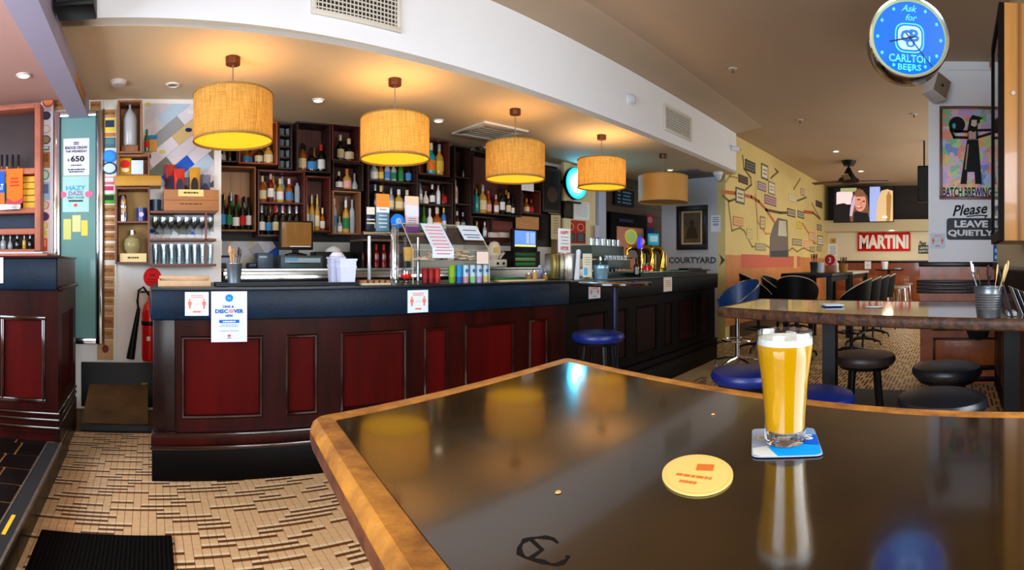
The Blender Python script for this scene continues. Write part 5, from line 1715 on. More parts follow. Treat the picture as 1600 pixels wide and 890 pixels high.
mk('terminal_screen', MB().box(-.03, .03, -.034, -.03, .02, .042), P((60, 90, 110)), t)
x, y, z = onk(338, 4.86)
t = thing('white_panel_box', 'tall white box between the glass shelves and the till printer', 'box', (x, y, z))
hb = kh(338, 4.83, 374)
mk('box_body', MB().box(-.05, .05, -.03, .08, 0, hb, bev=.004), PAPER, t)
x, y, z = onk(352, 4.80)
t = thing('small_radio', 'small black and white radio beside the white box', 'radio', (x, y, z))
mk('radio_body', MB().box(-.05, .05, -.02, .08, 0, .12, bev=.006), BLACK, t)
mk('radio_front', MB().box(-.04, .04, -.022, -.02, .05, .10), P((150, 160, 190)), t)
x, y, z = onk(518, 4.80)
t = thing('black_tray', 'black tray with crumpled white cloth behind the grey tubs', 'tray', (x + .02, y, z))
mk('tray_body', MB().box(-.2, .2, -.05, .15, 0, .16, bev=.008), BLACK, t)
mk('cloth', MB().lathe([(.0, .16), (.09, .16), (.07, .19), (.02, .215), (0, .22)], 9), P((200, 210, 214)), t)

# fridge of red bottles under the font
x0, y0 = onk(566, 4.62)[0], 4.62
t = thing('bottle_fridge', 'black open fridge shelf of red bottles behind the beer font', 'fridge', (x0, 4.64, ZK + .0006))
W = onk(642, 4.64)[0] - x0
hb = kh(600, 4.64, 377)
mk('fridge_back', MB().box(0, W, .28, .3, 0, hb), BLACK, t)
mk('fridge_side', MB().box(0, .015, 0, .28, 0, hb), BLACK, t)
mk('fridge_side', MB().box(W - .015, W, 0, .28, 0, hb), BLACK, t)
mk('fridge_top', MB().box(0, W, -.02, .3, hb, hb + .02), M('rail_brown', (96, 70, 56), .4), t)
for i in range(6):
    bx = x0 + W * (i + .6) / 6.6
    bottle((bx, 4.76, ZK + .001), hb * .90, 'wine', 'red', 'red', None, f'dark red bottle in the black fridge shelf, {ORD[i]} from left', 0, 'red bottles in the fridge shelf')

# second till with blue screen and green trays
x, y, z = onk(822, 4.74)
hb = kh(822, 4.72, 392)
W = wpx(Fr(0, 4.72, 0), 800, 842, 0)
t = thing('second_till', 'black till stand with green drawers under the blue screen', 'till', (x, y, z))
mk('till_body', MB().box(-W / 2, W / 2, -.02, .26, 0, hb, bev=.006), BLACK, t)
for i in range(3):
    mk('green_drawer', MB().box(-W * .44, W * .3, -.03, -.02, hb * (.08 + .3 * i), hb * (.28 + .3 * i), bev=.003), P([(40, 130, 66), (110, 160, 90), (40, 96, 56)][i], .4), t)
z2 = z + hb + .0006
hm = kh(822, 4.72, 358) - hb
t = thing('blue_screen', 'lit blue monitor on the black till stand', 'monitor', (x, y + .03, z2))
mk('bezel', MB().box(-W * .48, W * .46, -.02, .02, .0, hm, bev=.006), BLACK, t)
mk('screen', MB().box(-W * .40, W * .38, -.023, -.02, hm * .2, hm * .93), M('blue_screen', (40, 110, 200), .2, emit=((40, 116, 220), .8)), t)
for a, b in ((.02, .12), (.18, .24), (.27, .33)):
    mk('screen_column', MB().box(W * a, W * b, -.0245, -.023, hm * .35, hm * .85), M('screen_pale', (150, 176, 206), .2, emit=((130, 160, 200), .6)), t)
mk('screen_footer', MB().box(-W * .40, W * .38, -.0245, -.023, hm * .2, hm * .28), M('screen_yellow', (220, 220, 90), .2, emit=((220, 220, 90), .7)), t)
mk('monitor_foot', MB().box(-.06, .06, -.02, .08, -.0, .006), BLACK, t)
# coffee machine-like white teddy shape left of it : white kettle and cartons
x, y, z = onk(781, 4.70)
t = thing('white_grinder', 'white appliance with black knobs beside the second till', 'appliance', (x, y, z))
hb = kh(781, 4.68, 376)
mk('base', MB().box(-.10, .10, -.02, .2, 0, hb * .3, bev=.015), P((222, 220, 210), .35), t)
mk('body', MB().lathe([(.04, hb * .3), (.085, hb * .45), (.08, hb * .75), (.05, hb * .95), (0, hb)], 18, c=(-.02, .08, 0)), P((226, 216, 196), .35), t)
mk('arm', MB().tube([(.04, .06, hb * .35), (.09, .04, hb * .55), (.05, .05, hb * .8)], .022, 10), P((222, 214, 200), .35), t)
for q in (-.05, .04):
    mk('knob', MB().cyl((q, -.03, hb * .14), (q, -.02, hb * .14), .016, n=12), BLACK, t)
mk('yellow_stripe', MB().box(-.09, -.03, -.008, .0, hb * .55, hb * .75), P((226, 200, 90)), t)
# brown paper on the shelf end
t, hw, hh = sheet(BW, 806, 358, 842, 338, 'torn brown paper hanging over the blue screen', 'paper', KRAFT, .22, .002, 'paper_sheet')
# ------------------------------------------------------------------ column by the doorway
CO = Fr(0, 5.05, 0)
struct('trim_7', MB().box(CO.hit(879)[0] - .02, CO.hit(888)[0], 5.0, 5.05, 1.0, ZL), CREAM)
s0, s1, z0, z1 = CO.rect(884, 312, 928, 262, .10)
R_ = (z1 - z0) / 2
t = thing('round_light', 'round lit sign with cyan ring and white centre on the column', 'light', CO.w(s0 + R_, .10, (z0 + z1) / 2), 0)
mk('ring_case', MB().lathe([(.0, 0), (R_, 0), (R_, .06), (0, .06)], 40, mat=Matrix.Rotation(pi / 2, 4, 'X') @ Matrix.Translation((0, 0, -.06))), BLACK, t)
mk('cyan_ring', MB().ell(0, 0, R_ * .97, R_ * .97, -.004, 0, n=40), M('cyan_glow', (20, 180, 226), .3, emit=((10, 180, 235), 1.4)), t)
mk('white_centre', MB().ell(0, 0, R_ * .60, R_ * .60, -.008, -.004, n=36), M('white_glow', (230, 240, 250), .3, emit=((225, 240, 255), 1.8)), t)
mk('bracket', MB().box(-R_ * 1.0, -R_ * .6, .055, .10, -.02, .02), BLACK, t)
l = bpy.data.lights.new('round_light_glow', 'AREA')
l.shape, l.size, l.energy, l.color = 'DISK', R_ * 1.6, 6, (.2, .8, 1)
lo = bpy.data.objects.new('round_light_glow', l)
COL.objects.link(lo)
lo.parent = t
lo.location = (0, -.012, 0)
lo.rotation_euler = (pi / 2, 0, 0)
s0, s1, z0, z1 = CO.rect(881, 341, 896, 314, .06)
t = thing('wall_phone', 'black wall telephone box below the round light', 'telephone', CO.w((s0 + s1) / 2, .06, z0), 0)
W = (s1 - s0) / 2
mk('case', MB().box(-W, W, 0, .06, 0, z1 - z0, bev=.008), BLACK, t)
mk('front', MB().box(-W * .6, W * .5, -.004, 0, .04, (z1 - z0) * .85), P((60, 48, 34)), t)
mk('arm', MB().box(-W * .2, W * 2.6, -.01, .03, (z1 - z0) * .92, (z1 - z0) * 1.02), BLACK, t)
t, hw, hh = sheet(CO, 897, 343, 921, 315, 'white printed page on the column beside the telephone', 'notice', PAPER, .004)
wavy(t, P((120, 120, 130)), 0, hh * .8, hw * 1.6, 8, hh * .04, hh * .2)


def red_poster(fr, x0, y0, x1, y1, label, off):
    t, hw, hh = sheet(fr, x0, y0, x1, y1, label, 'poster', P((170, 52, 30)), off, .004, 'poster')
    for sx in (-.5, .5):
        mk('white_ring', MB().ell(sx * hw, hh * .42, hw * .34, hh * .34, -.001, 0), P((226, 150, 130)), t)
        mk('ring_centre', MB().ell(sx * hw, hh * .42, hw * .26, hh * .26, -.002, -.001), P((150, 40, 26)), t)
        mk('dark_panel', MB().box(sx * hw - hw * .42, sx * hw + hw * .42, -.001, 0, -hh * .85, -hh * .1), P((44, 58, 66)), t)
        wavy(t, P((150, 160, 160)), sx * hw, -hh * .25, hw * .7, 4, hh * .05, hh * .16)
    return t


red_poster(CO, 883, 380, 915, 344, 'red poster with two rings on the column', .02)
t, hw, hh = sheet(CO, 887, 400, 915, 385, 'red and white poster partly hidden behind the steel box', 'poster', P((190, 50, 50)), .02, .004, 'poster')
wavy(t, PAPER, 0, hh * .3, hw * 1.6, 3, hh * .12, hh * .4)
t, hw, hh = sheet(CO, 858, 302 + 32, 872, 314, 'small brown framed switch plate left of the column', 'switch plate', P((176, 138, 84)), .06, .012, 'switch_plate')
mk('dark_window', MB().box(-hw * .4, hw * .4, -.002, 0, -hh * .6, hh * .6), P((40, 28, 20)), t)
t, hw, hh = sheet(CO, 861, 374, 876, 336, 'narrow printed strip hanging left of the column', 'notice', P((196, 176, 140)), .05, .002)
wavy(t, P((110, 90, 70)), 0, hh * .75, hw * 1.2, 7, hh * .05, hh * .2)
struct('trim_8', MB().box(BW.hit(861)[0], BW.hit(880)[0], 5.08, 5.2, ZK, ZL - .55), M('tan_post', (176, 148, 104), .6, noise=(4, .15)))

# doorway to the courtyard: timber boards, door, blackboard
WB = M('old_timber_boards', (84, 58, 34), .55, noise=(7, .4), stretch=(.3, 1, 1))
st = struct('trim_9', MB().box(6.05, 9.1, 5.17, 5.2, 0, ZL), WB)
for i in range(18):
    mk('plank', MB().box(6.05, 9.1, 5.15, 5.17, .15 * i + .002, .15 * i + .147), WB, st)
DW = Fr(0, 5.15, 0)
s0, s1, z0, z1 = DW.rect(929, 600, 940, 262, .04)
struct('trim_10', MB().box(s0, s1, 5.02, 5.17, 0, ZL), M('blue_white_post', (176, 184, 206), .6))
s0, s1, z0, z1 = DW.rect(951, 560, 1008, 334, .03)
DOORW = s1 - s0
t = thing('courtyard_door', 'dark-framed door with glowing orange panel behind the taps', 'door', (s0, 5.12, 0))
mk('door_frame', MB().box(0, .16, -.04, .028, 0, z1), BLACKWOOD_BARSHADE, t)
mk('door_frame', MB().box(DOORW - .05, DOORW, -.04, .028, 0, z1), BLACKWOOD_BARSHADE, t)
mk('door_lintel', MB().box(.16, DOORW - .05, -.04, .028, z1 - .22, z1), BLACKWOOD_BARSHADE, t)
mk('door_panel', MB().box(.16, DOORW - .05, -.0, .02, 0, z1 - .22), M('salmon_door', (222, 150, 112), .5, noise=(2, .1)), t)  # orange light on the panel is put into its colour
mk('door_notice', MB().box(.55, .95, -.004, 0, z1 - .75, z1 - .3), P((150, 140, 140)), t)
wavy(t, P((50, 60, 84)), .42, z1 - .12, .4, 1, .05, .1, y=-.043)
t, hw, hh = sheet(DW, 961, 322, 991, 296, 'small blackboard with pale blue chalk lines above the doorway', 'blackboard', P((16, 20, 26)), .05, .02, 'blackboard')
CH = P((110, 150, 190))
for k in range(4):
    wavy(t, CH, hw * .2, hh * (.66 - .42 * k), hw * .95, 1, hh * .2, 1)
    wavy(t, CH, -hw * .6, hh * (.66 - .42 * k), hw * .35, 1, hh * .2, 1)
t, hw, hh = sheet(DW, 1009, 368, 1022, 334, 'crimson and blue poster right of the orange door', 'poster', P((150, 26, 60)), .03, .004, 'poster')
mk('blue_lower', MB().box(-hw, hw, -.001, 0, -hh, -hh * .2), P((24, 50, 110)), t)
mk('ring', MB().ell(0, hh * .45, hw * .6, hh * .3, -.001, 0), P((206, 120, 150)), t)
t, hw, hh = sheet(DW, 930, 376, 937, 352, 'narrow lilac and blue notice on the door post', 'notice', P((190, 190, 216)), .16, .003)
mk('blue_foot', MB().box(-hw, hw, -.001, 0, -hh, -hh * .6), P((30, 40, 190)), t)

# courtyard wall
s0, s1, z0, z1 = CW.rect(1057, 390, 1105, 321, .03)
t = thing('framed_portrait', 'dark-framed sepia portrait on the grey courtyard wall', 'picture', CW.w((s0 + s1) / 2, .03, (z0 + z1) / 2), CW.b)
hw, hh = (s1 - s0) / 2, (z1 - z0) / 2
FRM = M('dark_picture_frame', (34, 22, 20), .35)
fr_ = .09
for nm_, b in (('frame_rail', (-hw, hw, -.01, .03, hh - fr_, hh)), ('frame_rail', (-hw, hw, -.01, .03, -hh, -hh + fr_)), ('frame_stile', (-hw, -hw + fr_, -.01, .03, -hh + fr_, hh - fr_)), ('frame_stile', (hw - fr_, hw, -.01, .03, -hh + fr_, hh - fr_))):
    mk(nm_, MB().box(*b, bev=.006), FRM, t)
mk('mount', MB().box(-hw + fr_, hw - fr_, .012, .02, -hh + fr_, hh - fr_), P((196, 164, 120)), t)
mk('print', MB().box(-hw * .55, hw * .55, .009, .012, -hh * .68, hh * .68), M('sepia_print', (104, 80, 50), .5, noise=(5, .6)), t)
mb = MB().ell(0, hh * .22, hw * .16, hh * .14, .007, .009)
mb.slab([(-hw * .4, -hh * .5), (hw * .4, -hh * .5), (hw * .3, -hh * .05), (hw * .08, hh * .1), (-hw * .08, hh * .1), (-hw * .3, -hh * .05)], .0075, .009)
mk('printed_sitter', mb, P((60, 44, 28)), t)
s0, s1, z0, z1 = CW.rect(1045, 411, 1119, 401.5, .004)
t = thing('courtyard_lettering', 'dark grey capital letters on the courtyard wall below the portrait', 'lettering', CW.w((s0 + s1) / 2, .006, (z0 + z1) / 2), CW.b)
text(t, 'COURTYARD', P((70, 74, 80)), 0, 0, s1 - s0, (z1 - z0) * 1.05, y=-.001, bold=.03)
s1b = CW.hit(1124)[0]
mk('arrow_mark', MB().slab([(s1b - (s0 + s1) / 2 - .0, -.10), (s1b - (s0 + s1) / 2 + .10, 0), (s1b - (s0 + s1) / 2, .10), (s1b - (s0 + s1) / 2 + .04, 0)], -.001, .003), P((70, 74, 80)), t)
t, hw, hh = sheet(CW, 1111, 362, 1126, 336, 'white 650 badge draw notice on the courtyard wall', 'notice', PAPER, .004)
text(t, '650', P((60, 66, 90)), 0, -hh * .12, hw * 1.1, hh * .3)
wavy(t, P((70, 76, 110)), 0, hh * .7, hw * 1.5, 3, hh * .1, hh * .24)

# ------------------------------------------------------------------ on the dark bar: glass racks, brass taps, glass shelf
def on2(px, off, z=ZB):
    return B2.w(B2.hit(px, YH, -off)[0], -off, z + .0006)


CRT = M('grey_glass_crate', (70, 84, 84), .5)
for k, (a, b, y0, y1, off) in enumerate(((925, 975, 401, 373, .50), (950, 985, 418, 399, .42), (948, 983, 437, 420, .36))):
    q0, q1, z0, z1 = B2.rect(a, y1, b, y0, -off)
    t = thing('glass_rack', f'grey plastic glass rack, {["top", "middle", "bottom"][k]} of the stack on the dark bar', 'rack', B2.w(q0, -off, ZB + .0006 if k == 2 else z0), B2.b, 'glass racks on the dark bar')
    if k == 2:
        z0 = ZB + .0006
    W, Hh = q1 - q0, z1 - z0
    mk('rack_wall', MB().box(0, W, 0, .012, 0, Hh * .62, bev=.003), CRT, t)
    mk('rack_wall', MB().box(0, W, .26, .272, 0, Hh * .62, bev=.003), CRT, t)
    for q in (0, W - .012):
        mk('rack_side', MB().box(q, q + .012, .012, .26, 0, Hh * .62), CRT, t)
    mk('rack_floor', MB().box(.012, W - .012, .012, .26, 0, .01), CRT, t)
    n = 6
    for i in range(n):
        q = W * (i + .5) / n
        o = link('rack_glass', tumb, None, Matrix.Translation(B2.w(q0, -off, z0 + .0106)) @ Matrix.Rotation(B2.b, 4, 'Z') @ Vector((q, .05, 0)))
        sc = min(1.1, (Hh - .012) / (hg * .86))
        o.scale = (sc, sc, sc)
        tag(o, f'upturned glass in the {["top", "middle", "bottom"][k]} grey rack, {ORD[i]} from left', 'glass', 'glasses in the grey racks')
# support frame for the upper racks
q0, q1 = B2.hit(922, YH, -.5)[0], B2.hit(988, YH, -.5)[0]
z_a = B2.hit(950, 401.5, -.5)[1]
z_b = B2.hit(966, 418.5, -.42)[1]
t = thing('rack_stand', 'black steel stand carrying the upper grey glass racks', 'stand', (B2.o[0], B2.o[1], 0), B2.b)
mk('stand_shelf', MB().box(q0, q1, .50, .78, z_a - .014, z_a - .001), BLACKM, t)
q2, q3 = B2.hit(948, YH, -.42)[0], B2.hit(987, YH, -.42)[0]
mk('stand_shelf', MB().box(q2, q3, .42, .70, z_b - .014, z_b - .001), BLACKM, t)
for q, yy in ((q0, .78), (q1, .78)):
    mk('stand_leg', MB().box(q - .01, q + .01, yy, yy + .02, 0, z_a), BLACKM, t)

s0, s1 = B2.hit(1009, YH, .0)[0], B2.hit(1112, YH, 0)[0]
t = thing('glass_bar_shelf', 'raised dark bar shelf with green glass edge under the taps', 'shelf', B2.w(s0, -.02, ZB + .0006), B2.b)
zt = B2.hit(1050, 430.5, .02)[1] - ZB
zt = max(zt, .05)
mk('shelf_riser', MB().box(.02, s1 - s0, .05, .22, 0, zt - .012), BLACK, t)
mk('glass_top', MB().box(0, (s1 - s0) * .62, .0, .26, zt - .012, zt, bev=.003), M('green_glass_edge', (30, 130, 110), .08, coat=.5), t)
mk('black_top', MB().box((s1 - s0) * .62, s1 - s0, .0, .26, zt - .012, zt + .004, bev=.003), BLACK, t)
tag(mk('black_tray', MB().box(-.2, .2, -.06, .08, 0, .02, bev=.006), BLACK, None, B2.w(B2.hit(1080, YH, -.1)[0], -.1, ZB + zt + .006), B2.b), 'flat black tray on the raised bar shelf', 'tray')
# brass taps
for i, (px, yt) in enumerate(((1000, 385), (1017, 386), (1034, 386))):
    x, y, z = on2(px, .36)
    ht = B2.hit(px, yt, -.36)[1] - z
    t = thing('brass_tap', f'curved polished brass beer tap, {ORD[i]} of three on the dark bar', 'tap', (x, y, z), B2.b - .6, 'brass taps')
    mk('base_flange', MB().lathe([(.0, 0), (.06, 0), (.06, .015), (.036, .03)], 20), BRASS, t)
    mk('column', MB().tube([(0, 0, .02), (0, 0, ht * .72), (-.01, 0, ht * .86), (-.05, -.0, ht * .96), (-.11, 0, ht * .97), (-.15, 0, ht * .90), (-.16, 0, ht * .82)], [.034, .032, .034, .036, .034, .026, .018], 16), BRASS, t)
    mk('collar', MB().lathe([(.034, ht * .2), (.042, ht * .22), (.034, ht * .24)], 18), BRASS, t)
    mk('mirror_panel', MB().box(.02, .06, -.02, .02, .02, ht * .78, bev=.01), M('brass_mirror_panel', (176, 140, 76), .2, metal=.8), t)
    mk('spout', MB().cyl((-.16, 0, ht * .84), (-.165, 0, ht * .70), .012, n=10), BRASS, t)
    mk('lever', MB().cyl((-.10, 0, ht * .97), (-.11, 0, ht * 1.06), .008, n=8), BLACK, t)
    bz = ht * 1.06
    col, shp, lb = (((214, 180, 80), 'round', 'gold and green round tap badge over the first brass tap'), ((190, 110, 90), 'round', 'brown round tap badge over the second brass tap'), ((60, 190, 220), 'square', 'cyan square tap badge over the third brass tap'))[i]
    q = Matrix.Translation((x, y, z)) @ Matrix.Rotation(B2.b - .6, 4, 'Z') @ Vector((-.11, 0, bz + .001))
    c = thing('brass_tap_badge', lb, 'badge', q, B2.b - .7, 'badges on the brass taps')
    hbz = B2.hit(px, (358, 372, 365)[i], -.36)[1] - q.z
    if shp == 'round':
        mk('badge_disc', MB().ell(0, hbz / 2, hbz * .42, hbz / 2, 0, .03), P(col, .3), c)
        mk('badge_face', MB().ell(0, hbz / 2, hbz * .3, hbz * .36, -.003, 0), P([(150, 190, 90), (226, 190, 170), (0, 0, 0)][i], .3), c)
    else:
        mk('badge_plate', MB().box(-.07, .07, 0, .03, 0, hbz, bev=.008), P(col, .3), c)
        mk('badge_face', MB().box(-.05, .05, -.003, 0, hbz * .3, hbz * .8), P((190, 230, 240), .3), c)
x, y, z = on2(1000, .3)
t = thing('blue_tap_light', 'small glowing blue tap light left of the brass taps', 'light', (x, y, z + .30))
mk('light_body', MB().box(-.02, .02, -.02, .02, 0, .12, bev=.008), M('blue_led', (40, 40, 230), .3, emit=((40, 40, 255), 1.5)), t)
mk('light_stem', MB().cyl((0, 0, -.30), (0, 0, 0), .012, n=10), BLACKM, t)
x, y, z = on2(1012, .12, ZB + zt + .001)
t = thing('candle_glass', 'small red candle glass under the brass taps', 'glass', (x, y, z))
mk('glass', MB().lathe([(.0, 0), (.045, 0), (.055, .09), (.05, .09), (.042, .006), (0, .006)], 18), CLRG, t)
mk('red_wax', MB().lathe([(.0, .008), (.046, .01), (.049, .06), (0, .06)], 18), M('red_liquid', (220, 16, 20)), t)
x, y, z = on2(994, .1)
bottle((x, y, z), .19, 'spirit', 'dark', 'black', 'grey', 'dark bottle with grey label left of the brass taps', B2.b)
# red and pink neon-like foliage behind the racks
# ------------------------------------------------------------------ ceiling fittings
def onceil(px, py, z):
    d = F * (z - H) / (YH - py)
    return pd(px, d)


def downlight(px, py, z, label, lit=True, r=.055, e=2.5):
    x, y = onceil(px, py, z)
    t = thing('downlight', label, 'downlight', (x, y, z), 0, 'ceiling downlights')
    mk('trim_ring', MB().lathe([(r * .7, -.001), (r * .75, -.012), (r, -.010), (r * 1.02, 0)], 24), P((226, 222, 214)), t)
    mk('lens', MB().lathe([(.0, -.004), (r * .72, -.004)], 24), M('lit_lens', (255, 240, 210), .4, emit=((255, 232, 190), 6)) if lit else P((150, 140, 124)), t)
    if lit:
        l = bpy.data.lights.new('downlight_spot', 'SPOT')
        l.energy, l.color, l.spot_size, l.spot_blend, l.shadow_soft_size = e * 9, (1, .82, .58), radians(100), .6, .04
        lo = bpy.data.objects.new('downlight_spot', l)
        COL.objects.link(lo)
        lo.parent = t
        lo.location = (0, 0, -.02)
    return t


for px, py, lb, lit in ((497, 156, 'downlight in the bar ceiling between first and second lamps', True), (685, 188, 'downlight in the bar ceiling right of the second lamp', True), (270, 132, 'unlit downlight in the bar ceiling left of the first lamp', False),
                        (827, 220, 'small downlight in the bar ceiling right of the third lamp', False), (1047, 265, 'small lit downlight in the bar ceiling above the fifth lamp', True)):
    downlight(px, py, ZL, lb, lit, e=1.2)
downlight(37, 117, ZL, 'lit downlight in the left ceiling beyond the beam', True, e=2.0)
downlight(1306, 236, ZU, 'lit downlight above the ceiling fan in the dining room', True, .07, 5)
downlight(1345, 267, ZU, 'lit downlight right of the ceiling fan in the dining room', True, .08, 5)
for px, py, lb in ((1145, 107, 'white sprinkler head on the main ceiling'), (1250, 187, 'small sprinkler head on the ceiling nearer the dining room'), (1428, 178, 'dark sprinkler head on the ceiling near the poster wall')):
    x, y = onceil(px, py, ZU)
    t = thing('sprinkler', lb, 'sprinkler', (x, y, ZU))
    mk('rose', MB().lathe([(.0, -.012), (.045, -.012), (.05, 0)], 18), P((206, 196, 180)), t)
    mk('head', MB().cyl((0, 0, -.05), (0, 0, -.012), .012, n=8), P((110, 96, 80)), t)
x, y = onceil(185, 127, ZL)
t = thing('smoke_detector', 'round white smoke detector on the bar ceiling near the beam', 'detector', (x, y, ZL))
mk('detector_body', MB().lathe([(.0, -.035), (.05, -.032), (.065, -.012), (.068, 0)], 24), P((206, 196, 190)), t)
# ceiling air vent by the third lamp
x, y = onceil(765, 205, ZL)
t = thing('ceiling_vent', 'square white ceiling air vent left of the third lamp', 'vent', (x, y, ZL))
w_ = .30
mk('vent_frame', MB().box(-w_, w_, -w_, -w_ + .09, -.02, 0, bev=.004).box(-w_, w_, w_ - .09, w_, -.02, 0, bev=.004).box(-w_, -w_ + .09, -w_ + .09, w_ - .09, -.02, 0, bev=.004).box(w_ - .09, w_, -w_ + .09, w_ - .09, -.02, 0, bev=.004), P((222, 214, 200)), t)
mk('dark_duct', MB().box(-w_ + .09, w_ - .09, -w_ + .09, w_ - .09, -.004, -.001), P((40, 34, 30)), t)
for i in range(6):
    mk('slat', MB().box(-w_ + .09, w_ - .09, -w_ + .11 + i * .068, -w_ + .135 + i * .068, -.018, -.006), P((176, 166, 152)), t)
# dark ceiling panel near the end
x, y = onceil(1085, 274, ZL)
tag(mk('ceiling_panel', MB().box(-.5, .5, -.35, .35, -.02, 0, bev=.004), P((110, 100, 96)), None, (x, y, ZL)), 'flat grey ceiling panel at the far end of the bar ceiling', 'panel')
x, y = onceil(1122, 269, ZL)
t = thing('dome_camera', 'white dome camera under the end of the bulkhead', 'camera', (x, y, ZL))
mk('camera_base', MB().lathe([(.0, -.05), (.075, -.05), (.08, 0)], 20), P((220, 220, 222)), t)
mk('camera_dome', MB().lathe([(.06, -.05), (.055, -.10), (.03, -.13), (0, -.135)], 20), P((196, 196, 206), .2), t)
# vents, sensor and camera on the bulkhead face
for a, b, y0, y1, lb in ((487, 628, -40, 42, 'large white air grille high on the bulkhead, cut by the top of the photo'), (1039, 1081, 172, 218, 'smaller white air grille at the right part of the bulkhead')):
    s0, s1, _, _ = SF.rect(a, y0, b, y1, .02)
    z1 = min(SF.hit((a + b) / 2, y0, .02)[1], ZS - .02)
    z0 = SF.hit((a + b) / 2, y1 - (8 if a < 500 else 6), .02)[1]
    t = thing('air_grille', lb, 'grille', SF.w(s0, .02, z0), SF.b, 'air grilles on the bulkhead')
    W, Hh = s1 - s0, z1 - z0
    e = .035
    GF = M('grille_white', (214, 206, 192), .5)
    for nm_, bx in (('frame_rail', (0, W, 0, .02, 0, e)), ('frame_rail', (0, W, 0, .02, Hh - e, Hh)), ('frame_stile', (0, e, 0, .02, e, Hh - e)), ('frame_stile', (W - e, W, 0, .02, e, Hh - e))):
        mk(nm_, MB().box(*bx, bev=.003), GF, t)
    mk('dark_back', MB().box(e, W - e, .014, .018, e, Hh - e), P((50, 44, 36)), t)
    nv = int((W - 2 * e) / .028)
    for i in range(nv):
        q = e + (W - 2 * e) * (i + .5) / nv
        mk('slat', MB().box(q - .003, q + .003, .004, .012, e, Hh - e), GF, t)
    nh = max(3, int((Hh - 2 * e) / .03))
    for i in range(nh):
        zq = e + (Hh - 2 * e) * (i + .5) / nh
        mk('slat', MB().box(e, W - e, .002, .010, zq - .004, zq + .004), GF, t)
q, z = SF.hit(988, 155, .03)
t = thing('motion_sensor', 'white motion sensor on the bulkhead left of the small grille', 'sensor', SF.w(q, .0, z), SF.b)
mk('sensor_base', MB().lathe([(.0, 0), (.065, 0), (.065, .02), (0, .02)], 22, mat=Matrix.Rotation(pi / 2, 4, 'X')), P((226, 226, 228)), t)
mk('sensor_dome', MB().lathe([(.055, .02), (.05, .045), (.025, .065), (0, .07)], 20, mat=Matrix.Rotation(pi / 2, 4, 'X')), P((206, 206, 214), .25), t)
q, z = SF.hit(1146, 231, .05)
t = thing('security_camera', 'small white security camera at the right end of the bulkhead', 'camera', SF.w(q, .0, z), SF.b)
mk('camera_mount', MB().lathe([(.0, 0), (.05, 0), (.05, .02), (0, .02)], 18, mat=Matrix.Rotation(pi / 2, 4, 'X')), PAPER, t)
mk('camera_body', MB().cyl((0, -.02, 0), (.05, -.14, -.02), .04, .045, n=16), PAPER, t)
mk('camera_lens', MB().cyl((.05, -.14, -.02), (.052, -.146, -.021), .03, n=14), BLACK, t)
# black speaker in the corner of beam and bulkhead
x, y = -.50, 2.85
z = H + (410 - 6) / F * sqrt(x * x + y * y)
t = thing('corner_speaker', 'black speaker cut by the top of the photo beside the white beam', 'speaker', (-.40, 2.78, 2.62 + .02))
z = H + (YH - 19) / F * sqrt(.40 ** 2 + 2.78 ** 2)
t.location.z = z
mk('cabinet', MB().box(-.12, .10, -.08, .1, 0, .3, bev=.01), BLACK, t)
mk('grille', MB().box(-.1, .08, -.086, -.08, .02, .28), M('grille_black', (24, 24, 26), .8), t)
mk('bracket', MB().box(-.135, -.12, -.02, .02, .1, .2), BLACKM, t)

# ================================================================== the near table
TH = 1.05
TOPM = M('dark_lacquered_tabletop', (54, 36, 12), .13, noise=(3, .45), bump=(2.5, .03), coat=.5, rgb2=(26, 17, 7))


def offset_poly(pts, d):
    """move every side of a counter-clockwise polygon inwards by d"""
    n, out_ = len(pts), []
    for i in range(n):
        p0, p1, p2 = Vector(pts[i - 1]), Vector(pts[i]), Vector(pts[(i + 1) % n])
        a, b = (p1 - p0).normalized(), (p2 - p1).normalized()
        na, nb = Vector((-a.y, a.x)), Vector((-b.y, b.x))
        m = (na + nb) / max(.2, 1 + na.dot(nb))
        out_.append(tuple(p1 + m * d))
    return out_


def round_poly(pts, r, k=6):
    n, out_ = len(pts), []
    for i in range(n):
        p0, p1, p2 = Vector(pts[i - 1]), Vector(pts[i]), Vector(pts[(i + 1) % n])
        a, b = p1 + (p0 - p1).normalized() * r, p1 + (p2 - p1).normalized() * r
        for j in range(k + 1):
            t = j / k
            out_.append(tuple(a * (1 - t) ** 2 + p1 * 2 * t * (1 - t) + b * t * t))
    return out_


def table_top(t, pts, z, band, thick, topm, edgem, r=.03, side=None):
    """lacquered board inside a rounded wooden edging"""
    def ins(d):
        return round_poly(offset_poly(pts, d), max(.004, r - d))

    n = len(ins(0))
    prof = [(.010, -thick), (.003, -thick + .006), (0, -thick * .6), (0, -.014), (.004, -.004), (.011, .0012), (band - .006, .0012), (band, -.002)]
    rings = [[(x, y, z + dz) for x, y in ins(d)] for d, dz in prof]
    mb = MB().add([p for q in rings for p in q], [(k * n + i, k * n + (i + 1) % n, k * n + n + (i + 1) % n, k * n + n + i) for k in range(len(prof) - 1) for i in range(n)])
    for k in range(3 * n):
        mb.m[k] = 1
    mk('edging', mb, [edgem, side or edgem], t)
    mk('top_board', MB().prism(ins(band - .002), z - thick, z), topm, t)


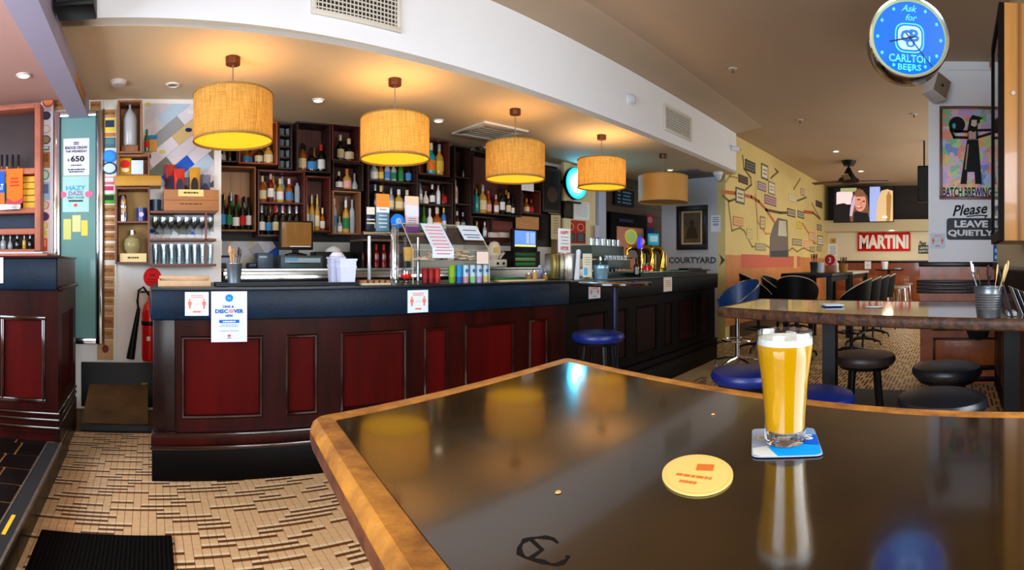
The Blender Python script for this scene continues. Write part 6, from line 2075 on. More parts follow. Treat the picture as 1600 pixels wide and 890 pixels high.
A_, B_, R_, N_ = Vector((.231, .731)), Vector((.909, .861)), Vector((.789, -.107)), Vector((.177, .340))
C_ = B_ + (R_ - B_) * 1.36
D_ = A_ + (N_ - A_) * 3.0
t = thing('bar_table', 'near dark lacquered high table with worn golden wooden edging', 'table', (0, 0, 0))
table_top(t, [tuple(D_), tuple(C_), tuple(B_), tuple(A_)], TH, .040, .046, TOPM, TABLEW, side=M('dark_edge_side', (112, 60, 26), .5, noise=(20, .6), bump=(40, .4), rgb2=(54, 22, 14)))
mk('pedestal', MB().lathe([(.045, .02), (.045, TH - .06), (.12, TH - .05), (.12, TH - .046)], 18, c=(.5, .25, 0)), BLACKM, t)
mk('pedestal_foot', MB().lathe([(.0, 0), (.24, 0), (.24, .012), (.05, .03), (0, .03)], 24, c=(.5, .25, 0)), BLACKM, t)
sx, sy = ph(850, 860, TH)
mb = MB()
pts = [(sx + .016 * cos(a) * (1 + .2 * sin(3 * a)), sy + .022 * sin(a), TH + .0003) for a in [i * .33 for i in range(17)]]
mb.tube(pts, [.0012 + .0010 * ((i * 7) % 3) for i in range(17)], 5)
mb.tube([(sx - .014, sy + .0, TH), (sx, sy + .002, TH), (sx + .004, sy + .02, TH)], .0022, 5)
mb.v = [(x, y, TH + .0002 + max(0, (z - TH)) * .12) for x, y, z in mb.v]
mk('burn_mark', mb, P((10, 8, 8)), t)
for px, py, lb in ((1114, 648, 'tiny pale crumb on the near table left of the beer glass'), (872, 770, 'tiny tan crumb on the near table left of the round yellow coaster')):
    x, y = ph(px, py, TH)
    tag(mk('crumb', MB().lathe([(.0, 0), (.0028, .0005), (.002, .002), (0, .0024)], 6, sx=1.4), P((206, 150, 90)), None, (x, y, TH + .0002)), lb, 'crumb')

# coasters and the beer
x, y = .617, .212
az = atan2(x, y)
t = thing('beer_coaster', 'rounded square blue and pale grey cardboard coaster under the beer glass', 'coaster', (x, y, TH + .0012), -az + .06)
w_, d_ = .0425, .050
base = round_poly([(-w_, -d_), (w_, -d_), (w_, d_), (-w_, d_)], .010)
mk('board', MB().prism(base, 0, .0014), P((158, 170, 188)), t)
mk('sky_field', MB().prism([(-.012, -.0495), (.034, -.0495), (.041, -.043), (.042, -.018), (.012, -.004), (-.020, -.008), (-.020, -.028)], .0014, .0016), P((0, 160, 248)), t)
mk('blue_field', MB().prism([(.042, -.018), (.042, .022), (.012, .020), (.006, -.006)], .0014, .0016), P((0, 96, 222)), t)
mk('pale_blue_field', MB().prism([(.042, .022), (.0415, .040), (.034, .0495), (.008, .0495), (.010, .020)], .0014, .0016), P((120, 172, 226)), t)
mk('cream_field', MB().prism([(-.0415, -.024), (-.041, -.042), (-.033, -.0495), (-.012, -.0495), (-.020, -.028), (-.024, -.016)], .0014, .0016), P((214, 222, 216)), t)
o = text(t, 'S', PAPER, .031, .0, .012, .02, y=0, bold=.04)
o.rotation_euler = (-pi / 2, 0, 0)
o.location = (0, .012, .0019)
o = text(t, 'O', P((220, 190, 120)), -.030, .0, .012, .02, y=0, bold=.03)
o.rotation_euler = (-pi / 2, 0, 0)
o.location = (0, .012, .0019)
gx, gy, gz = x, y, TH + .0034
t = thing('beer_glass', 'tall flared glass of golden beer with a thin white head on the blue coaster', 'glass', (gx, gy, gz))
BG = thin('beer_glass_clear', (250, 252, 252), .035, .22)
BGB = M('beer_glass_base', (250, 252, 252), .0, trans=1, ior=1.45)
h_ = .140
outer = [(.0, .0), (.0245, .0), (.0262, .003), (.0266, .016), (.0272, .036), (.0305, .078), (.0350, .108), (.0368, .122), (.0362, h_ - .001), (.0356, h_)]
inner = [(.0348, h_ - .001), (.0355, .122), (.0337, .108), (.0292, .078), (.0259, .036), (.0252, .0165)]
mk('glass_wall', MB().lathe(outer[3:] + inner, 48), BG, t, sharp=60)
mk('glass_base', MB().lathe(outer[:4] + [(.0255, .0165), (.015, .0150), (0, .0145)], 48), BGB, t, sharp=60)
BEER = bpy.data.materials.new('golden_beer')
BEER.use_nodes = True
nt = BEER.node_tree
nt.nodes.clear()
out = nt.nodes.new('ShaderNodeOutputMaterial')
mix = nt.nodes.new('ShaderNodeMixShader')
df = nt.nodes.new('ShaderNodeBsdfDiffuse')
tl = nt.nodes.new('ShaderNodeBsdfTranslucent')
for q in (df, tl):
    q.inputs[0].default_value = (*lin((250, 196, 0)), 1)
mix.inputs[0].default_value = .5
nt.links.new(df.outputs[0], mix.inputs[1])
nt.links.new(tl.outputs[0], mix.inputs[2])
nt.links.new(mix.outputs[0], out.inputs[0])
mk('beer', MB().lathe([(.0, .0166), (.0245, .0167), (.0257, .036), (.0290, .078), (.0335, .108), (.0351, .120), (.0353, .1235), (.0, .1235)], 48), BEER, t, sharp=60)
mk('foam', MB().lathe([(.0, .1236), (.0353, .1236), (.0351, .127), (.0349, .1315), (.030, .1328), (.012, .1318), (0, .131)], 48), M('white_beer_foam', (238, 236, 226), .8, bump=(160, .3)), t, sharp=60)
x, y = .487, .262
az = atan2(.885, .466) if False else atan2(x, y)
x, y = ph(1090, 741, TH)
az = atan2(x, y)
t = thing('beer_coaster', 'oval cream-yellow cardboard coaster with faded orange print on the near table', 'coaster', (x, y, TH + .0004), -az)
mk('board', MB().prism([(.0385 * cos(i * pi / 24), .053 * sin(i * pi / 24)) for i in range(48)], 0, .0016), P((240, 206, 118)), t)
mk('rim_print', MB().prism([(.0335 * cos(i * pi / 24), .046 * sin(i * pi / 24)) for i in range(48)], .0016, .0017), P((246, 212, 122)), t)
OP = P((226, 120, 50))
mk('orange_block', MB().prism([(-.002, .006), (.017, .004), (.019, .022), (.0, .024)], .0017, .0019), OP, t)
for wrd, cx_, cy_, ww in ((5, -.004, -.010, .044), (3, -.010, -.024, .022)):
    o = wavy(t, OP, 0, 0, ww, 1, .006, 1, y=0)
    o.rotation_euler = (-pi / 2, 0, -.3)
    o.location = (cx_, cy_, .0019)

# ================================================================== second high table
T2M = M('brown_lacquered_tabletop', (104, 74, 44), .1, noise=(5, .3), coat=1, stretch=(1, .2, 1))
T2E = M('chipped_dark_edge', (92, 56, 28), .5, noise=(26, .6), bump=(40, .4), rgb2=(36, 20, 12))
t = thing('high_table', 'long brown high table with chipped edge in front of the poster wall', 'table', (0, 0, 0))
table_top(t, [(2.03, -.40), (3.06, -.40), (3.05, 1.225), (2.35, 1.18)], TH, .035, .05, T2M, T2E, .03)
for px_, py_ in ((2.66, .66), (2.35, -.26)):
    mk('pedestal', MB().box(px_ - .035, px_ + .035, py_ - .035, py_ + .035, .02, TH - .05), BLACKM, t)
    mk('pedestal_foot', MB().box(px_ - .14, px_ + .14, py_ - .14, py_ + .14, 0, .02, bev=.006), BLACKM, t)
    mk('support_plate', MB().box(px_ - .2, px_ + .2, py_ - .2, py_ + .2, TH - .0505, TH - .044), BLACKM, t)
x, y = ph(1300, 478, TH)
for k in range(3):
    tag(mk('folded_paper', MB().box(-.07, .05 + .01 * k, -.05, .05, k * .003, k * .003 + .0025, bev=.001), [PAPERB, P((120, 160, 210)), P((30, 40, 60))][2 - k], None, (x, y, TH + .0022), .3 + .1 * k),
        ['dark folded leaflet at the bottom of the pile on the long high table', 'blue folded leaflet in the middle of the pile on the long high table', 'pale blue folded leaflet on top of the pile on the long high table'][k], 'leaflet', 'leaflets on the long high table')
x, y = ph(1366, 480, TH)
tag(mk('paper_doily', MB().lathe([(.0, .0), (.045, .0), (.047, .001), (.045, .002), (0, .002)], 24), PAPER, None, (x, y, TH + .0022)), 'round white paper doily on the long high table', 'doily')
x, y = 2.145, -.143
b = bucket((x, y, TH + .0016), .064, .130, 'ridged grey metal bucket of cutlery at the right end of the long high table', M('grey_ridged_metal', (112, 120, 128), .35, metal=.8), True)
it = []
rn = random.Random(8)
for i in range(5):
    it.append((rn.uniform(-.03, 0), rn.uniform(-.04, -.015), .045 + .01 * i, .215 + rn.uniform(-.01, .02), .0045, P((206, 176, 120)), 'wooden_stirrer', f'pale wooden stirrer leaning right in the ridged bucket, {ORD[i]} of five', 'stirrer'))
for i in range(3):
    it.append((rn.uniform(-.02, .02), rn.uniform(.015, .04), .05 + .012 * i, .20 + .01 * i, .006, CHROME, 'steel_fork', f'steel fork leaning left in the ridged bucket, {ORD[i]} of three', 'fork'))
for i in range(3):
    it.append((-.02 + .02 * i, .0, .015, .19 + .008 * i, .008, [DARKC, P((110, 40, 30)), DARKC][i], 'table_knife', ['dark knife left of the middle in the ridged bucket', 'red-handled knife in the middle of the ridged bucket', 'dark knife right of the middle in the ridged bucket'][i], 'knife'))
stickin((x, y, TH + .0016), it, 'cutlery in the ridged bucket')
t = thing('menu_board', 'thin black menu board leaning behind the ridged bucket', 'menu', (2.22, -.245, TH + .0014))
o = mk('board', MB().box(-.11, .11, 0, .008, 0, .235), BLACK, t)
o.rotation_euler = (radians(-16), 0, 0)
mk('foot_clip', MB().box(-.06, .06, -.02, .02, 0, .02, bev=.004), P((206, 206, 210)), t)
for i in range(5):
    tt = thing('striped_menu', f'striped paper menu leaning against the dark wall, {ORD[i]} from the bucket', 'menu', (2.30 + i * .012, -.300 - .012 * i, TH + .0014), 0, 'striped menus at the end of the long table')
    o = mk('menu_sheet', MB().box(-.08, .08, 0, .002, 0, .13 - .006 * i), PAPER if i % 2 == 0 else P((40, 40, 46)), tt)
    o.rotation_euler = (radians(-22), 0, 0)


# ================================================================== stools
def stool(name, label, x, y, seat, h, r=.185, chrome=False, rz=0., group='round padded bar stools'):
    t = thing(name, label, 'stool', (x, y, 0), rz, group)
    mk('seat', MB().lathe([(.0, h - .062), (r * .92, h - .062), (r * .99, h - .045), (r, h - .028), (r * .95, h - .010), (r * .7, h), (0, h + .003)], 36), seat, t)
    mk('seat_plate', MB().lathe([(.0, h - .085), (r * .8, h - .085), (r * .85, h - .062)], 24), BLACKM, t)
    for k in range(4):
        a = pi / 4 + k * pi / 2
        mk('leg', MB().cyl((.10 * cos(a), .10 * sin(a), h - .08), (.17 * cos(a), .17 * sin(a), 0), .019, .015, n=10), BLACKM, t)
    rr = .10 + .07 * (h - .08 - .25) / (h - .08)
    mk('foot_ring', MB().tube([(rr * cos(a * pi / 12), rr * sin(a * pi / 12), .25) for a in range(24)], .010, 8, closed=True), BLACKM, t)
    return t


BLS = M('cobalt_vinyl', (10, 32, 108), .36, noise=(4, .15))
BKS = M('black_vinyl_seat', (24, 27, 34), .36, noise=(5, .3), spec=.6)
BRS = M('worn_brown_black_vinyl', (58, 46, 44), .42, noise=(5, .3))
stool('bar_stool', 'round stool with worn brown-black seat standing clear behind the long high table', 2.98, .53, BRS, .75, rz=.25)
stool('bar_stool', 'black round stool under the ridged bucket end of the long high table', 2.68, .04, BKS, .75, rz=.1)
stool('bar_stool', 'black round stool between the near table and the long high table', 2.07, .05, BKS, .75, rz=.4)
stool('bar_stool', 'cobalt blue round stool left of the beer glass at the table corner', 2.36, 1.01, BLS, .75, rz=.2)
stool('bar_stool', 'cobalt blue round stool mostly hidden behind the beer glass', 2.09, .60, BLS, .735, rz=.5)
stool('bar_stool', 'cobalt blue round stool at the dark part of the bar', 2.74, 2.29, BLS, .80, rz=.3)
# small round high table beside that stool
t = thing('round_table', 'small round dark high table by the bar behind the blue stool', 'table', (3.07, 2.40, 0))
mk('top', MB().lathe([(.0, 1.105), (.27, 1.105), (.28, 1.115), (.28, 1.128), (.27, 1.133), (0, 1.133)], 36), M('dark_brown_lacquer', (46, 28, 22), .15, coat=.6, noise=(4, .4)), t)
mk('pole', MB().cyl((0, 0, .02), (0, 0, 1.105), .022, n=14), M('dark_blue_pole', (18, 24, 50), .3, metal=.4), t)
mk('foot', MB().lathe([(.0, 0), (.2, 0), (.2, .012), (.03, .025), (0, .025)], 28), BLACKM, t)


def tub_chair(label, x, y, rz, seatm, basem, h=1.06, seat_h=.72, group='swivel tub chairs'):
    """swivel tub chair on a five-star base; it faces +x before turning"""
    t = thing('tub_chair', label, 'chair', (x, y, 0), rz, group)
    for k in range(5):
        a = 2 * pi * k / 5 + .3
        mk('base_leg', MB().tube([(.02 * cos(a), .02 * sin(a), .10), (.16 * cos(a), .16 * sin(a), .085), (.27 * cos(a), .27 * sin(a), .055), (.29 * cos(a), .29 * sin(a), .0)], [.022, .019, .016, .018], 8), basem, t)
    mk('column', MB().cyl((0, 0, .08), (0, 0, seat_h - .09), .026, n=14), basem, t)
    mk('foot_ring', MB().tube([(.19 * cos(a * pi / 14), .19 * sin(a * pi / 14), .32) for a in range(28)], .011, 8, closed=True), basem, t)
    for k in range(3):
        a = 2 * pi * k / 3
        mk('ring_spoke', MB().cyl((0, 0, .32), (.19 * cos(a), .19 * sin(a), .32), .007, n=6), basem, t)
    mk('seat', MB().lathe([(.0, seat_h - .09), (.20, seat_h - .09), (.225, seat_h - .06), (.225, seat_h - .02), (.19, seat_h), (0, seat_h + .004)], 28), seatm, t)
    n, rows = 27, 7
    v, f = [], []
    for side in (0, 1):
        for j in range(rows):
            for i in range(n):
                u = i / (n - 1) * 2 - 1
                a = pi + u * radians(118)
                hi = seat_h + .03 + (h - seat_h - .03) * max(0.12, cos(u * pi / 2 * .92)) ** .8
                lo = seat_h - .10
                z = lo + (hi - lo) * j / (rows - 1)
                r = .235 + .055 * (j / (rows - 1)) + (0 if side else -.028)
                v.append((r * cos(a), r * sin(a), z))
    for side in (0, 1):
        for j in range(rows - 1):
            for i in range(n - 1):
                k = side * n * rows + j * n + i
                q = (k, k + 1, k + n + 1, k + n)
                f.append(q if side else q[::-1])
    o_ = n * rows
    for i in range(n - 1):
        f.append(((rows - 1) * n + i, (rows - 1) * n + i + 1, o_ + (rows - 1) * n + i + 1, o_ + (rows - 1) * n + i))
        f.append((i + 1, i, o_ + i, o_ + i + 1))
    for i in (0, n - 1):
        for j in range(rows - 1):
            q = (j * n + i, (j + 1) * n + i, o_ + (j + 1) * n + i, o_ + j * n + i)
            f.append(q if i else q[::-1])
    mk('back_shell', MB().add(v, f), seatm, t)
    top_ = [Vector(v[o_ + (rows - 1) * n + i]) for i in range(n)]
    mk('edge_trim', MB().tube([p + Vector((-.012 * (p.x / .29), -.012 * (p.y / .29), .004)) for p in top_], .009, 6), basem if basem is CHROME else P((196, 186, 160)), t)
    return t


BCH = M('black_vinyl_chair', (10, 10, 11), .5, spec=.15)
tub_chair('blue tub chair with chrome star base and foot ring at the end of the bar', 5.80, 2.62, radians(150), M('steel_blue_vinyl', (26, 62, 116), .35), CHROME)
rowc = [(6.95, 1.42), (7.9, 1.42), (8.85, 1.42), (9.8, 1.42)]
for i, (x, y) in enumerate(rowc):
    tub_chair(f'black tub chair with pale piping right of the dining tables, {ORD[i]} from the front', x, y, radians(90 + 8), BCH, BLACKM)
tub_chair('black tub chair with its back to us at the near end of the dining table', 6.62, 2.10, radians(5), BCH, BLACKM, 1.10)
tub_chair('black tub chair turned aside at the near left of the dining table', 6.95, 2.80, radians(-55), BCH, BLACKM, 1.12)
for i, x in enumerate((8.2, 9.2)):
    tub_chair(f'black tub chair by the mural wall side of the dining table, {ORD[i]} from the front', x, 2.95, radians(-90), BCH, BLACKM)
# dining tables
for nm_, lb, x0, x1, mt in (('dining_table', 'black high dining table with the red number three', 7.15, 8.6, BLACK), ('dining_table', 'pale-topped high dining table behind the black one', 8.66, 10.3, M('pale_grey_tabletop', (186, 180, 160), .25))):
    t = thing(nm_, lb, 'table', (0, 0, 0), 0, 'high dining tables')
    mk('top', MB().box(x0, x1, 1.74, 2.52, 1.075, 1.12, bev=.006), mt, t)
    for a in (x0 + .06, x1 - .06):
        for b in (1.80, 2.46):
            mk('leg', MB().box(a - .04, a + .04, b - .04, b + .04, 0, 1.075), BLACKM, t)
    mk('apron', MB().box(x0 + .05, x1 - .05, 1.79, 1.82, 1.0, 1.075), BLACKM, t)
    mk('apron', MB().box(x0 + .05, x1 - .05, 2.44, 2.47, 1.0, 1.075), BLACKM, t)
ZT = 1.1206
x, y = 7.95, 1.93
a = atan2(x, y)
y = x / tan((1297 - X0) / F)
t = thing('table_number', 'round red table number three on a wooden block', 'sign', (x, y, ZT), -pi / 2)
d_ = sqrt(x * x + y * y)
r_ = 9.5 / F * d_
zc_ = H + (YH - 406) / F * d_ - ZT
mk('stand', MB().box(-.08, .08, -.02, .02, 0, zc_ - r_ * .85, bev=.004), M('number_block', (150, 84, 40), .5), t)
mk('white_rim', MB().ell(0, zc_, r_, r_, -.012, .012, n=32), P((226, 190, 180)), t)
mk('red_disc', MB().ell(0, zc_, r_ * .86, r_ * .86, -.016, -.012, n=32), P((196, 22, 24)), t)
text(t, '3', P((250, 200, 190)), 0, zc_, ht=r_ * .9, y=-.018, bold=.03)
for i, (px, X_, r_, hh_, lb, mt) in enumerate(((1272, 8.0, .07, .17, 'dark grey cutlery bucket left of the red number three', M('dark_grey_metal', (70, 78, 84), .4, metal=.6)), (1318, 8.3, .075, .14, 'yellow-brown tin of menus right of the red number three', P((150, 104, 40))))):
    y = X_ / tan((px - X0) / F)
    bucket((X_, y, ZT), r_, hh_, lb, mt)
    its = []
    for k in range(4):
        aa = k * 1.6
        its.append((.03 * cos(aa), .03 * sin(aa), .03, hh_ * 1.7, .014, [P((110, 60, 30)), P((150, 110, 60)), DARKC, P((90, 50, 30))][k], 'wooden_utensil', f'dark utensil in the {"dark grey bucket" if i == 0 else "yellow-brown tin"} by the red number, {["back", "left", "front", "right"][k]} one', 'utensil'))
    stickin((X_, y, ZT), its, 'utensils by the red number three')
X_ = 8.1
y = X_ / tan((1307 - X0) / F)
bottle((X_, y, ZT), .24, 'spirit', 'white', 'white', 'cream', 'white sauce bottle just right of the red number three', -1.5)
y = 7.9 / tan((1283 - X0) / F)
tag(mk('white_cup', MB().lathe([(.0, 0), (.04, 0), (.055, .16), (.05, .16), (.037, .006), (0, .006)], 18), P((206, 220, 232)), None, (7.9, y, ZT)), 'white paper cup left of the red number three', 'cup')

# little round table with chrome stools by the far wall
x, y = 12.9, 12.9 / tan((1389 - X0) / F)
t = thing('round_table', 'small round black high table by the far panelled wall', 'table', (x, y, 0))
zt_ = H - (420.5 - YH) / F * sqrt(x * x + y * y)
mk('top', MB().lathe([(.0, zt_ - .03), (.36, zt_ - .03), (.37, zt_), (0, zt_)], 30), BLACK, t)
mk('pole', MB().cyl((0, 0, .02), (0, 0, zt_ - .03), .04, n=12), BLACKM, t)
mk('foot', MB().lathe([(.0, 0), (.15, 0), (.15, .02), (0, .03)], 24), BLACKM, t)
bucket((x - .05, y + .1, zt_ + .001), .09, .20, 'white pot on the small round table by the far wall', PAPER)
tag(mk('white_dish', MB().lathe([(.0, 0), (.07, 0), (.1, .03), (.09, .03), (.06, .006), (0, .006)], 18), PAPER, None, (x, y - .22, zt_ + .001)), 'white dish on the small round table by the far wall', 'dish')
for i, (px, X_) in enumerate(((1382, 12.2), (1396, 11.3), (1404, 11.8), (1411, 13.3))):
    y = X_ / tan((px - X0) / F)
    t = thing('chrome_stool', f'small grey-seated stool with chrome legs by the far round table, {ORD[i]} from left', 'stool', (X_, y - .1, 0), .3 * i, 'chrome-legged stools by the far wall')
    mk('seat', MB().lathe([(.0, .70), (.15, .70), (.16, .72), (.15, .745), (0, .75)], 22), M('grey_seat', (150, 140, 130), .4), t)
    for k in range(4):
        aa = k * pi / 2
        mk('leg', MB().cyl((.10 * cos(aa), .10 * sin(aa), .70), (.17 * cos(aa), .17 * sin(aa), 0), .013, n=8), CHROME, t)
    mk('foot_ring', MB().tube([(.14 * cos(q * pi / 8), .14 * sin(q * pi / 8), .3) for q in range(16)], .009, 6, closed=True), CHROME, t)

# ================================================================== mural wall
def mw(zx, zy):
    """mural drawing: reading-grid units to photograph pixels"""
    return 1120 + zx * .2247, 230 + zy * .2247


mural = thing('map_mural', 'yellow painted map mural with route lines and place signs on the long wall', 'mural', MW.w(0, .002, 0), 0)


def mpt(zx, zy):
    px, py = mw(zx, zy)
    return MW.hit(px, py, .002)


def route(pts, wpx_, col):
    q = [mpt(*p) for p in pts]
    mk('route_line', MB().stroke(q, wpx_ * .6, -.003, .0), P(tuple(int(v * .72 + k * .28) for v, k in zip(col, (232, 206, 120)))), mural)


lower0 = MW.hit(1140, 398, 0)[1]
mk('orange_lower_band', MB().box(.0, 6.45, -.001, .001, .24, lower0), M('orange_mural_band', (222, 146, 84), .5, noise=(1.5, .25)), mural)
q0, q1 = mpt(170, 755)[0], mpt(580, 755)[0]
mk('pink_building', MB().box(q0, q1, -.003, -.001, lower0 - .22, lower0 + .02), P((206, 110, 90)), mural)
mk('cream_tower', MB().box(mpt(535, 760)[0], mpt(555, 760)[0], -.004, -.001, lower0 - .25, lower0 + .02), P((226, 190, 120)), mural)
route([(38, 308), (130, 320), (240, 345), (290, 375), (340, 430), (400, 520)], .10, (176, 74, 50))
route([(40, 335), (85, 375), (130, 360)], .06, (60, 50, 44))
route([(200, 295), (240, 260), (235, 210), (190, 150), (180, 60)], .06, (70, 60, 48))
route([(345, 435), (440, 455), (495, 455)], .09, (44, 34, 30))
route([(608, 448), (670, 455)], .13, (176, 50, 34))
route([(670, 455), (715, 495)], .09, (80, 40, 34))
route([(80, 380), (105, 580), (160, 560), (190, 580), (245, 690), (270, 690)], .05, (110, 100, 80))
route([(340, 680), (372, 700)], .05, (110, 100, 80))
route([(265, 330), (285, 520), (340, 600), (370, 600)], .05, (206, 110, 80))
route([(560, 372), (622, 348)], .07, (60, 50, 40))
route([(375, 215), (425, 170), (405, 150)], .07, (90, 70, 50))
route([(535, 290), (580, 220)], .07, (110, 90, 60))
route([(595, 530), (640, 600), (675, 665), (692, 668)], .08, (206, 90, 60))
route([(500, 720), (525, 700), (560, 725), (600, 700), (660, 725)], .05, (110, 80, 60))
route([(270, 240), (285, 640)], .025, (176, 150, 100))
route([(660, 390), (720, 500)], .06, (90, 60, 50))
route([(55, 250), (90, 200), (150, 215)], .05, (150, 130, 90))
sg = [(197, 95, 267, 172, (60, 56, 52), (120, 116, 106)), (308, 118, 356, 225, (110, 100, 84), (232, 224, 196)), (284, 243, 342, 302, (120, 100, 120), (196, 170, 176)), (358, 240, 404, 330, (150, 140, 110), (230, 220, 190)),
      (332, 338, 412, 402, (130, 90, 110), (196, 156, 150)), (130, 283, 192, 392, (110, 100, 84), (226, 214, 180)), (150, 197, 216, 252, (60, 54, 48), (110, 96, 80)), (490, 430, 546, 482, (40, 36, 34), (190, 180, 150)),
      (562, 445, 607, 492, (40, 36, 34), (190, 180, 150)), (553, 503, 591, 583, (226, 214, 160), (220, 186, 40)), (524, 638, 592, 682, (84, 76, 60), (206, 190, 150)), (268, 668, 341, 717, (130, 120, 96), (196, 186, 150)),
      (648, 692, 680, 727, (80, 74, 60), (206, 196, 160)), (695, 690, 728, 722, (80, 74, 60), (206, 196, 160)), (700, 614, 737, 682, (120, 116, 100), (236, 230, 206)), (697, 538, 730, 577, (40, 36, 34), (190, 180, 150)),
      (688, 375, 732, 417, (50, 34, 30), (110, 90, 70)), (584, 288, 610, 336, (150, 110, 100), (226, 200, 170)), (112, 483, 182, 548, (206, 130, 90), (226, 190, 130)), (300, 480, 335, 570, (150, 130, 100), (220, 196, 130)),
      (640, 590, 684, 650, (226, 150, 110), (232, 196, 160)), (605, 650, 640, 700, (226, 150, 110), (232, 196, 160)), (205, 565, 245, 640, (196, 180, 120), (220, 204, 140)), (498, 330, 552, 380, (206, 190, 150), (226, 214, 180))]
for a, b, c, d, c1, c2 in sg:
    (s0, z1), (s1, _) = mpt(a, b), mpt(c, b)
    zc1, zc0 = mpt((a + c) / 2, b)[1], mpt((a + c) / 2, d)[1]
    o = mk('map_sign', MB().box(s0, s1, -.005, .0, zc0, zc1), P(c1), mural)
    e = (zc1 - zc0) * .13
    mk('sign_face', MB().box(s0 + e, s1 - e, -.007, -.005, zc0 + e, zc1 - e), P(c2), o)
    mb = MB()
    for k in range(2):
        zz = zc0 + (zc1 - zc0) * (.38 + .24 * k)
        mb.box(s0 + e * 2.2, s1 - e * 2.2, -.008, -.007, zz - e * .3, zz + e * .3)
    o2 = mk('sign_print', mb, P(c1), o)
    o2['kind'] = 'stuff'
q = [mpt(*p) for p in ((366, 765), (370, 620), (395, 540), (425, 490), (490, 505), (498, 765))]
mk('grey_tower', MB().slab(q, -.005, 0), P((120, 112, 104)), mural)
q = [mpt(*p) for p in ((424, 615), (430, 510), (478, 512), (486, 620))]
mk('tower_face', MB().slab(q, -.007, -.005), P((206, 200, 176)), mural)
q = [mpt(*p) for p in ((372, 760), (374, 720), (492, 715), (494, 760))]
mk('tower_foot', MB().slab(q, -.007, -.005), P((76, 80, 84)), mural)

# ================================================================== far wall
def frect(x0, y0, x1, y1, off=0.):
    return FW.rect(x0, y0, x1, y1, off)


s0, s1, z0, z1 = frect(1283, 343, 1452, 288, 0)
struct('trim_11', MB().box(0, 4.5, -.02, 0, z0, ZU), M('dark_recess_boards', (38, 24, 16), .6, noise=(5, .4)), FW.w(0, 0, 0), FW.b)  # flat dark panel standing in for the recess above the ledge
s0, s1, z0, z1 = frect(1283, 361, 1452, 343, .45)
struct('trim_12', MB().box(0, 4.5, -.45, 0, z0, z1), M('ledge_cream', (206, 190, 150), .6), FW.w(0, 0, 0), FW.b)
zr = frect(1300, 478, 1440, 407, .03)[3]
wn = struct('trim_13', MB().box(0, 4.5, -.03, 0, 0, zr), PANELOR, FW.w(0, 0, 0), FW.b)
mk('cap_rail', MB().box(0, 4.5, -.06, -.03, zr - .06, zr, bev=.01), MAHOGD, wn)
PQ = M('orange_square_panel', (160, 84, 34), .35, noise=(6, .3), coat=.3)
for j in range(2):
    for i in range(9):
        a = .25 + i * .44
        pn = mk('square_panel', MB().box(a, a + .30, -.045, -.03, .18 + j * .42, .50 + j * .42, bev=.008), PQ, wn)
t = thing('television', 'wide television on the far wall showing a laughing blonde woman', 'television', (0, 0, 0))
TOFF = .62
s0, s1, z0, z1 = frect(1302, 347, 1396.5, 291.5, TOFF)
t.location = FW.w((s0 + s1) / 2, TOFF, (z0 + z1) / 2)
t.rotation_euler = (0, 0, FW.b)
hw, hh = (s1 - s0) / 2, (z1 - z0) / 2
mk('casing', MB().box(-hw, hw, 0, .06, -hh, hh, bev=.008), BLACK, t)
mk('wall_arm', MB().box(-.1, .1, .06, .59, -.1, .1), BLACKM, t)


def tvp(zx, zy):
    return ((zx - 280) / (1125 - 280) * 2 - 1) * hw * .985, (1 - (zy - 290) / (770 - 290) * 2) * hh * .97


def tvpoly(pts, col, lay, nm='screen_shape', e=.75):
    mk(nm, MB().slab([tvp(*p) for p in pts][::-1] if False else [tvp(*p) for p in pts], -.003 - .0015 * lay, -.002 - .0015 * lay + .0005), M('screen_%02x%02x%02x' % col, col, .3, emit=(col, e)), t)


def el(cx, cy, rx, ry, n=22):
    return [(cx + rx * cos(-2 * pi * i / n), cy + ry * sin(-2 * pi * i / n)) for i in range(n)]


tvpoly([(282, 768), (1122, 768), (1122, 292), (282, 292)], (10, 10, 14), 0, 'screen')
tvpoly([(375, 350), (610, 350), (610, 295), (380, 295)], (150, 160, 110), 1)
tvpoly([(320, 525), (560, 525), (552, 350), (335, 345), (320, 360)], (226, 206, 210), 2)
tvpoly([(790, 768), (905, 768), (945, 440), (940, 288), (795, 288)], (150, 170, 226), 1)
tvpoly([(285, 768), (520, 768), (500, 540), (430, 505), (330, 520), (288, 600)], (14, 12, 14), 4)
tvpoly([(505, 768), (800, 768), (790, 660), (760, 420), (700, 330), (640, 305), (590, 340), (540, 440), (520, 600)], (110, 74, 50), 3, 'screen_hair')
tvpoly([(510, 690), (545, 690), (590, 480), (610, 380), (560, 430), (520, 580)], (196, 166, 196), 5, 'screen_hair')
tvpoly(el(662, 500, 82, 128), (206, 140, 116), 6, 'screen_face')
tvpoly([(590, 420), (735, 420), (700, 340), (640, 325), (600, 370)], (120, 82, 54), 7, 'screen_hair')
tvpoly(el(640, 462, 24, 9), (50, 30, 26), 8)
tvpoly(el(712, 488, 22, 9), (50, 30, 26), 8)
tvpoly(el(646, 568, 46, 17), (150, 50, 56), 8)
tvpoly(el(640, 562, 34, 7), (236, 214, 206), 9)
tvpoly(el(672, 518, 12, 22), (186, 112, 92), 8)
tvpoly([(560, 768), (795, 768), (770, 650), (680, 640), (600, 620), (570, 640)], (16, 12, 16), 7)
tvpoly([(885, 768), (1120, 768), (1120, 350), (1040, 325), (960, 345), (905, 470), (890, 600)], (206, 176, 130), 4, 'screen_hair')
tvpoly([(1030, 768), (1080, 768), (1100, 420), (1060, 350), (1030, 420)], (160, 116, 50), 5, 'screen_hair')
tvpoly([(975, 725), (1040, 725), (1040, 695), (975, 695)], (240, 240, 230), 6)
l = bpy.data.lights.new('far_wall_wash', 'AREA')
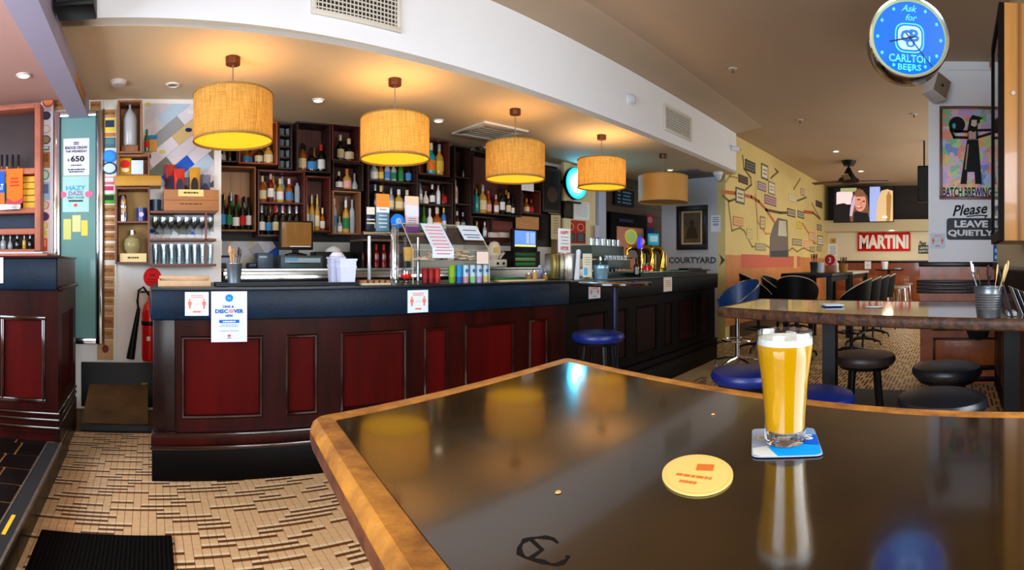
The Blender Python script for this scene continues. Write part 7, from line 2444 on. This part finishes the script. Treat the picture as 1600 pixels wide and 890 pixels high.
l.shape, l.size, l.size_y, l.energy, l.color = 'RECTANGLE', 3.6, .1, 16, (1, .86, .56)
lo = bpy.data.objects.new('far_wall_wash', l)
COL.objects.link(lo)
lo.location = (13.95, 1.7, 2.16)

s0, s1, z0, z1 = frect(1340, 392, 1422.5, 363, .06)
t = thing('wall_sign', 'long red enamel sign with tall white capital letters on the far wall', 'sign', FW.w((s0 + s1) / 2, .06, (z0 + z1) / 2), FW.b)
hw, hh = (s1 - s0) / 2, (z1 - z0) / 2
mk('sign_board', MB().box(-hw, hw, 0, .06, -hh, hh, bev=.012), P((206, 22, 16), .35), t)
mk('border_line', MB().box(-hw * .985, hw * .985, -.002, 0, hh * .9, hh * .95), P((150, 14, 12)), t)
text(t, 'MARTINI', P((240, 236, 228), .4), 0, 0, hw * 1.86, hh * 1.5, y=-.006, bold=.05)
for q in (-.9, 0, .9):
    mk('fixing_lug', MB().box(q * hw - .03, q * hw + .03, .01, .05, hh, hh + .05), P((150, 40, 20)), t)
t, hw, hh = sheet(FW, 1294, 401, 1308.5, 381, 'white notice on the far wall left of the long red sign', 'notice', PAPER, .006)
wavy(t, P((90, 100, 130)), 0, hh * .6, hw * 1.5, 5, hh * .09, hh * .28)
t, hw, hh = sheet(FW, 1298, 380, 1306, 372, 'small orange and green ornament above the far white notice', 'ornament', P((222, 150, 70)), .03, .02, 'wall_ornament')
mk('green_spot', MB().ell(0, 0, hw * .5, hh * .5, -.004, 0), P((110, 140, 70)), t)
t, hw, hh = sheet(FW, 1351, 420, 1361, 408, 'white switch plate on the far wall panelling', 'switch', PAPER, .07, .01, 'switch_plate')
mk('switch_rocker', MB().box(-hw * .3, hw * .3, -.006, 0, -hh * .3, hh * .3), P((210, 210, 210)), t)
t, hw, hh = sheet(FW, 1435, 396, 1452, 383, 'black leave quietly sign on the far wall, cut by the pillar', 'sign', P((44, 46, 44)), .008, .004, 'quiet_sign')
text(t, 'LEAVE', PAPER, 0, hh * .4, hw * 1.5, hh * .6)
text(t, 'QUIETLY', PAPER, 0, -hh * .45, hw * 1.8, hh * .6)
s_, z_ = FW.hit(1442, 379.5, .006)
t = thing('please_lettering', 'black script word above the far leave quietly sign', 'lettering', FW.w(s_, .006, z_), FW.b)
text(t, 'Please', INK, 0, 0, .2, .12, y=-.002, shear=.3)

# ceiling fan
x, y = pd(1326, 10.8)
t = thing('ceiling_fan', 'black three-bladed ceiling fan before the television', 'fan', (x, y, ZU), .35)
zm = H + (YH - 283) / F * 10.8 - ZU
mk('canopy', MB().lathe([(.0, -.10), (.11, -.10), (.16, 0)], 20), BLACKM, t)
mk('downrod', MB().cyl((0, 0, zm + .1), (0, 0, -.08), .022, n=10), BLACKM, t)
mk('motor', MB().lathe([(.0, zm - .05), (.12, zm - .05), (.22, zm - .02), (.22, zm + .04), (.15, zm + .09), (.09, zm + .18), (.04, zm + .28), (0, zm + .28)], 24), BLACKM, t)
for k, a in enumerate((-pi / 2 - .28, pi / 2 - .55, 2.9)):
    o = mk('blade', MB().box(.16, .84, -.07, .07, -.008, .008, bev=.004), P((36, 26, 20), .45) if k == 0 else P((104, 80, 56), .45), t)
    o.location = (0, 0, zm)
    o.rotation_euler = (radians(9), 0, a)
x, y = pd(1444, 9.0)
zc = H + (YH - 288) / F * 9.0
t = thing('ceiling_speaker', 'tall black speaker high on the right of the dining room', 'speaker', (x, y, zc), -pi / 2)
mk('cabinet', MB().box(-.11, .11, -.12, .12, -.31, .31, bev=.015), BLACK, t)
mk('grille', MB().box(-.09, .09, -.128, -.12, -.28, .28), M('grille_black', (24, 24, 26), .8), t)
mk('hanger', MB().cyl((0, 0, .31), (0, 0, ZU - zc), .015, n=8), BLACKM, t)
t = thing('ceiling_strip_vent', 'thin dark strip vents in the ceiling above the mural', 'vent', (0, 0, ZU))
x0, y0 = onceil(1215, 261, ZU)
mk('vent_strip', MB().box(x0 - .3, x0 + .3, y0 - .03, y0 + .03, -.015, 0), P((70, 56, 40)), t)

# ================================================================== poster wall
POSTER = bpy.data.materials.new('pastel_paint_print')
POSTER.use_nodes = True
nt = POSTER.node_tree
b = nt.nodes['Principled BSDF']
b.inputs['Roughness'].default_value = .25
tc = nt.nodes.new('ShaderNodeTexCoord')
nw = nt.nodes.new('ShaderNodeTexNoise')
nw.inputs['Scale'].default_value = 9
mx = nt.nodes.new('ShaderNodeMixRGB')
mx.inputs[0].default_value = .16
nz = nt.nodes.new('ShaderNodeTexVoronoi')
nz.inputs['Scale'].default_value = 15
sp = nt.nodes.new('ShaderNodeSeparateColor')
cr = nt.nodes.new('ShaderNodeValToRGB')
cr.color_ramp.interpolation = 'CONSTANT'
el_ = cr.color_ramp.elements
pc = [(.0, (120, 150, 220)), (.11, (176, 200, 236)), (.22, (130, 200, 150)), (.33, (236, 206, 130)), (.44, (236, 150, 130)), (.55, (226, 190, 216)), (.66, (180, 220, 150)), (.77, (240, 180, 120)), (.88, (206, 170, 226))]
el_[0].position, el_[0].color = pc[0][0], (*lin(pc[0][1]), 1)
el_[1].position, el_[1].color = pc[1][0], (*lin(pc[1][1]), 1)
for p_, c_ in pc[2:]:
    e_ = el_.new(p_)
    e_.color = (*lin(c_), 1)
nt.links.new(tc.outputs['Object'], nw.inputs['Vector'])
nt.links.new(tc.outputs['Object'], mx.inputs[1])
nt.links.new(nw.outputs['Color'], mx.inputs[2])
nt.links.new(mx.outputs[0], nz.inputs['Vector'])
nt.links.new(nz.outputs['Color'], sp.inputs[0])
nt.links.new(sp.outputs[0], cr.inputs[0])
nt.links.new(cr.outputs[0], b.inputs['Base Color'])
s0, s1, z0, z1 = PW.rect(1468, 311, 1578, 166, .03)
t = thing('framed_poster', 'brown-framed pastel poster of a bearded black-clad figure holding a keg', 'picture', PW.w((s0 + s1) / 2, .03, (z0 + z1) / 2), PW.b)
hw, hh = (s1 - s0) / 2, (z1 - z0) / 2
PF = M('poster_frame_brown', (110, 54, 30), .35, noise=(6, .3))
for nm_, bx in (('frame_rail', (-hw, hw, -.012, .03, hh - .03, hh)), ('frame_rail', (-hw, hw, -.012, .03, -hh, -hh + .03)), ('frame_stile', (-hw, -hw + .03, -.012, .03, -hh + .03, hh - .03)), ('frame_stile', (hw - .03, hw, -.012, .03, -hh + .03, hh - .03))):
    mk(nm_, MB().box(*bx, bev=.004), PF, t)
mk('print', MB().box(-hw + .03, hw - .03, .004, .01, -hh + .03, hh - .03), POSTER, t)


def pp(zx, zy):
    px, py = 1440 + zx * .3036, 150 + zy * .3036
    s_, z_ = PW.hit(px, py, .03)
    return s_ - (s0 + s1) / 2, z_ - (z0 + z1) / 2


PB = P((20, 22, 24))
PK = P((206, 170, 150))


def fig(pts, m, lay=0, nm='printed_shape'):
    mk(nm, MB().slab([pp(*q) for q in pts][::-1], .002 - .001 * lay, .003 - .001 * lay), m, t)


fig([(182 + 42 * cos(a * pi / 16), 147 + 42 * sin(a * pi / 16)) for a in range(32)], PB, 0, 'printed_keg')
fig([(167 + 9 * cos(a * pi / 8), 153 + 14 * sin(a * pi / 8)) for a in range(16)], P((90, 170, 200)), 1)
fig([(238, 222), (236, 175), (246, 120), (262, 96), (318, 112), (300, 122), (300, 138), (290, 140), (288, 178), (292, 222)], PB, 0, 'printed_head')
fig([(254, 150), (258, 122), (284, 122), (284, 150), (272, 158)], P((226, 206, 190)), 1, 'printed_face')
fig([(242, 220), (240, 184), (254, 178), (266, 186), (280, 180), (280, 220)], PK, 1, 'printed_chest')
fig([(234, 224), (292, 224), (311, 452), (276, 452), (272, 390), (236, 390), (232, 452), (199, 452)], PB, 0, 'printed_body')
fig([(236, 250), (243, 246), (238, 300), (228, 380), (222, 376)], P((190, 160, 120)), 1)
fig([(362, 158), (404, 156), (404, 198), (362, 196)], PB, 0, 'printed_fist')
mb = MB()
for pts in (((240, 214), (168, 212), (150, 172)), ((240, 182), (176, 182)), ((290, 176), (362, 174)), ((290, 212), (362, 190))):
    mb.stroke([pp(*q) for q in pts], .028, .002, .003)
o = mk('printed_arm', mb, PB, t)
o['kind'] = 'stuff'
q0 = pp(108, 500)
q1 = pp(400, 500)
text(t, 'BATCH BREWING CO', P((30, 30, 50)), (q0[0] + q1[0]) / 2 + .02, q0[1] + .012, (q1[0] - q0[0]) * 1.06, .105, y=.002, bold=.025)
s_, z_ = PW.hit(1517, 327, .004)
t = thing('please_lettering', 'black script word on the pillar below the framed poster', 'lettering', PW.w(s_, .006, z_), PW.b)
text(t, 'Please', INK, 0, .0, .36, .115, y=-.002, shear=.35, rot=.09)
mk('underline', MB().stroke([(-.04, -.075), (.10, -.062), (.17, -.066), (.15, -.085)], .012, -.002, .001), INK, t)
s0, s1, z0, z1 = PW.rect(1479, 374.5, 1556, 340.5, .006)
t = thing('quiet_sign', 'black rounded leave quietly sign on the pillar under the script word', 'sign', PW.w((s0 + s1) / 2, .006, (z0 + z1) / 2), PW.b)
hw, hh = (s1 - s0) / 2, (z1 - z0) / 2
mk('sign_plate', MB().slab(round_poly([(-hw, -hh), (hw, -hh), (hw, hh), (-hw, hh)], .04), 0, .004), P((34, 40, 46), .4), t)
text(t, 'LEAVE', PAPER, 0, hh * .46, hw * 1.36, hh * .64, y=-.002, bold=.04)
text(t, 'QUIETLY', PAPER, -hw * .02, -hh * .40, hw * 1.86, hh * .66, y=-.002, bold=.04)
distance_notice(1453.5, 388, 1477, 364, 'square pale notice with two orange figures on the poster pillar', PW, .005)
t, hw, hh = sheet(PW, 1552, 408, 1583, 362, 'red-topped blue venue notice beside the wooden case', 'notice', P((16, 100, 176)), .006, .002)
mk('red_top', MB().box(-hw, hw, -.001, 0, hh * .1, hh), P((222, 64, 50)), t)
text(t, 'U', PAPER, -hw * .7, hh * .72, hw * .2, hh * .2)
wavy(t, PAPER, -hw * .1, hh * .42, hw * 1.2, 2, hh * .06, hh * .16)
for i in range(2):
    for j in range(2):
        mk('white_square', MB().box(hw * (-.85 + i * .75), hw * (-.35 + i * .75), -.001, 0, -hh * (.85 - j * .45), -hh * (.6 - j * .45)), P((190, 216, 236)), t)
# panelled dado on the pillar
zc = PW.hit(1500, 409, .06)[1]
dd = struct('trim_14', MB().box(-.085, .74, -.05, 0, 0, zc), PANELBR, PW.w(0, 0, 0), PW.b)
mk('cap_rail', MB().box(-.10, .74, -.075, -.05, zc - .05, zc, bev=.01), MAHOGD, dd)
za, zb_ = PW.hit(1480, 458, .1)[1], PW.hit(1480, 436, .1)[1]
for k in range(4):
    mk('ledge_moulding', MB().box(-.12, .74, -.10 - .012 * (k % 2), -.05, za + (zb_ - za) * k / 4, za + (zb_ - za) * (k + .8) / 4, bev=.006), MAHOGD, dd)
for a, b_, c, d in ((1460, 513, 1500, 474), (1518, 513, 1560, 474), (1461, 574, 1562, 530)):
    q0, q1, z0, z1 = PW.rect(a, b_, c, d, .05)
    pn = mk('raised_panel', MB().box(q0, q1, -.058, -.05, z0, z1, bev=.006), PANELBR, dd)
    for nm_, bx in (('panel_moulding', (q0 - .02, q1 + .02, -.072, -.05, z1, z1 + .02)), ('panel_moulding', (q0 - .02, q1 + .02, -.072, -.05, z0 - .02, z0)), ('panel_moulding', (q0 - .02, q0, -.072, -.05, z0, z1)), ('panel_moulding', (q1, q1 + .02, -.072, -.05, z0, z1))):
        mk(nm_, MB().box(*bx, bev=.006), MAHOGD, pn)
for z in (.08, .2):
    mk('base_moulding', MB().box(-.11, .74, -.085, -.05, z - .05, z, bev=.01), MAHOGD, dd)
# dark panelling on the right wall
dk = struct('trim_15', MB().box(.06, 3.5, -.03, 0, 0, 1.22), BLACKWOOD_BARSHADE, RW.w(0, 0, 0), RW.b)
mk('cap_rail', MB().box(.06, 3.5, -.06, -.03, 1.22, 1.25, bev=.008), MAHOGD, dk)
for i in range(5):
    mk('panel', MB().box(.2 + i * .65, .72 + i * .65, -.04, -.03, .2, 1.05, bev=.006), M('dark_panel_brown', (52, 24, 14), .4, noise=(5, .4)), dk)
# tall wooden display case
x0, x1 = 2.82, 3.42
q0, q1 = 5.45 - x1, 5.45 - x0
zb0 = H + (YH - 376) / F * 2.86
t = thing('display_case', 'tall honey-coloured wooden display case on the right wall, seen edge-on', 'cabinet', RW.w(q0, .006, zb0), RW.b)
W, Hc = q1 - q0, 2.72 - zb0
mk('side_panel', MB().box(W - .02, W, -.17, 0, 0, Hc, bev=.003), OAK, t)
mk('side_panel', MB().box(0, .02, -.17, 0, 0, Hc, bev=.003), OAK, t)
mk('top_board', MB().box(.02, W - .02, -.17, 0, Hc - .02, Hc), OAK, t)
mk('bottom_board', MB().box(.02, W - .02, -.17, 0, 0, .02), OAK, t)
mk('back_board', MB().box(.02, W - .02, -.012, 0, .02, Hc - .02), OAK, t)
mk('side_batten', MB().box(W, W + .012, -.09, -.075, 0, Hc, bev=.003), M('dark_honey_batten', (120, 76, 34), .4), t)
dr = mk('door', MB().box(0, .06, -.20, -.172, 0, Hc).box(W - .06, W, -.20, -.172, 0, Hc).box(.06, W - .06, -.20, -.172, 0, .06).box(.06, W - .06, -.20, -.172, Hc - .06, Hc), BLACKWOOD_BARSHADE, t)
mk('door_glass', MB().box(.06, W - .06, -.190, -.184, .06, Hc - .06), M('case_glass', (60, 50, 44), .05, coat=.6), dr)
mk('door_lock', MB().cyl((W + .001, -.12, Hc * .62), (W + .006, -.12, Hc * .62), .012, n=12), CHROME, t)

# ================================================================== clock
x, y = pd(1421, 2.9)
zc = H + (YH - 60) / F * 2.9
t = thing('wall_clock', 'large round glowing blue beer clock hung from the ceiling, cut by the photo top', 'clock', (x, y, zc), -1.31)
Rr = .232
RX = Matrix.Rotation(pi / 2, 4, 'X')
mk('drum', MB().lathe([(.0, -.13), (Rr * .98, -.13), (Rr, -.12), (Rr, -.02), (Rr * .985, -.0)], 56, mat=RX), M('dark_chrome', (120, 108, 98), .18, metal=1), t)
mk('chrome_rim', MB().lathe([(Rr * .985, -.004), (Rr * 1.005, .008), (Rr * .98, .02), (Rr * .94, .016), (Rr * .93, .006)], 56, mat=RX), CHROME, t)
mk('green_ring', MB().lathe([(Rr * .94, .012), (Rr * .91, .008), (Rr * .885, .006)], 56, mat=RX), P((150, 176, 120), .3), t)
mk('dial', MB().lathe([(.0, .004), (Rr * .90, .004)], 56, mat=RX), M('blue_lit_dial', (0, 30, 90), .4, emit=((0, 112, 255), 1.1), spec=.1), t)
CY = M('pale_cyan_lit', (60, 180, 255), .3, emit=((70, 185, 255), .85))
CW2 = M('pale_blue_lit', (150, 200, 250), .3, emit=((120, 190, 255), .9))
for k in range(12):
    a = k * pi / 6
    if k == 0:
        continue
    mk('hour_dot', MB().ell(Rr * .78 * sin(a), Rr * .78 * cos(a), Rr * .035, Rr * .04, -.007, -.004, n=12), CY, t)
text(t, 'Ask', CY, -.0, Rr * .72, ht=Rr * .16, y=-.0065, shear=.35, bold=.01)
text(t, 'for', CY, .01, Rr * .50, ht=Rr * .16, y=-.0065, shear=.35, bold=.01)
em = mk('emblem_ring', MB().slab(round_poly([(-Rr * .36, -Rr * .36), (Rr * .36, -Rr * .36), (Rr * .36, Rr * .36), (-Rr * .36, Rr * .36)], Rr * .26, 8), -.0062, -.0042), CY, t)
mk('emblem_gap', MB().slab(round_poly([(-Rr * .33, -Rr * .33), (Rr * .33, -Rr * .33), (Rr * .33, Rr * .33), (-Rr * .33, Rr * .33)], Rr * .24, 8), -.0068, -.0062), MATS['blue_lit_dial'], em)
mk('emblem_plate', MB().slab(round_poly([(-Rr * .29, -Rr * .29), (Rr * .29, -Rr * .29), (Rr * .29, Rr * .29), (-Rr * .29, Rr * .29)], Rr * .2, 8), -.0074, -.0068), CW2, em)
BD = M('blue_lit_letter', (10, 90, 220), .3, emit=((0, 84, 220), .8))
for wrd, cx_, cz_, w2, h2 in (('C', -.10, .04, .26, .30), ('B', .12, .06, .24, .30), ('U', .02, -.13, .22, .2)):
    text(t, wrd, BD, cx_ * Rr, cz_ * Rr, w2 * Rr, h2 * Rr, y=-.0082, bold=.04)
text(t, 'CARLTON', CY, 0, -Rr * .50, Rr * 1.02, Rr * .19, y=-.0065, bold=.02)
text(t, 'BEERS', CY, 0, -Rr * .71, Rr * .58, Rr * .15, y=-.0065, bold=.02)
for a, ln, wd_ in ((radians(-104), .5, .008), (radians(140), .86, .006)):
    mk('clock_hand', MB().stroke([(-.14 * Rr * sin(a), -.14 * Rr * cos(a)), (ln * Rr * sin(a), ln * Rr * cos(a))], wd_, -.012, -.010), INK, t)
mk('hub', MB().ell(0, 0, .009, .009, -.014, -.008, n=12), INK, t)
mk('dial_glass', MB().lathe([(Rr * .93, .014), (Rr * .6, .024), (.0, .028)], 40, mat=RX), thin('clock_cover_glass', (255, 255, 255), .03, .2), t)
mk('hanging_rod', MB().cyl((0, .06, Rr * .98), (0, .06, ZU - zc), .014, n=10), CHROME, t)
mk('ceiling_plate', MB().lathe([(.0, -.012), (.06, -.012), (.06, 0)], 18, c=(0, .06, ZU - zc)), CHROME, t)

# white speakers by the pillar
s_, z_ = PW.hit(1463, 137, .16)
t = thing('white_speaker', 'tilted white speaker box at the corner of the poster pillar below the clock', 'speaker', PW.w(s_, .16, z_), PW.b + .75)
o = mk('cabinet', MB().box(-.10, .10, -.09, .09, -.11, .11, bev=.01), P((222, 222, 222), .5), t)
o2 = mk('grille', MB().box(-.092, .092, -.097, -.09, -.10, .10, bev=.004), P((150, 132, 112), .7), t)
o3 = mk('driver_mark', MB().ell(0, 0, .014, .014, -.101, -.097), INK, t)
for q in (o, o2, o3):
    q.rotation_euler = (0, radians(20), 0)
mk('wall_bracket', MB().cyl((.02, .05, 0), (.10, .19, .02), .014, n=8), P((206, 206, 206)), t)
s_, z_ = PW.hit(1556, 95, .1)
t = thing('white_speaker', 'small cream speaker box near the ceiling right of the framed poster', 'speaker', PW.w(s_, .1, z_), PW.b - .4)
mk('cabinet', MB().box(-.055, .055, -.06, .06, -.085, .085, bev=.012), P((196, 176, 150), .5), t)
mk('grille', MB().box(-.048, .048, -.066, -.06, -.075, .075), P((150, 130, 110), .8), t)
mk('bracket', MB().cyl((0, .05, 0), (.02, .12, 0), .014, n=8), P((206, 206, 206)), t)
sa, za = PW.hit(1478, 109, .01)
sb, zb_ = PW.hit(1552, 103, .01)
tag(mk('cable_conduit', MB().tube([(sa, 0, za), (sb, 0, za)], .006, 8), PAPER, None, PW.w(0, .012, 0), PW.b), 'thin white cable conduit high on the poster pillar', 'conduit')
# dark bag hanging below the long table
t = thing('hanging_bag', 'black bag hanging on the dado under the long table end', 'bag', PW.w(.52, .19, .62), PW.b)
mk('bag_body', MB().lathe([(.0, -.14), (.09, -.12), (.12, -.04), (.08, .08), (.03, .16), (.0, .18)], 14, sy=.5), M('black_cloth', (16, 15, 17), .9), t)
mk('bag_strap', MB().tube([(-.03, 0, .14), (-.02, .02, .30), (.02, .06, .32), (.03, 0, .14)], .008, 6), M('black_cloth', (16, 15, 17), .9), t)
mk('bag_hook', MB().cyl((.0, .05, .315), (0, .13, .315), .008, n=8), BLACKM, t)
